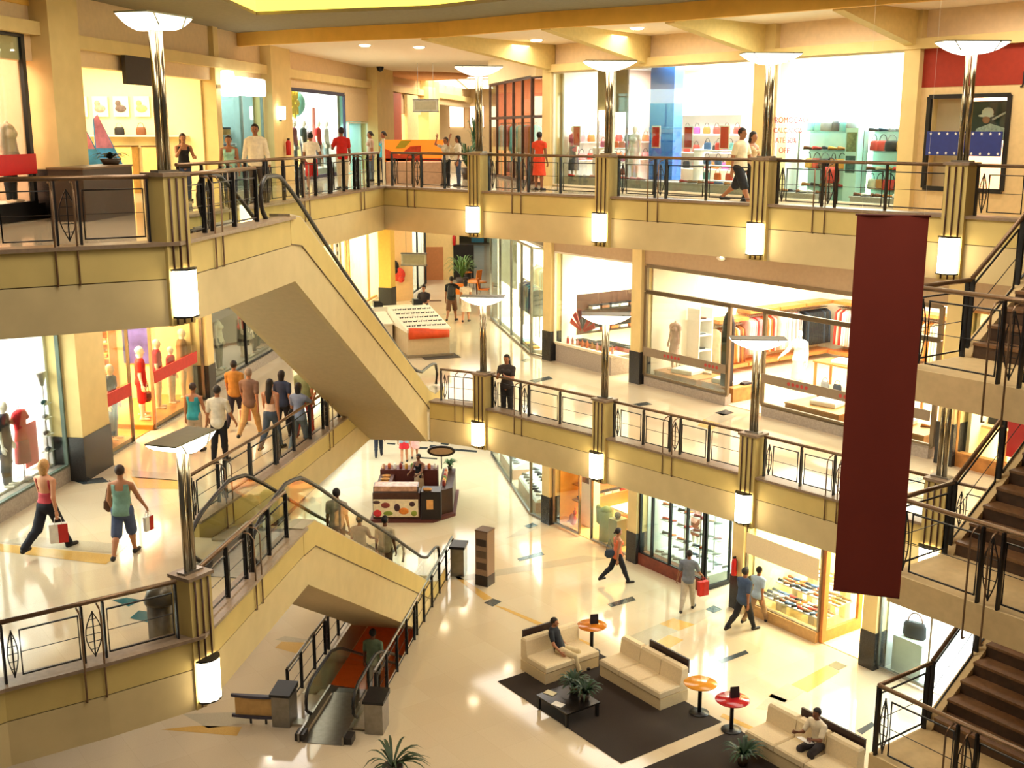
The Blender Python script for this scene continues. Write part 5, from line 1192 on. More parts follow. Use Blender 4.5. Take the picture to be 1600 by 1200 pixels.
for i, (x0, x1, w_) in enumerate(((8.9, 10.55, 'left'), (10.85, 12.45, 'right'))):
    shelf_unit('%s glass shelf bay in the shoe and bag shop window' % w_, FR, RR, x0, x1, 1.0, 1.4, Z2, (.3, .75, 1.2, 1.65), 1.7, mat=TEAL, glass=True)
    for j, z in enumerate((.32, .77, 1.22, 1.67)):
        row('bag' if (i + j) % 2 else 'shoe', FR, RR, x0 + .05, x1 - .05, 1.2, Z2 + z, rc(6, [BK, BR, TN, BK, YE, CR, RD] if j < 3 else [GY, NV, GY, TQ], 80 + 4 * i + j), 'on %s level of the %s glass shelves' % (ORD[j], w_), alt=.4, sc=1.15)
t = fixture('display_tower', 'pale blue-green display tower between the glass shelf bays', 'display', FR, RR, [('body', TEAL, [(0, 0, 0, .36, .4, 1.75)]), ('picture', M('#6a7a58', .4, var=.4, scale=12), [(.04, -.01, 1.2, .32, 0, 1.65)]), ('picture', M('#3a5a58', .4, var=.4, scale=12), [(.04, -.01, .7, .32, 0, 1.1)])], (10.5, .8, Z2))
for x0, x1, w_ in ((9.0, 10.2, 'left'), (11.2, 12.4, 'right')):
    plinth('low stone plinth with shoes, %s one in shoe and bag shop window' % w_, FR, RR, x0, x1, .2, .75, Z2, .2, STONE); row('shoe', FR, RR, x0, x1, .4, Z2 + .2, rc(6, [BK, TN, WH_, BR], int(x0 * 10)), 'on the %s stone plinth' % w_, alt=.6)
good('bag', FR, RR, (10.15, .75, Z2 + .45), RD, 'large red handbag on the window shelf beside the display tower', None, 0, BK, 1.8)
fixture('bag_stand', 'thin stand carrying the large red handbag', 'stand', FR, RR, [('stem', STEEL, [(-.02, -.02, 0, .02, .02, .43)]), ('top', STEEL, [(-.15, -.1, .43, .15, .1, .45)])], (10.15, .75, Z2))
shell(FR, RR, 12.7, 15.6, Z2, 1.6, M('#e8c4a4', .7, var=.03)); shoplight(FR, RR, 12.9, 15.4, 14.4, 1.6, 300, LW, y0=.4)
window(FR, RR, 13.28, 15.14, 11.48, 13.4, fm=BLACK, w=.09)
t = thing('window_band', 'dark blue band with white stars across the poster window', 'sign', FR(13.33, -.06, Z2 + 1.18), RR); MB().box(0, -.01, 0, 1.76, .01, .5).build('band', M('#26357c', .5, var=.08), t)
mb = MB()
for k in range(9):
    for z in (.05, .45):
        cx = .1 + .2 * k; mb.slabxz([(cx + (.035 if i % 2 == 0 else .015) * cos(pi / 2 + i * pi / 5), z + (.035 if i % 2 == 0 else .015) * sin(pi / 2 + i * pi / 5)) for i in range(10)], -.016, -.01)
mb.build('stars', WHITE, t)
poster('wall_poster', 'pale pink poster behind left half of the poster window', 'poster', FR, RR, 12.75, 14.0, .35, Z2 + .4, Z2 + 2.6, '#f0c8a8')
t = poster('wall_poster', 'poster of an athlete in a white cap behind the right half of the window', 'poster', FR, RR, 14.05, 15.15, .35, Z2 + 1.5, Z2 + 2.3, '#34403c')
MB().ell((.42, -.02, .56), (.14, .02, .11), 14, 8).ell((.39, -.02, .5), (.19, .015, .035), 14, 6).build('cap', WHITE, t); MB().loft([[(x, -.02, z) for x, z in ((.12, .02), (1.05, .02), (.95, .22), (.5, .34), (.2, .24))], [(x, -.03, z) for x, z in ((.12, .02), (1.05, .02), (.95, .22), (.5, .34), (.2, .24))]], 0, False).build('shirt', M('#b8bcae', .6, var=.3, scale=20), t)
MB().ell((.4, -.025, .42), (.09, .015, .08), 10, 6).build('face', M('#b07a5c', .6), t); MB().tube([(.55, -.03, .42), (1.08, -.03, .68)], .022, 6).build('bat', M('#d8d4cc', .5), t)
t = thing('shop_letters', 'black letters on the dark red fascia at the right edge', 'sign', FR(15.4, -.0, Z2 + 2.72), RR); text('J', .34, BLACK, t, (0, 0, 0), (pi / 2, 0, 0)); text('A', .4, BLACK, t, (.3, 0, .06), (pi / 2, 0, 0))
# curved corner shops
FC0 = (.62, 37.0)
def FC(t, n=0.0, z=0.0): return (FC0[0] + .196 * t + .98 * n, FC0[1] - .98 * t + .196 * n, z)
RC = atan2(-.98, .196)
def corner_front(z0, z1, fm, mull, bars, w=.05):
    window(FC, RC, -7.4, -.05, z0, z1, mull, bars, fm, w=w)
    a, b = FC(-.05), FR(-.2); dx, dy = b[0] - a[0], b[1] - a[1]
    window(lambda x, y=0, z=0: (a[0], a[1], 0), atan2(dy, dx), .02, hypot(dx, dy), z0, z1, (), bars, fm, w=w)
CORAL = M('#dd8a68', .7, var=.04)
shell(FC, RC, -7.5, .5, Z2, 4.0, CORAL, right=False); shoplight(FC, RC, -7, 0, 14.5, 4, 260, (1, .85, .65)); corner_front(Z2 + .05, 14.3, DKWOOD, (-6, -4.5, -3, -1.5), (13.1,), .09)
block(FC, RC, 'wall_corner', -7.6, -.02, 14.3, .6, .2, 15.2, [PEACH])
for i, z in enumerate((1.75, .95)):
    for a_, b_, w_ in ((-7, -4.2, 'far'), (-3.8, -.8, 'near')):
        row('garment', FC, RC, a_, b_,   .35 + .35 * i, Z2 + z + .1, rc(9, [CR, PP, OR, WH_, PK, TQ], 90 + i), 'on the %s %s rail of the curved top-floor shop' % (w_, ['upper', 'lower'][i]), rz=.2)
        fixture('clothes_rail', '%s %s clothes rail of curved top-floor shop' % (w_, ['upper', 'lower'][i]), 'rail', FC, RC, [('rail', STEEL, [(0, -.015, z + .15, b_ - a_, .015, z + .18)]), ('post', STEEL, [(0, -.02, 0, .03, .02, z + .16), (b_ - a_ - .03, -.02, 0, b_ - a_, .02, z + .16)])], (a_, .35 + .35 * i, Z2))
shell(FC, RC, -7.5, .5, Z1, 4.5, M('#f6ecd6', .7, var=.02), height=3.5, right=False); shoplight(FC, RC, -7, 0, 8.9, 4.5, 620, (1, .94, .8)); corner_front(Z1 + .05, 9.0, STEEL, (-5.5, -3.4, -1.6), ())
plinth('long white display floor behind the curved glass, middle floor', FC, RC, -7, -.2, .2, 2.0, Z1, .12, WHITE)
mb = MB().loft([[(-7.2 + 3.2 * k / 60, .3 + .05 * sin(k * 1.3), z) for k in range(61)] + [(-7.2 + 3.2 * (60 - k) / 60, .33 + .05 * sin((60 - k) * 1.3), z) for k in range(61)] for z in (1.6, 3.4)], 0, True)
t = mb.build('curtain', M('#f0e6d2', .8), None, FC(0, 0, Z1), RC); tag(t, 'cream pleated curtain behind the curved glass, middle floor', 'curtain')
fixture('clothes_rail', 'clothes rail with blue garments in the curved middle-floor shop', 'rail', FC, RC, [('rail', STEEL, [(0, -.015, 1.62, 2.6, .015, 1.65)]), ('post', STEEL, [(0, -.02, 0, .03, .02, 1.65), (2.57, -.02, 0, 2.6, .02, 1.65)])], (-2.9, .35, Z1 + .62 - .1))
row('garment', FC, RC, -2.8, -.4, .35, Z1 + 2.08, rc(14, [BL, TQ, BL, GY, WH_], 5), 'on the rail of the curved middle-floor shop', rz=.1)
fixture('clothes_rail', 'high clothes rail with brown garments in curved middle-floor shop', 'rail', FC, RC, [('rail', STEEL, [(0, -.015, 2.65, 2.6, .015, 2.68)]), ('post', STEEL, [(0, -.02, 0, .03, .02, 2.68), (2.57, -.02, 0, 2.6, .02, 2.68)])], (-2.7, .75, Z1))
row('garment', FC, RC, -2.6, -.2, .75, Z1 + 2.62, rc(14, [BR, TN, GY, CR], 6), 'on the high rail of the curved middle-floor shop', rz=.1)
row('fold', FC, RC, -2.2, -.4, .25, Z1 + .12, [TQ, TQ, YE, BK, YE], 'on the white floor behind the curved glass')
SHOEP = [BK, GY, WH_, BK, GY, NV]
shell(FC, RC, -7.5, .5, 0, 4.5, M('#e2ebe4', .7, var=.02), height=3.6, right=False); shoplight(FC, RC, -7, 0, 3.5, 4.5, 480, (.9, 1, .94)); corner_front(.05, 3.45, STEEL, (-3.5,), ())
BRICK = M('#b88868', .6, var=.2, scale=30)
for x0, x1, w_ in ((-6.6, -4.0, 'far'), (-3.0, -.1, 'near')):
    t = thing('display_platform', '%s sloping white shoe display behind the curved ground-floor glass' % w_, 'display platform', FC(x0, .2, 0), RC); L = x1 - x0
    MB().box(0, 0, 0, L, 2.3, .38).build('base', BRICK, t); MB().slabyz([(0, .38), (2.3, .38), (2.3, 1.5), (.05, .45)], 0, L).build('sloping_top', WHITE, t)
    for r in range(5):
        yy = .22 + .4 * r; row('shoe', FC, RC, x0 + .1, x1 - .1, .2 + yy, .46 + (yy - .05) * 1.05 / 2.25 + .0, rc(8, SHOEP, r + int(x1 * 7)), 'on %s row of the %s sloping display' % (ORD[r], w_), alt=.5, rz=1.4, sc=1.15)
# ------------------------------------------------------------------ right side, middle floor
shell(FR, RR, .2, 4.05, Z1, 5.0, M('#f8f0da', .7, var=.02), height=3.5); shoplight(FR, RR, .3, 4.0, 8.9, 5, 420, (1, .93, .8))
window(FR, RR, .25, 4.02, Z1 + .62, 8.97, fm=CREAM)
plinth('stone-fronted window bench of the gift shop', FR, RR, .3, 3.0, .02, 1.3, Z1, .6, STONE, CREAM)
fixture('wall_display', 'dark brown wall display with silver goods in the gift shop', 'display', *lwall(FR, RR, .25, .9), [('panel', DKWOOD, [(0, 0, 0, 3.8, .03, 1.3)])] + [('shelf', GLASS, [(.3, -.3, z, 3.7, 0, z + .03)]) for z in (.1, .45, .8)], (0, 0, Z1 + .75))
for i, z in enumerate((.13, .48, .83)): row('box', *lwall(FR, RR, .25, .9), .4, 3.6, -.15, Z1 + .75 + z, rc(8, [GY, WH_, GY, OR, BR], 100 + i), 'on %s shelf of the dark brown wall display' % (ORD[i]))
t = thing('paper_fan', 'big red and blue paper fan decoration in the gift shop window', 'decoration', FR(.95, .55, Z1 + .98), RR)
for k in range(6):
    a = radians(25 + 26 * k); MB().loft([[(r * cos(a) - s * w * sin(a), y, r * sin(a) + s * w * cos(a)) for r, w, s in ((.1, .03, -1), (.68, .1, -1), (.68, .1, 1), (.1, .03, 1))] for y in (-.015 + .008 * k, .0 + .008 * k)], 0, False).build('blade', M(['#c02a24', '#c02a24', '#3a3a52', '#3a3a52', '#a82030', '#c02a24'][k], .5), t)
row('box', FR, RR, .95, 2.4, .5, Z1 + .6, [OR, OR, YE, OR], 'under the paper fan', sc=1.5); row('box', FR, RR, 1.5, 2.9, .9, Z1 + .6, [OR, PK, MG, RD, PK], 'at the back of the window bench', sc=1.4)
row('bottle', FR, RR, .5, 2.9, .25, Z1 + .6, rc(10, [TN, OR, PK, RD], 9), 'along front edge of the stone window bench', sc=1.3)
# clothes shop
FM = M('#7d6c52', .4, .3, var=.05)
shell(FR, RR, 4.4, 14.2, Z1, 8.0, M('#f8ecd4', .7, var=.02), height=3.5, floor=M('#e8d4b4', .2, var=.06)); shoplight(FR, RR, 4.6, 14, 8.92, 7.6, 760, (1, .93, .82))
window(FR, RR, 4.48, 7.74, Z1 + .3, 8.2, fm=FM, w=.1); window(FR, RR, 8.96, 14.0, Z1 + .3, 8.2, (11.9,), fm=FM, w=.1); window(FR, RR, 4.48, 14.0, 8.22, 8.95, fm=FM, w=.1)
for x0, x1, w_ in ((4.5, 7.72, 'left of the entrance'), (9.0, 13.95, 'right of the entrance')):
    struct(MB().box(x0, -.02, Z1, x1, .2, Z1 + .3), 'trim_10', STONE, FR(0), RR)
    t = thing('window_band', 'grey-brown band with faded red lettering on clothes shop glass, %s' % w_, 'sign', FR(x0, -.06, Z1 + .88), RR); MB().box(0, -.01, 0, x1 - x0, .01, .24).build('band', M('#8a7862', .5, var=.06), t)
    mb = MB(); rnd = random.Random(int(x0))
    for k in range(9):
        u = .9 + .14 * k + (.9 if k > 4 else 0); mb.loft([[(u + .05 * cos(2 * pi * i / 8), y, .12 + .05 * sin(2 * pi * i / 8)) for i in range(8)] for y in (-.014, -.01)], 0, False)
    mb.build('lettering', M('#b03a34', .6), t)
ORW = M('#d2763a', .4, var=.12, scale=6)
for x0, x1, y0, y1, h, w_ in ((4.6, 6.3, .3, 1.3, .42, 'by the left end of the clothes shop window'), (6.45, 7.65, .35, 1.25, .42, 'beside the clothes shop entrance'), (9.5, 11.2, .3, 1.6, .42, 'right of the clothes shop entrance'), (11.5, 13.6, .3, 1.2, .42, 'partly hidden by the banner')):
    plinth('low orange-wood platform %s' % w_, FR, RR, x0, x1, y0, y1, Z1, h, WOOD, M('#c8894c', .4, var=.12)); 
    good('fold', FR, RR, ((x0 + x1) / 2, (y0 + y1) / 2, Z1 + h), WH_, 'white folded cloth on the platform %s' % w_, None, .2, None, 2.2)
    row('shoe', FR, RR, x0 + .1, x1 - .2, y1 - .2, Z1 + h, rc(4, [TN, BK, CR], int(x0 * 3)), 'on the platform %s' % w_, alt=.7)
row('fold', FR, RR, 6.5, 7.6, 1.0, Z1 + .42, [BK, BK, BK], 'on the platform beside the entrance')
# left wall fittings of the clothes shop (they run into the depth of the shop)
def wall_rail(label, x, y0, y1, z0, mat=ORW, zt=1.6, zl=.2):
    fixture('clothes_rail', label, 'rail', FR, RR, [('top_shelf', mat, [(0, 0, zt, .55, y1 - y0, zt + .1)]), ('lower_shelf', mat, [(0, 0, zl, .6, y1 - y0, zl + .1)]), ('rail', STEEL, [(.27, 0, zt - .14, .3, y1 - y0, zt - .11)]), ('back_panel', M('#f0d4a4', .6), [(-.03, 0, 0, 0, y1 - y0, zt)])], (x, y0, z0))
fixture('shelf_unit', 'tall narrow white shelf with dark shoes, left side of the clothes shop', 'shelves', FR, RR, [('shelf', WHITE, [(0, 0, z, .5, .5, z + .03)]) for z in (.4, .85, 1.3, 1.75)] + [('side_panel', WHITE, [(0, -.03, 0, .5, 0, 2.1), (0, .5, 0, .5, .53, 2.1)])], (4.5, 1.68, Z1))
for i, z in enumerate((.43, .88, 1.33, 1.78)): row('shoe', FR, RR, 4.55, 4.95, 1.93, Z1 + z, [[GY, GY], [BK, BK], [BK, GY], [DR, BR]][i], 'on %s level of the narrow white shelf' % (ORD[i]), rz=1.57)
for (y0, y1, pal, w_, s) in ((2.45, 3.7, [BR, CR, BR, TN, BR], 'brown coats', 1), (3.75, 5.05, [PP, RD, PK, PP, OR], 'pink blouses', 2), (5.1, 6.25, [PK, PP, PP, GY, WH_], 'pale pink shirts', 3), (6.3, 7.6, [BK, BK, NV, BK], 'black coats', 4)):
    wall_rail('orange-topped wall rail holding %s in the clothes shop' % w_, 4.48, y0, y1, Z1, zt=1.6 if s == 1 else 1.78)
    row('garment', FR, RR, y0 + .05, y1 - .05, 4.77, Z1 + (1.42 if s == 1 else 1.6), rc(int((y1 - y0) * 11), pal, s), 'on the rail of %s' % w_, along='y', rz=pi / 2, sc=1.2)
def back_rail(label, x0, x1):
    fixture('clothes_rail', label, 'rail', FR, RR, [('top_shelf', ORW, [(0, 0, 1.8, x1 - x0, .55, 1.9)]), ('lower_shelf', ORW, [(0, -.1, .2, x1 - x0, .55, .3)]), ('rail', STEEL, [(0, .24, 1.67, x1 - x0, .27, 1.7)])], (x0, 7.4, Z1))
for x0, x1, pal, w_ in ((5.15, 6.9, [RD, PP, OR, CR, WH_], 'mixed light clothes'), (7.2, 9.4, [CR, WH_, TN], 'cream clothes')):
    back_rail('orange-topped rail of %s on the back wall of the clothes shop' % w_, x0, x1); row('garment', FR, RR, x0 + .05, x1 - .05, 7.65, Z1 + 1.62, rc(int((x1 - x0) * 10), pal, int(x0 * 9)), 'on the back-wall rail of %s' % w_, sc=1.25)
mannequin('mannequin in white jacket and skirt in the middle of the clothes shop', FR, RR, 7.6, 3.0, Z1, -70, 1.7, top='jacket', top_c='#f4eee4', bot='skirt', bot_c='#efe4d0', skirt_len=.6, fem=1, armR=(.3, .5, .6, 0))
mannequin('headless pale pink dress form by the left clothes shop window', FR, RR, 4.95, .75, Z1 + .42, -90, 1.6, top='dress', top_c='#e0b4a4', fem=1, headless=1, skin='#ecd0b8')
t = fixture('security_gate', 'black rounded security pillar at the clothes shop entrance', 'security gate', FR, RR, [('post', BLACK, [(-.12, -.12, 0, .12, .12, 1.5)])], (7.3, .45, Z1 + .42)); MB().ell((0, 0, 1.55), (.2, .13, .5), 14, 8).build('dome_head', BLACK, t)
for (x, y, w_) in ((8.4, 4.0, 'behind the white jacket mannequin'), (10.4, 3.4, 'half hidden by the banner')):
    table('wooden display table %s' % w_, FR, RR, x, y, Z1, 1.6, .8, .8, ORW); good('fold', FR, RR, (x, y, Z1 + .8), WH_, 'white folded cloth on the wooden table %s' % w_, None, .2, None, 1.8)
    row('bag', FR, RR, x - .7, x + .6, y - .2, Z1 + .0, [GY, NV, GY], 'under the wooden table %s' % w_); 
row('fold', FR, RR, 7.9, 9.0, 4.2, Z1 + .8, [OR, BK, BK], 'on the wooden table behind the mannequin')
for k, t0 in enumerate((1.7, 6.2)):
    t = thing('spotlight', 'small recessed spotlight on the soffit above the middle-floor shops, %s from the far corner' % ORD[k], 'spotlight', FR(t0 + 1.2, -.03, 9.42), RR, 'soffit spotlights')
    MB().loft([[(.16 * cos(2 * pi * i / 16), -.03 * q, .06 * sin(2 * pi * i / 16)) for i in range(16)] for q in (0, 1)], 0, False).build('rim', CREAM, t); MB().ell((.03, -.04, .03), (.05, .02, .025), 10, 6).build('bulb', DOWN, t)
# bag shop beyond the banner
shell(FR, RR, 14.7, 20.5, Z1, 4.6, M('#f4e4bc', .7, var=.02), height=3.5, floor=M('#f0dcb4', .2)); shoplight(FR, RR, 14.8, 20, 8.9, 4.6, 520, (1, .93, .78))
struct(MB().box(14.4, .0, Z1, 20.5, .25, Z1 + .3), 'trim_11', WOOD, FR(0), RR); window(FR, RR, 14.6, 20.4, Z1 + .3, 8.95, (17.1,), fm=WOOD)
for k, (x, y) in enumerate(((15.0, 1.0), (16.2, 1.0), (17.3, 1.1), (18.3, 1.1))):
    table('pale wooden stool-like table in the bag shop, %s from the banner' % ORD[k], FR, RR, x, y, Z1 + .0, .8, .6, .85, M('#d8b880', .5, var=.1)); row('bag', FR, RR, x - .35, x + .35, y, Z1 + .85, rc(2, [BK, BR, DR], k + 3), 'on the %s pale wooden table' % ORD[k])
fixture('counter', 'long wooden counter with shelves at the back of the bag shop', 'counter', FR, RR, [('body', WOOD, [(0, 0, 0, 5, .5, 1.0)]), ('cabinet', M('#c89a58', .5, var=.15), [(.2, .3, 1.0, 1.4, .5, 1.7), (1.6, .3, 1.0, 3.2, .5, 1.8)])], (15, 3.6, Z1))
poster('wall_poster', 'green and white poster on back wall of the bag shop', 'poster', FR, RR, 15.2, 16.4, 4.5, Z1 + 1.9, Z1 + 2.9, '#7ab860')
poster('hanging_poster', 'bright red panel in the bag shop window beside the middle stair flight', 'poster', FR, RR, 15.5, 16.6, .5, Z1 + .35, Z1 + 1.35, '#c8182a')
row('bag', FR, RR, 15.2, 19.8, 3.75, Z1 + 1.0, rc(9, [BK, BR, RD, DR], 17), 'on the long counter of the bag shop')
# ------------------------------------------------------------------ right side, ground floor
shell(FR, RR, .2, 4.05, 0, 4.6, M('#f2b458', .7, var=.06), height=3.6, floor=M('#ecc888', .2, var=.1)); shoplight(FR, RR, .3, 4, 3.5, 4.6, 380, (1, .82, .5))
window(FR, RR, .25, 1.6, .1, 3.44, fm=STEEL); window(FR, RR, 2.2, 4.02, .1, 3.44, fm=STEEL)
t = fixture('display_tower', 'white lit display tower in the orange children shop', 'display', FR, RR, [('body', WHITE, [(0, 0, 0, .5, .4, 2.9)]), ('mirror_panel', M('#9a8a90', .2, .6), [(.08, -.015, 1.5, .42, 0, 2.6)])], (.75, .75, 0))
t = thing('toy', 'small red toy figure on the floor of the orange children shop', 'toy', FR(.85, .35, .1), RR); MB().ell((0, 0, .2), (.16, .1, .2), 10, 6).ell((.1, 0, .45), (.07, .06, .09), 10, 6).tube([(-.1, 0, .15), (-.3, 0, .02)], .05, 6, 0, False, .02).tube([(.12, 0, .5), (.12, 0, .62)], .02, 5).build('toy_body', M('#d03024', .5), t)
t = thing('cactus_prop', 'green cactus-shaped prop by the door of the orange children shop', 'decoration', FR(2.4, .45, 0), RR); MB().tube([(0, 0, 0), (0, 0, 1.0)], .22, 10, 0, False, .2).ell((0, 0, 1.0), (.2, .2, .15), 10, 6).build('trunk', M('#5f7a3e', .6, var=.1), t); MB().tube([(-.15, 0, .5), (-.35, 0, .55), (-.38, 0, 1.0)], .09, 8).ell((-.38, 0, 1.0), (.09, .09, .1), 8, 5).build('arm', M('#5f7a3e', .6, var=.1), t)
table('white table behind the cactus prop in the orange shop', FR, RR, 2.2, 1.6, 0, 1.0, .8, .8, WHITE)
good('ball', FR, RR, (2.95, .45, .9), NV, 'dark blue ball on stand beside the cactus prop', None); fixture('ball_stand', 'green-grey stand carrying the dark blue ball', 'stand', FR, RR, [('body', M('#76805c', .6), [(-.2, -.2, 0, .2, .2, .9)])], (2.95, .45, 0))
t = thing('round_table', 'round orange table at the back of the orange children shop', 'table', FR(2.0, 3.0, 0), RR); MB().lathe([(.02, .72), (.6, .72), (.6, .78), (.02, .78)], 0, 0, 24).build('tabletop', OR and M('#e08a3c', .5), t); MB().lathe([(.3, 0), (.05, .05), (.05, .72)], 0, 0, 12).build('pedestal', STEEL, t)
row('bag', FR, RR, 1.6, 2.4, 3.0, .78, [RD, OR, RD], 'on the round orange table')
for k, (x, y) in enumerate(((1.8, 1.9), (2.6, 2.3), (2.5, 3.6))):
    t = fixture('childs_chair', 'small orange child chair in the orange shop, %s from the door' % ORD[k], 'chair', FR, RR, [('seat', M('#d88a4a', .5), [(-.2, -.2, .38, .2, .2, .42)]), ('backrest', M('#d88a4a', .5), [(-.2, .16, .42, .2, .2, .8)])] + [('leg', STEEL, [(a, b, 0, a + .03, b + .03, .38)]) for a in (-.19, .16) for b in (-.19, .16)], (x, y, 0), .5 * k)
poster('wall_poster', 'bright yellow panel at right wall of the orange children shop', 'poster', FR, RR, 3.0, 3.9, 4.5, 1.0, 1.9, '#f4d820'); poster('wall_poster', 'red-orange panel high on back wall of the orange children shop', 'poster', FR, RR, 2.9, 3.9, 4.5, 2.2, 3.2, '#e8481c')
ow, orr = lwall(FR, RR, .25, .8)
for i, z in enumerate((.7, 1.25, 1.8, 2.35)): row(['box', 'ball', 'bag', 'box'][i], ow, orr, .1, 3.3, -.17, z + .03, rc(9, [OR, YE, BK, BR, RD, WH_], 120 + i), 'on %s wall shelf of the orange shop' % (ORD[i]), sc=.95); fixture('shelf', 'wooden wall shelf of the orange children shop, %s from the floor' % (ORD[i]), 'shelf', ow, orr, [('board', WOOD, [(0, -.32, 0, 3.4, 0, .03)])], (0, 0, z))
# sports shop
shell(FR, RR, 4.45, 8.3, 0, 5.0, M('#dfe8dc', .7, var=.02), height=3.6); shoplight(FR, RR, 4.6, 8.2, 3.5, 5, 420, (.94, 1, .92))
window(FR, RR, 4.48, 7.1, .35, 3.44, (5.0, 5.75, 6.45), fm=BLACK, w=.06); struct(MB().box(4.48, -.05, 0, 7.1, .3, .35), 'trim_12', [M('#7a3a28', .5, var=.2)], FR(0), RR)
t = fixture('glass_door', 'glass door standing open inward beside the sports shop window', 'door', FR, RR, [('pane', GLASS, [(-.01, .05, .1, .01, .95, 2.9)]), ('frame', BLACK, [(-.03, 0, 0, .03, .06, 3.0), (-.03, .94, 0, .03, 1.0, 3.0), (-.03, 0, 0, .03, 1.0, .12), (-.03, 0, 2.9, .03, 1.0, 3.0)])], (7.15, .05, .02))
poster('hanging_poster', 'yellow notice hanging in the top corner of the sports shop window', 'poster', FR, RR, 4.65, 5.1, .12, 2.45, 3.3, '#f0c040')
plinth('pale sloped shoe base inside the sports shop window', FR, RR, 4.6, 7.0, .35, 1.4, 0, .35, GREYW)
for k, x in enumerate((4.9, 5.55, 6.2, 6.75)):
    t = thing('shoe_tree', 'chrome display stand with small shelves in the sports shop window, %s from left' % ORD[k], 'stand', FR(x, .8, .35), RR); MB().tube([(0, 0, 0), (0, 0, 2.2)], .02, 6).build('pole', STEEL, t)
    for j, z in enumerate((.5, .95, 1.4, 1.85)):
        MB().box(-.28, -.12, z - .01, .28, .12, z + .01).build('shelf', GREYW, t); row('shoe', FR, RR, x - .26, x + .26, .8, .36 + z, rc(2, [BK, GY, RD, OR, NV, WH_, DR], 130 + 4 * k + j), 'on %s shelf of the %s chrome stand' % (ORD[j], ORD[k]), alt=.6)
for r in range(2): row('shoe', FR, RR, 4.7, 6.95, .5 + .7 * r, .35, rc(9, [BK, GY, NV, GY], 150 + r), 'on the pale window base, %s row' % (ORD[r]), alt=.5)
mannequin('mannequin bust in pink and brown at top left of the sports shop window', FR, RR, 5.2, 1.6, .35, -90, 1.7, top='tshirt', top_c='#e8b4a8', bot='shorts', bot_c='#6a4a3a')
fixture('counter', 'white counter at right inside the sports shop', 'counter', FR, RR, [('body', WHITE, [(0, 0, 0, .6, 2.4, 1.0)]), ('blue_panel', M('#3a62a8', .5), [(-.01, .2, .2, 0, 2.2, .8)])], (7.5, 1.6, 0))
shelf_unit('tall white wall shelves at the back of the sports shop', FR, RR, 4.6, 7.4, 4.4, 4.8, 0, (.5, 1.0, 1.5, 2.0, 2.5), 2.6)
for i, z in enumerate((.52, 1.02, 1.52, 2.02, 2.52)): row('box', FR, RR, 4.7, 7.3, 4.6, z, rc(8, [RD, WH_, GY, BL, OR, DR], 160 + i), 'on %s back shelf of the sports shop' % (ORD[i]))
extinguisher('red fire extinguisher on the column between the sports and shoe shops', FR, RR, 8.5, -.22, 1.0)
# shoe shop
shell(FR, RR, 8.7, 12.6, 0, 4.6, M('#f6e2a4', .7, var=.04), height=3.6, floor=M('#f2dcb0', .2)); shoplight(FR, RR, 8.8, 12.5, 3.5, 4.6, 640, (1, .92, .74))
struct(MB().box(8.7, -.06, 0, 11.2, .2, .3), 'trim_13', M('#c49a64', .5, var=.1), FR(0), RR)
window(FR, RR, 8.72, 11.2, .3, 3.44, fm=STEEL)
t = thing('frosted_band', 'wide frosted cream band across the shoe shop window', 'sign', FR(8.75, -.07, 1.68), RR); MB().box(0, -.008, 0, 2.43, .008, .58).build('band', M('#e2cda4', .6, var=.05, scale=40), t)
fixture('wooden_frame', 'orange wooden glazed return at the shoe shop entrance', 'screen', FR, RR, [('frame', M('#c27a42', .45, var=.12), [(-.04, 0, 0, .04, .16, 3.44), (-.04, 1.4, 0, .04, 1.55, 3.44), (-.04, .16, 0, .04, 1.4, .3), (-.04, .16, 3.2, .04, 1.4, 3.44)]), ('pane', GLASS, [(-.008, .16, .3, .008, 1.4, 3.2)])], (11.27, .05, .02))
PAL = [OR, BR, TN, BL, RD, BK, WH_, BR, NV]
for k, (y0, h, w_) in enumerate(((.3, .5, 'front'), (.92, .72, 'middle'), (1.54, .94, 'rear'))):
    fixture('display_table', '%s step of the white shoe display in the shoe shop window' % w_, 'table', FR, RR, [('tabletop', WHITE, [(0, 0, h - .05, 2.1, .6, h)]), ('leg', WHITE, [(.4, .2, 0, .6, .4, h - .05)]), ('leg', WHITE, [(1.5, .2, 0, 1.7, .4, h - .05)])], (8.98, y0, .0))
    for r in range(3): row('shoe', FR, RR, 9.02, 11.05, y0 + .1 + .2 * r, h, rc(10, PAL, 170 + 3 * k + r), 'on %s row of the %s step of the white display' % (['front', 'centre', 'back'][r], w_), alt=.5, rz=.7, sc=1.0)
for k, x in enumerate((9.2, 10.3)): poster('wall_poster', 'bright yellow wall panel in the shoe shop, %s one' % ['left', 'right'][k], 'poster', FR, RR, x, x + .9, 4.5, 1.0, 3.0, '#f2cc3a')
for i, z in enumerate((.6, 1.1, 1.6, 2.6)):
    fixture('shelf', 'glass wall shelf %s at the back of the shoe shop' % (ORD[i]), 'shelf', FR, RR, [('board', GLASS, [(0, 0, 0, 3.5, .35, .02)]), ('bracket', BLACK, [(.3, .3, -.25, .33, .35, .3), (1.9, .3, -.25, 1.93, .35, .3), (3.1, .3, -.25, 3.13, .35, .3)])], (8.95, 4.15, z)); row('shoe', FR, RR, 9, 12.3, 4.3, z + .02, rc(10, PAL, 190 + i), 'on %s wall shelf of the shoe shop' % (ORD[i]), alt=.4, sc=1.1)
table('white shoe table just inside the shoe shop entrance', FR, RR, 12.1, 2.4, 0, .8, 1.2, .8, WHITE)
for r in range(3): row('shoe', FR, RR, 11.8, 12.4, 2.0 + .4 * r, .8, rc(3, PAL, 200 + r), 'on the entrance shoe table, %s row' % (ORD[r]), sc=1.1)
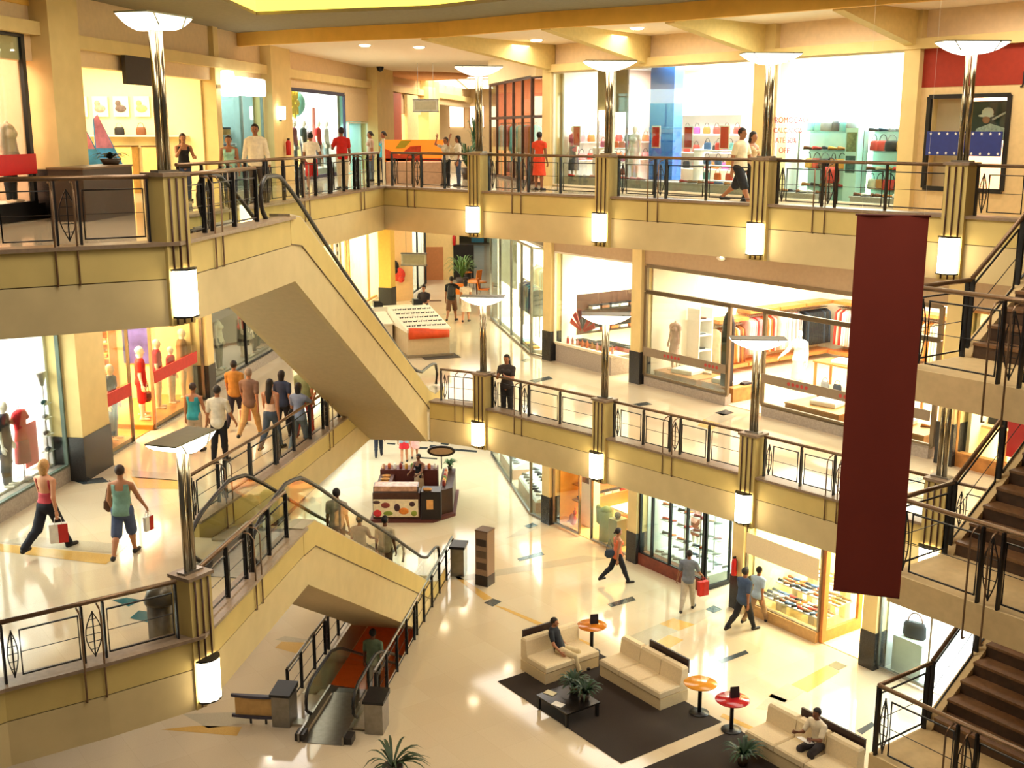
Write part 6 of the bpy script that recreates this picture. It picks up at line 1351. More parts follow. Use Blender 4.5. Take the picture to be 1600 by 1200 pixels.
# cosmetics shop behind the lowest stair
shell(FR, RR, 13.0, 18.2, 0, 5, M('#f2f5f4', .7, var=.02), height=3.6, floor=M('#f4f4ee', .2)); shoplight(FR, RR, 13.1, 18, 3.5, 5, 620, (.92, 1, 1))
window(FR, RR, 13.02, 14.4, .1, 3.44, fm=STEEL); window(FR, RR, 16.2, 18.1, .3, 3.44, fm=STEEL)
poster('shop_sign', 'bright blue sign strip above the cosmetics shop entrance', 'sign', FR, RR, 13.9, 18, -.05, 2.85, 3.4, '#2440d0')
fixture('display_case', 'pale grey display case with handbag in the cosmetics shop window', 'display', FR, RR, [('body', GREYW, [(0, 0, 0, .8, .6, .9)])], (13.2, .3, 0)); good('bag', FR, RR, (13.6, .55, .9), BK, 'black handbag on the pale grey case in cosmetics window', None, .3, BR, 1.9)
for j, (x0, x1, y0) in enumerate(((13.4, 15.6, 3.2), (15.8, 18, 3.2))):
    shelf_unit('white glass shelves of bottles in the cosmetics shop, %s bay' % ['left', 'right'][j], FR, RR, x0, x1, y0, y0 + .4, 0, (.5, .9, 1.3, 1.7, 2.1), 2.3)
    for i, z in enumerate((.52, .92, 1.32, 1.72, 2.12)): row('bottle', FR, RR, x0 + .05, x1 - .05, y0 + .2, z, rc(11, [TQ, BL, WH_, CR, OR, GY], 210 + 5 * j + i), 'on %s shelf of the %s cosmetics bay' % (ORD[i], ['left', 'right'][j]), sc=1.3)
for k, c in enumerate((YE, RD, NV)): good('scarf', FR, RR, (16.6 + .45 * k, .5, 1.75), c, '%s scarf hanging in the cosmetics shop window by the stairs' % CW_[c], 'hanging scarves', 0, None, 1.1)
fixture('clothes_rail', 'thin rail carrying three scarves in the cosmetics window', 'rail', FR, RR, [('rail', STEEL, [(0, -.01, 0, 1.6, .01, .02)]), ('post', STEEL, [(0, -.01, -1.6, .02, .01, 0), (1.58, -.01, -1.6, 1.6, .01, 0)])], (16.3, .5, 1.76))
# ------------------------------------------------------------------ left side
for zf, top in ((0, 4.75), (Z1, 10.25), (Z2, 15.42)):
    column(FL, RL, 1.25, 2.45, -.35, .4, zf, top, .95)
    if zf < Z2: column(FL, RL, 8.7, 9.15, -.12, .4, zf, top, .95)
LB = M('#e6cba0', .8, var=.04)
column(FL, RL, 10.4, 10.75, -.1, .4, Z2, 15.42, 0); column(FL, RL, 14.5, 16.4, -.3, .4, Z2, 15.42, 0); column(FL, RL, 27.6, 30.6, -.4, .4, Z2, 15.2, 0)
block(FL, RL, 'wall_left', -12, .04, 14.02, 56, .3, 15.42, [LB]); mb = MB().box(2.45, -.18, 14.35, 56, .1, 14.62).box(-12, -.18, 14.5, 1.3, .1, 14.75); struct(mb, 'trim_14', COLM, FL(0), RL)
block(FL, RL, 'wall_left', -12, .04, 8.95, 46, .3, 10.25, [LB]); block(FL, RL, 'wall_left', -12, .04, 3.45, 46, .3, 4.75, [LB])
# top floor, first window with the mannequin
shell(FL, RL, -5, 1.2, Z2, 1.8, M('#f0c8a8', .7, var=.03)); shoplight(FL, RL, -4.5, 1, 14.5, 1.8, 150, (1, .8, .62))
window(FL, RL, -4.5, .85, Z2 + .3, 14.5, fm=BLACK, w=.12); struct(MB().box(-5, .0, Z2, 1.2, .3, Z2 + .3), 'trim_15', BLACK, FL(0), RL)
plinth('white window floor with scattered red petals, top left shop', FL, RL, -4.5, 1.0, .2, 1.7, Z2, .34, WHITE)
mannequin('headless mannequin in patterned blouse and dark trousers, top left window', FL, RL, .55, .3, Z2 + .34, -90, 1.72, top='jacket', top_c='#c8a48c', bot='trousers', bot_c='#2a2a30', fem=1, headless=1, skin='#e0c4a8')
t = thing('window_band', 'bright red band across the bottom of the top left shop window', 'sign', FL(-4.4, -.02, Z2 + .88), RL); MB().box(0, -.01, 0, 5.35, .01, .38).build('band', M('#c81818', .5, var=.05), t)
# top floor, sports lifestyle shop
shell(FL, RL, 2.5, 10.35, Z2, 5.0, M('#fbe6b0', .7, var=.03)); shoplight(FL, RL, 2.8, 10, 14.5, 5, 300, (1, .88, .62))
t = thing('hanging_sign', 'black rectangular sign board on the bulkhead of the upper left shop', 'sign', FL(4.85, -.12, 13.72), RL); MB().box(0, -.05, 0, 1.95, .04, .7).build('board', M('#2e2620', .6, var=.1), t); MB().box(.3, .04, .4, .4, .2, .5).box(1.5, .04, .4, 1.6, .2, .5).build('bracket', STEEL, t)
for k, c in enumerate(('#5a5048', '#b89a8a', '#6a5a58', '#e8c878')):
    t = poster('wall_poster', 'framed shoe picture high on the bright shop wall, %s from the corner column' % ORD[k], 'picture', *rwall(FL, RL, 10.25, 4.4), .4 + .6 * k, .85 + .6 * k, 0, Z2 + 2.05, Z2 + 2.6, '#f6ead0'); MB().ell((.22, -.02, .22), (.16, .012, .1), 12, 6).ell((.15, -.02, .36), (.08, .012, .08), 10, 6).build('picture_shape', M(c, .6, var=.3), t)
for k, (x, r_) in enumerate(((3.85, .0), (4.75, .2))):
    t = thing('sail_board', 'tall blue and pink pointed board on green stand in upper left shop, %s one' % ['left', 'right'][k], 'board', FL(x, .65, Z2 + .55), RL - 1.15 + r_)
    MB().slabxz([(0, 0), (.75, 0), (.1, 1.5), (.0, 1.4)], -.03, .03).build('lower_board', M('#4a9ad8', .4, var=.35, scale=4), t); MB().slabxz([(.02, .75), (.4, .75), (.1, 1.5), (.02, 1.42)], -.035, .035).build('pink_tip', M('#d88aa4', .5, var=.25, scale=6), t)
fixture('display_platform', 'bright green stand under the pointed boards', 'display platform', FL, RL, [('body', M('#3ab878', .5), [(0, 0, 0, 2.0, .8, .53)]), ('orange_panel', M('#e86a2a', .5), [(.1, -.02, .1, .6, 0, .5)])], (3.7, .35, Z2))
for k in range(3): fixture('display_cabinet', 'pale yellow cabinet in the upper left shop, %s from the corner column' % ORD[k], 'cabinet', *rwall(FL, RL, 9.8, 4.2), [('body', M('#e0bc74', .5), [(0, 0, 0, .5, .4, 1.25)]), ('top', DKWOOD, [(-.02, -.02, 1.25, .52, .42, 1.28)])], (.75 + .8 * k, 0, Z2))
row('bag', *rwall(FL, RL, 10.0, 4.4), .3, 3.4, 0, Z2 + 1.56, [BR, TN, BK, BR, BK], 'on the wall ledge of the bright upper left shop'); fixture('shelf', 'long white wall ledge in the bright upper left shop', 'shelf', *rwall(FL, RL, 9.9, 4.4), [('board', WHITE, [(0, 0, 0, 3.6, .4, .03)])], (.1, 0, Z2 + 1.52))
t = fixture('counter', 'long dark counter in front of the bright upper left shop', 'counter', FL, RL, [('body', M('#3a2c20', .4, var=.1), [(0, 0, 0, 2.1, .7, .98)]), ('top', M('#6a5030', .4), [(-.02, -.02, .98, 2.12, .72, 1.02)])], (.3, -1.3, Z2))
potplant('dark leafy plant in wide bowl on end of the dark counter', FL(2.2, -.95)[:2], Z2 + 1.02, 26, .4, .2, c='#2c3420', seed=41, ph=.12, pr=.22)
# teal-grey shop with light boxes
shell(FL, RL, 10.8, 14.45, Z2, 2.5, M('#a8bcb8', .6, var=.05)); shoplight(FL, RL, 11, 14.2, 14.4, 2.5, 110, (.85, 1, .98)); window(FL, RL, 10.85, 14.4, Z2 + .05, 13.9, (12.6,), fm=M('#8a9890', .4))
for x0, x1, z0, z1, lb in ((10.4, 10.92, 13.6, 14.28, 'narrow white light box sign, left of the wide one'), (11.15, 13.5, 13.65, 14.15, 'wide white glowing light box sign of the teal-grey shop')):
    t = thing('light_box', lb, 'sign', FL(x0, -.35, z0), RL); MB().loft([[(q * cos(a) + cx, y, q * sin(a) + cz) for cx, cz, a0 in (((x1 - x0) - .12, z1 - z0 - .12, 0), (.12, z1 - z0 - .12, 1), (.12, .12, 2), ((x1 - x0) - .12, .12, 3)) for a in (a0 * pi / 2, a0 * pi / 2 + pi / 4, a0 * pi / 2 + pi / 2) for q in (.12,)] for y in (-.1, .1)], 0, False).build('face', EM('#fffdf4', 3), t); MB().box(.05, .1, .2, .15, .38, .3).build('bracket', STEEL, t)
row('box', FL, RL, 11, 14.2, 1.2, Z2 + 1.55, [YE] * 8, 'in the yellow strip of the teal-grey shop', sc=1.9); fixture('shelf', 'shelf carrying yellow boxes in the teal-grey shop', 'shelf', FL, RL, [('board', GREYW, [(0, 0, 0, 3.4, .5, .03)])], (10.95, 1.0, Z2 + 1.52))
shelf_unit('magazine shelves low in the teal-grey shop', FL, RL, 11, 14.2, .8, 1.1, Z2, (.4, .8, 1.2), 1.3, mat=GREYW)
for i, z in enumerate((.42, .82, 1.22)): row('fold', FL, RL, 11.1, 14.1, .95, Z2 + z, rc(8, [NV, GY, BL, RD], 230 + i), 'on %s magazine shelf of the teal-grey shop' % (ORD[i]))
t = thing('wall_lantern', 'small white glowing wall lamp on the upper left column beside the toy window', 'wall light', FL(14.95, -.42, Z2 + 2.2), RL); MB().lathe([(.11, -.2), (.13, -.1), (.13, .2), (.01, .2)], 0, 0, 12).build('diffuser', EM('#fff4dc', 10), t); MB().box(-.03, 0, -.25, .03, .08, -.15).build('bracket', IRON, t)
extinguisher('red fire extinguisher on the upper left column under the wall lamp', FL, RL, 15.5, -.42, Z2 + .9)
# window with mannequins and balloons
shell(FL, RL, 16.5, 24.0, Z2, 3.4, M('#f4f2ec', .7, var=.03)); shoplight(FL, RL, 17, 24, 14.4, 3.4, 480, (.97, 1, 1)); window(FL, RL, 16.55, 23.9, Z2 + .05, 14.0, fm=M('#2c2a4a', .4), w=.12)
t = thing('balloon_cluster', 'turquoise round balloon hanging in the upper window beside the wall lamp', 'balloon', FL(20.2, .85, Z2 + 2.6), RL); MB().ell((0, 0, 0), (.42, .42, .48), 16, 10).build('balloon', M('#7cc8c4', .4), t); MB().tube([(0, 0, .4), (0, 0, .8)], .005, 4).build('string', STEEL, t)
t = thing('flower_decoration', 'yellow star-shaped flower decoration under the turquoise balloon', 'decoration', FL(19.2, .5, Z2 + 2.6), RL); m = MB()
for k in range(8): a = k * pi / 4; m.loft([[(r * cos(a) - w * s * sin(a), y, r * sin(a) + w * s * cos(a)) for r, w, s in ((.05, .05, -1), (.4, .13, -1), (.55, 0, 0), (.4, .13, 1), (.05, .05, 1))] for y in (-.03, .03)], 0, False)
m.build('petals', M('#f0d038', .5, var=.1), t); MB().tube([(0, .05, 0), (0, .1, .9)], .006, 4).build('string', STEEL, t)
for k, (x, tc, bc, lb) in enumerate(((19.0, '#8a4a5a', '#5a6a7a', 'mannequin in plum top at left of the upper mannequin window'), (20.1, '#3a4a4a', '#30343c', 'mannequin in dark teal clothes in the upper mannequin window'), (21.9, '#c8282c', '#3a3a40', 'mannequin in red and white jersey in the upper mannequin window'), (22.9, '#e8e8e4', '#8a9a9a', 'mannequin in white jersey in the upper mannequin window'))):
    mannequin(lb, FL, RL, x, .5, Z2 + .3, -90, 1.7, top='tshirt', top_c=tc, bot='trousers', bot_c=bc)
plinth('low pale platform carrying the mannequins of the upper window', FL, RL, 16.8, 23.8, .3, 1.6, Z2, .3, GREYW)
t = thing('tall_screen', 'tall red-orange strip in the upper mannequin window', 'panel', FL(22.6, .9, Z2 + .3), RL); MB().box(0, -.03, 0, .3, .03, 2.2).build('panel', M('#d8685c', .5), t)
fixture('counter', 'tan counter with bags at right of the upper mannequin window', 'counter', FL, RL, [('body', M('#c8a060', .5), [(0, 0, 0, 1.4, .5, 1.3)])], (22.5, 1.0, Z2)); row('bag', FL, RL, 22.6, 23.8, 1.2, Z2 + 1.3, [GY, BK], 'on the tan counter of the upper mannequin window', sc=1.6)
# small teal-lit bag shop
block(FL, RL, 'wall_left', 24.0, .0, 13.0, 27.6, .06, 14.1, [LB]); shell(FL, RL, 24.3, 27.5, Z2, 2.5, M('#bfe0dc', .6, var=.04)); shoplight(FL, RL, 24.5, 27.4, 12.95, 2.5, 110, (.75, 1, .98)); window(FL, RL, 24.4, 27.4, Z2 + .05, 12.95, fm=CREAM)
for i, z in enumerate((.7, 1.2, 1.6)):
    fixture('shelf', '%s glass shelf of the teal-lit bag shop' % (ORD[i]), 'shelf', FL, RL, [('board', GLASS, [(0, 0, 0, 2.9, .4, .03)])], (24.5, .9, Z2 + z)); row('bag', FL, RL, 24.6, 27.2, 1.1, Z2 + z + .03, rc(5, [BK, NV, GY], 240 + i), 'on %s glass shelf of the teal-lit bag shop' % (ORD[i]), sc=1.3)
# far end of the top corridor
for (x0, x1, c, lb) in ((31.2, 33.2, '#c8684c', 'tall terracotta panel beyond the column of the far top floor'), (34.5, 37, '#e8d8a0', 'pale yellow shop panel behind the hanging sign, far top floor')):
    t = thing('wall_panel', lb, 'panel', FL(x0, -.12, Z2 + .9), RL); MB().box(0, -.05, 0, x1 - x0, .1, 2.4).build('panel', M(c, .6, var=.08), t)
shell(FL, RL, 30.7, 38.5, Z2, 2.0, M('#f0d8a8', .7)); shoplight(FL, RL, 31, 38, 14.4, 2, 160, (1, .85, .6))
column(FL, RL, 38.6, 41.5, -.4, .4, Z2, 15.2, 0)
block(FL, RL, 'wall_left', 30.7, .0, 13.4, 38.6, .06, 14.1, [LB])
struct(MB().box(-9, 76, Z2, 14, 76.3, 15.2), 'wall_back', PEACH); struct(MB().box(-14, 78, Z1, 30, 78.3, 10.25), 'wall_back', M('#8a8a74', .7, var=.2, scale=1)); struct(MB().box(-14, 78, 0, 30, 78.3, 4.75), 'wall_back', WHITE)
for k, x in enumerate((-4.0, -2.7, -1.4)):
    t = thing('lit_window', 'bright square shop window at the far end of top corridor, %s from left' % ORD[k], 'window', (x, 75.9, Z2 + 1.8)); MB().box(0, -.05, 0, .9, 0, 1.3).build('pane', EM('#fff4dc', 1.6), t); MB().box(-.06, -.07, -.06, 0, 0, 1.36).box(.9, -.07, -.06, .96, 0, 1.36).build('frame', WOOD, t)
# ------------------------------------------------------------------ middle floor, left
shell(FL, RL, -4.5, 1.2, Z1, 4.6, M('#f4f4f0', .7, var=.02), height=3.5); shoplight(FL, RL, -4, 1, 8.9, 4.6, 480, (1, .99, .97)); window(FL, RL, -4.4, 1.2, Z1 + .35, 8.95, (-1.45,), fm=M('#5a6a60', .4)); struct(MB().box(-4.5, -.02, Z1, 1.25, .25, Z1 + .35), 'trim_16', STONE, FL(0), RL)
plinth('white window platform of the bright shop at left edge', FL, RL, -4.2, 1.1, .3, 1.6, Z1, .4, WHITE)
fixture('clothes_rail', 'clothes rail with coat hangers in the bright shop at left edge', 'rail', FL, RL, [('rail', STEEL, [(0, -.015, 1.55, 2.8, .015, 1.58)]), ('post', STEEL, [(0, -.02, 0, .03, .02, 1.58), (2.77, -.02, 0, 2.8, .02, 1.58)])], (-3.6, .6, Z1 + .42 - .4))
row('garment', FL, RL, -3.5, -.9, .6, Z1 + 1.5, [BK, WH_, BL, RD, WH_, BL, BK, RD, BL, GY], 'on the rail of the bright shop at left edge', rz=.3)
t = thing('dress_form', 'stand with red T-shirt and red-brown skirt in the bright left window', 'mannequin', FL(.05, .3, Z1 + .4), RL); MB().loft([ring2(.06, .05, 1.42), ring2(.17, .1, 1.38), ring2(.16, .11, 1.2), ring2(.13, .1, .98), ring2(.17, .12, .82)]).build('shirt', M('#cc1c24', .8, var=.08), t)
MB().loft([ring2(.15, .11, .84), ring2(.18, .13, .7), ring2(.2, .14, .35)]).build('skirt', M('#a02a34', .8, var=.1), t); MB().tube([(0, 0, 0), (0, 0, 1.5)], .015, 6).build('pole', STEEL, t); MB().lathe([(.01, 0), (.16, 0), (.16, .02), (.02, .03)], 0, 0, 14).build('base', STEEL, t)
for s in (-1, 1): MB().tube([(s * .15, 0, 1.36), (s * .26, .0, 1.2)], .06, 8).build('sleeve', M('#cc1c24', .8, var=.08), t)
mannequin('mannequin in dark trousers standing behind the red T-shirt stand', FL, RL, -.45, .35, Z1 + .4, -80, 1.7, top='tshirt', top_c='#2a2a34', bot='trousers', bot_c='#2c3040', skin='#e8e0d0')
poster('hanging_poster', 'tall red poster behind the shoe stand in the bright left window', 'poster', FL, RL, .55, 1.05, .55, Z1 + .45, Z1 + 1.35, '#c8202c')
t = thing('shoe_tree', 'shoe stand with fan-shaped top in the bright left window', 'stand', FL(1.0, .3, Z1 + .4), RL); MB().tube([(0, 0, 0), (0, 0, 1.75)], .018, 6).build('pole', STEEL, t); MB().loft([ring2(.05, .03, 1.7), ring2(.2, .05, 1.98)]).build('fan_top', M('#a8a29c', .4), t)
for j, z in enumerate((.3, .65, 1.0, 1.3)): MB().box(-.16, -.08, z, .16, .08, z + .015).build('shelf', GREYW, t); good('shoe', FL, RL, (1.0, .3, Z1 + .4 + z + .015), [NV, BK, GY, BK][j], '%s trainer on the fan-topped shoe stand, %s shelf up' % (['navy', 'black', 'grey', 'top black'][j], ORD[j]), 'trainers on the fan-topped stand', .3, WH_, 1.15)
# orange clothes shop with the mannequins
shell(FL, RL, 2.5, 8.65, Z1, 4.6, M('#f4cf8c', .7, var=.04), height=3.5, floor=M('#dc8c3c', .15, var=.12)); shoplight(FL, RL, 2.7, 8.5, 8.9, 4.6, 560, (1, .84, .55))
OPL = M('#cf8436', .35, var=.12, scale=6)
plinth('orange wooden platform under the charcoal mannequin', FL, RL, 2.6, 4.3, .05, 1.0, Z1, .14, OPL); plinth('orange wooden platform under the row of mannequins', FL, RL, 5.4, 8.6, .05, 1.6, Z1, .14, OPL)
window(FL, RL, 2.5, 4.3, Z1 + .02, 8.95, fm=STEEL, w=.03); window(FL, RL, 5.5, 8.66, Z1 + .02, 8.95, fm=STEEL, w=.03)
for x0, x1, lb in ((2.55, 4.25, 'red sale band on shop glass before the navy mannequin'), (5.55, 8.2, 'red sale band on shop glass before the row of mannequins')):
    t = thing('window_band', lb, 'sign', FL(x0, -.02, Z1 + 1.15), RL); MB().box(0, -.01, 0, x1 - x0, .01, .3).build('band', M('#c02820', .5, var=.08), t)
for k, (x, y, tc, bt, bc, H, lb, ex) in enumerate(((4.0, .35, '#3c3a40', 'jeans', '#4a5a78', 1.78, 'mannequin in charcoal T-shirt and jeans next to the corner column', {}), (5.9, .5, '#cc2a1e', 'shorts', '#c8201c', 1.82, 'mannequin in red T-shirt with white cap in the orange shop window', {'hair': 'short', 'hair_c': '#f0e2cc'}),
        (6.4, .75, '#d89048', 'trousers', '#e0b070', 1.6, 'mannequin in orange shirt holding a basket in the orange shop window', {'armR': (.2, .2, .4, 0)}), (7.1, .6, '#b8182c', 'trousers', '#e8c8a0', 1.8, 'mannequin in crimson shirt in the orange shop window', {}),
        (7.7, .5, '#c02838', 'trousers', '#ecd4b0', 1.5, 'short child mannequin in red vest in the orange shop window', {}), (8.35, .45, '#8a6038', 'trousers', '#d8b888', 1.86, 'tall mannequin in brown jacket at the end of the orange shop window', {}))):
    mannequin(lb, FL, RL, x, y, Z1 + .14, -90 + 20 * (k % 2), H, top='jacket' if 'jacket' in lb else 'tshirt', top_c=tc, bot=bt, bot_c=bc, skin='#f2e0c4', **ex)
t = thing('basket', 'brown wicker basket hanging from the hand of an orange-shop mannequin', 'basket', FL(6.15, .5, Z1 + .55), RL); MB().loft([ring2(.13, .1, 0), ring2(.17, .13, .22), ring2(.15, .11, .22), ring2(.1, .08, .05)]).build('bowl', M('#7a3f26', .7, var=.3, scale=30), t); MB().tube([(.15 * cos(pi * k / 8), 0, .2 + .25 * sin(pi * k / 8)) for k in range(9)], .01, 5).build('handle', M('#7a3f26', .7), t)
fw, fr_ = rwall(FL, RL, 8.1, 4.4)
shelf_unit('wall shelves of folded clothes deep in the orange shop', fw, fr_, .0, 2.0, .0, .45, Z1, (.4, .8, 1.2, 1.6, 2.0, 2.4), 2.6, mat=M('#c88a4a', .5))
for i, z in enumerate((.42, .82, 1.22, 1.62, 2.02, 2.42)):
    for j in range(2): row('fold', fw, fr_, .05, 1.95, .2, Z1 + z + .06 * j, rc(5, [RD, PK, YE, OR, TQ, GY, PP, TN], 250 + 2 * i + j), 'on %s clothes shelf of the orange shop, %s layer' % (ORD[i], ['lower', 'upper'][j]), alt=.05)
t = thing('hanging_banner', 'blue-violet picture banner inside the orange shop', 'banner', FL(8.55, 2.2, Z1 + 1.0), RL - pi / 2); MB().box(0, -.01, 0, .75, .01, 2.4).build('cloth', M('#4a4a88', .6, var=.4, scale=3), t)
fixture('counter', 'orange counter in the middle of the orange clothes shop', 'counter', FL, RL, [('body', OPL, [(0, 0, 0, 1.4, .6, .9)]), ('top', OPL, [(-.05, -.05, .9, 1.45, .65, .94)])], (4.3, 2.4, Z1)); row('fold', FL, RL, 4.4, 5.6, 2.7, Z1 + .94, [OR, OR, RD], 'on the orange counter')
good('box', FL, RL, (3.5, .3, Z1 + .14), BR, 'brown wicker box at the feet of the charcoal T-shirt mannequin', None, .4, TN, 1.3)
# dark shop
shell(FL, RL, 9.2, 17.0, Z1, 4.0, M('#5a4a40', .7, var=.1), height=3.5, floor=M('#8a6a50', .3)); shoplight(FL, RL, 9.4, 16.8, 8.9, 4, 230, (1, .85, .7)); window(FL, RL, 9.25, 14.9, Z1 + .3, 8.95, (12.0,), fm=IRON); window(FL, RL, 15, 17, Z1 + .1, 8.95, fm=STEEL)
struct(MB().box(9.2, -.02, Z1, 14.9, .25, Z1 + .3), 'trim_17', STONE, FL(0), RL)
plinth('grey stone platform in the dark shop window', FL, RL, 9.4, 14.8, .3, 1.6, Z1, .34, M('#8f8578', .4, var=.1))
t = thing('ceiling_panel', 'white-edged glittering hanging panel in the dark shop', 'panel', FL(11.6, .9, Z1 + 2.3), RL); MB().box(-1, -.9, 0, 1, .9, .05).build('frame', EM('#f4fbff', 1.2), t); MB().box(-.9, -.8, -.02, .9, .8, .07).build('glitter', M('#4a6058', .2, .6, var=.7, scale=40), t)
for x in (-.8, .8): MB().tube([(x, 0, .05), (x, 0, 1.15)], .01, 4).build('rod', STEEL, t)
mannequin('headless mannequin in cream vest and grey trousers in the dark shop window', FL, RL, 11.1, .5, Z1 + .34, -90, 1.66, top='tank', top_c='#dccfb4', bot='trousers', bot_c='#4a4640', fem=1, headless=1, skin='#e8d8c0')
mannequin('headless mannequin in bright red T-shirt and black skirt in the dark shop', FL, RL, 13.1, .5, Z1 + .34, -90, 1.76, top='tshirt', top_c='#d02420', bot='skirt', bot_c='#1a1820', skirt_len=.6, headless=1, skin='#d8c0a8')
mannequin('mannequin in salmon T-shirt beside the red one in the dark shop', FL, RL, 14.5, .55, Z1 + .34, -90, 1.76, top='tshirt', top_c='#c8645a', bot='trousers', bot_c='#3a3438', headless=1, skin='#d8c0a8')
mannequin('small cream child mannequin beside the black skirt in the dark shop', FL, RL, 13.8, .4, Z1 + .34, -90, 1.2, top='tshirt', top_c='#dcc8b0', bot='trousers', bot_c='#4a3438', headless=1, skin='#d8c0a8')
row('shoe', FL, RL, 9.6, 11.4, .5, Z1 + .34, [WH_, CR, WH_], 'on the grey stone platform of the dark shop', alt=.5)
# bright shops beyond the escalator, column with black foot, angled white shop
shell(FL, RL, 17.2, 23.6, Z1, 4.0, M('#fbf0d4', .7, var=.02), height=3.5); shoplight(FL, RL, 17.5, 23.4, 8.9, 4, 520, (1, .92, .72)); window(FL, RL, 17.3, 23.5, Z1 + .1, 8.95, (19.5, 21.6), fm=M('#c89a5a', .5), w=.1)
for k, (x, c, bc) in enumerate(((18.6, '#e8c8a0', '#c8a078'), (20.6, '#d8a070', '#e8d8b8'), (22.6, '#d0905c', '#f0e0c4'))): mannequin('pale mannequin in tan clothes behind the escalator glass, %s from the near side' % ORD[k], FL, RL, x, .9, Z1 + .0, -90, 1.7, top='tshirt', top_c=c, bot='trousers', bot_c=bc)
poster('hanging_poster', 'pink and white poster at near end of the bright shop behind the escalator', 'poster', FL, RL, 17.5, 18.0, .4, Z1 + 1.9, Z1 + 3.2, '#d03a6a', '#f4f0ea')
t = fixture('sign_strip', 'vertical white sign strip with dark marks on the brown post, bright far shop', 'sign', FL, RL, [('strip', WHITE, [(0, -.03, 0, .35, 0, 1.7)]), ('mark', BLACK, [(.1, -.035, z, .25, -.03, z + .12) for z in (.2, .5, .8, 1.1, 1.4)])], (21.75, -.06, Z1 + 1.75))
p = gp(604, 486, Z1); c_ = struct(MB().box(-.3, 0, .95, .22, .5, 4.75, 0).box(-.32, -.02, 0, .24, .52, .95, 1), 'column', [M('#ecc058', .7, var=.05), GRANITE], (p[0], p[1], Z1), radians(-15))
p = gp(628, 470, Z1); struct(MB().box(-.65, 0, 0, .5, .3, 4.75), 'wall_left', M('#e6c08c', .7, var=.04), (p[0], p[1], Z1), radians(15))
for dx, dz, c, lb in ((-.38, 1.5, '#1c1718', 'round black wreath-like ornament on the tan wall of far middle floor'), (-.12, 1.15, '#c8382a', 'red ornament hanging below the black wreath on the tan wall')):
    t = MB().ell((0, 0, 0), (.3, .1, .3), 12, 8).ell((.12, -.05, -.2), (.15, .08, .15), 10, 6).build('ornament', M(c, .6, var=.3, scale=20), None, (p[0] + dx, p[1] - .12, Z1 + dz)); tag(t, lb, 'ornament')
a_, b_ = gp(640, 466, Z1), gp(666, 446, Z1); an = atan2(b_[1] - a_[1], b_[0] - a_[0]); Lw = hypot(b_[0] - a_[0], b_[1] - a_[1])
fr = lambda x, y=0, z=0: (a_[0] + cos(an) * x - sin(an) * y, a_[1] + sin(an) * x + cos(an) * y, z)
window(fr, an, 0, Lw, Z1 + .1, 9.1, (Lw * .5,), (8.4,), IRON); shell(fr, an, 0, Lw, Z1, 2.0, M('#f8f4ea', .7, var=.02), height=3.6, y0=.1); shoplight(fr, an, .2, Lw, 9.0, 2, 220, (1, .95, .85))
good('garment', fr, an, (Lw * .35, .5, Z1 + 2.1), BR, 'brown shorts hung in the angled white shop window', None, pi / 2, None, .9); good('bag', fr, an, (Lw * .2, .5, Z1 + .1), DR, 'round dark red hat on floor of the angled white shop window', None, .2, PK, 2)
p = gp(680, 437, Z1); struct(MB().box(-.9, 0, 0, 1.2, .3, 4.75), 'wall_back', M('#f2d490', .7, var=.04), (p[0], p[1], Z1), radians(5)); struct(MB().box(-1.1, -.05, 0, .4, 0, 1.6), 'wall_back', M('#c88450', .7, var=.06), (p[0], p[1], Z1), radians(5))
extinguisher('red fire extinguisher on the yellow wall of the far middle corridor', lambda x, y=0, z=0: (p[0] + x, p[1] - .15, z), 0, .95, 0, Z1 + 1.7)
struct(MB().box(.9, -.05, 0, 1.9, 0.3, 1.7), 'wall_back', BLACK, (p[0], p[1], Z1), radians(5))
for k, (x0, c) in enumerate(((-2.6, '#4a8aa0'), (-1.6, '#7a8a70'), (-.6, '#9a9a78'))): poster('wall_panel', 'dim blue-green shop front at the end of far middle corridor, %s from left' % ORD[k], 'panel', lambda x, y=0, z=0: (x, y, z), 0, x0, x0 + .8, 74, Z1 + .1, Z1 + 4, c)
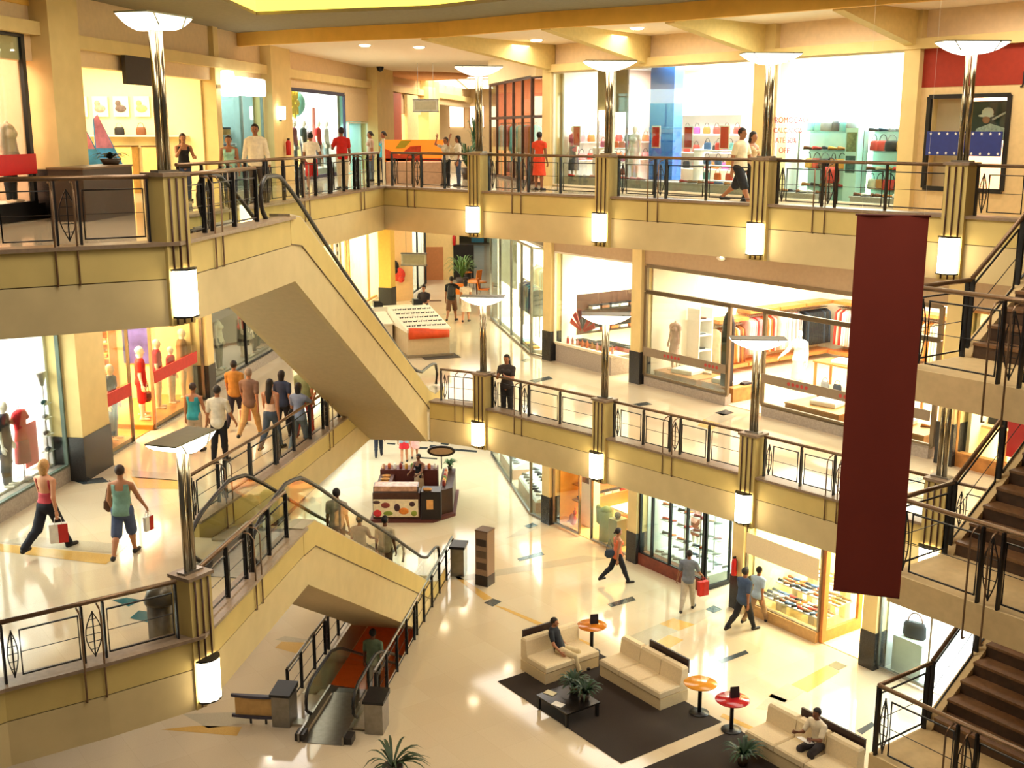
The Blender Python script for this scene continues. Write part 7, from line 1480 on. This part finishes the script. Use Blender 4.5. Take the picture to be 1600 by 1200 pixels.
shell(FL, RL, 23.8, 31, Z1, 3.0, M('#fbe8c0', .7, var=.02), height=3.5); shoplight(FL, RL, 24, 30.8, 8.9, 3, 420, (1, .9, .66)); window(FL, RL, 23.9, 30.9, Z1 + .1, 8.95, (27,), fm=M('#c89a5a', .5), w=.1)
# ground floor left side and the far end
shell(FL, RL, 14, 26, 0, 3.0, M('#f2f2f0', .7, var=.02)); shoplight(FL, RL, 14.5, 25.5, 3.5, 3, 420, (.97, 1, 1)); window(FL, RL, 14, 26, .4, 3.4, (17, 20, 23), fm=STEEL); struct(MB().box(14, -.05, 0, 26, .25, .4), 'trim_18', GRANITE, FL(0), RL)
area('corridor_fill', (-3.5, 44, 4.6), 4, 8, 420, (1, .98, .92)); area('corridor_fill', (-2.5, 52, 10.15), 3, 12, 340, (1, .9, .74)); area('corridor_fill', (-3, 42, 15.1), 4, 8, 300, (1, .88, .7)); area('corridor_fill', (2, 66, 10.1), 6, 10, 420, (.95, 1, .9)); area('corridor_fill', (-3, 58, 14.8), 3, 8, 260, (1, .88, .7))  # unseen area lamps in the corridors; the farthest is added to brighten the dark end
# ------------------------------------------------------------------ unseen area lamps added to light the walkways and the atrium
for z, pw in ((10.15, 90), (4.65, 80)):
    for t0 in (2, 7, 12, 17): c = FR(t0, -2.6); area('walkway_fill', (c[0], c[1], z), 3.6, 1.4, pw, (1, .94, .84), (0, 0, RR))
    for t0 in (-3, 3, 9, 15): c = FL(t0, -2.2); area('walkway_fill', (c[0], c[1], z), 3.6, 1.4, pw, (1, .95, .87), (0, 0, RL))
for t0 in (1, 6, 11, 16): c = FR(t0, -1.6); area('walkway_fill', (c[0], c[1], 15.1), 3.0, .8, 110, (1, .92, .76), (0, 0, RR))
for (x, y), pw in (((-3, 20), 400), ((2.5, 17), 400), ((-2.5, 12), 260), ((4, 11), 280)): area('recess_fill', (x, y, 15.95), 4, 3, pw, (1, .92, .76))  # no fittings here; added under the recess top as the main atrium light
wd = bpy.data.worlds.new('world'); SC.world = wd; wd.use_nodes = True
wd.node_tree.nodes['Background'].inputs[0].default_value = (1, .9, .74, 1); wd.node_tree.nodes['Background'].inputs[1].default_value = .12
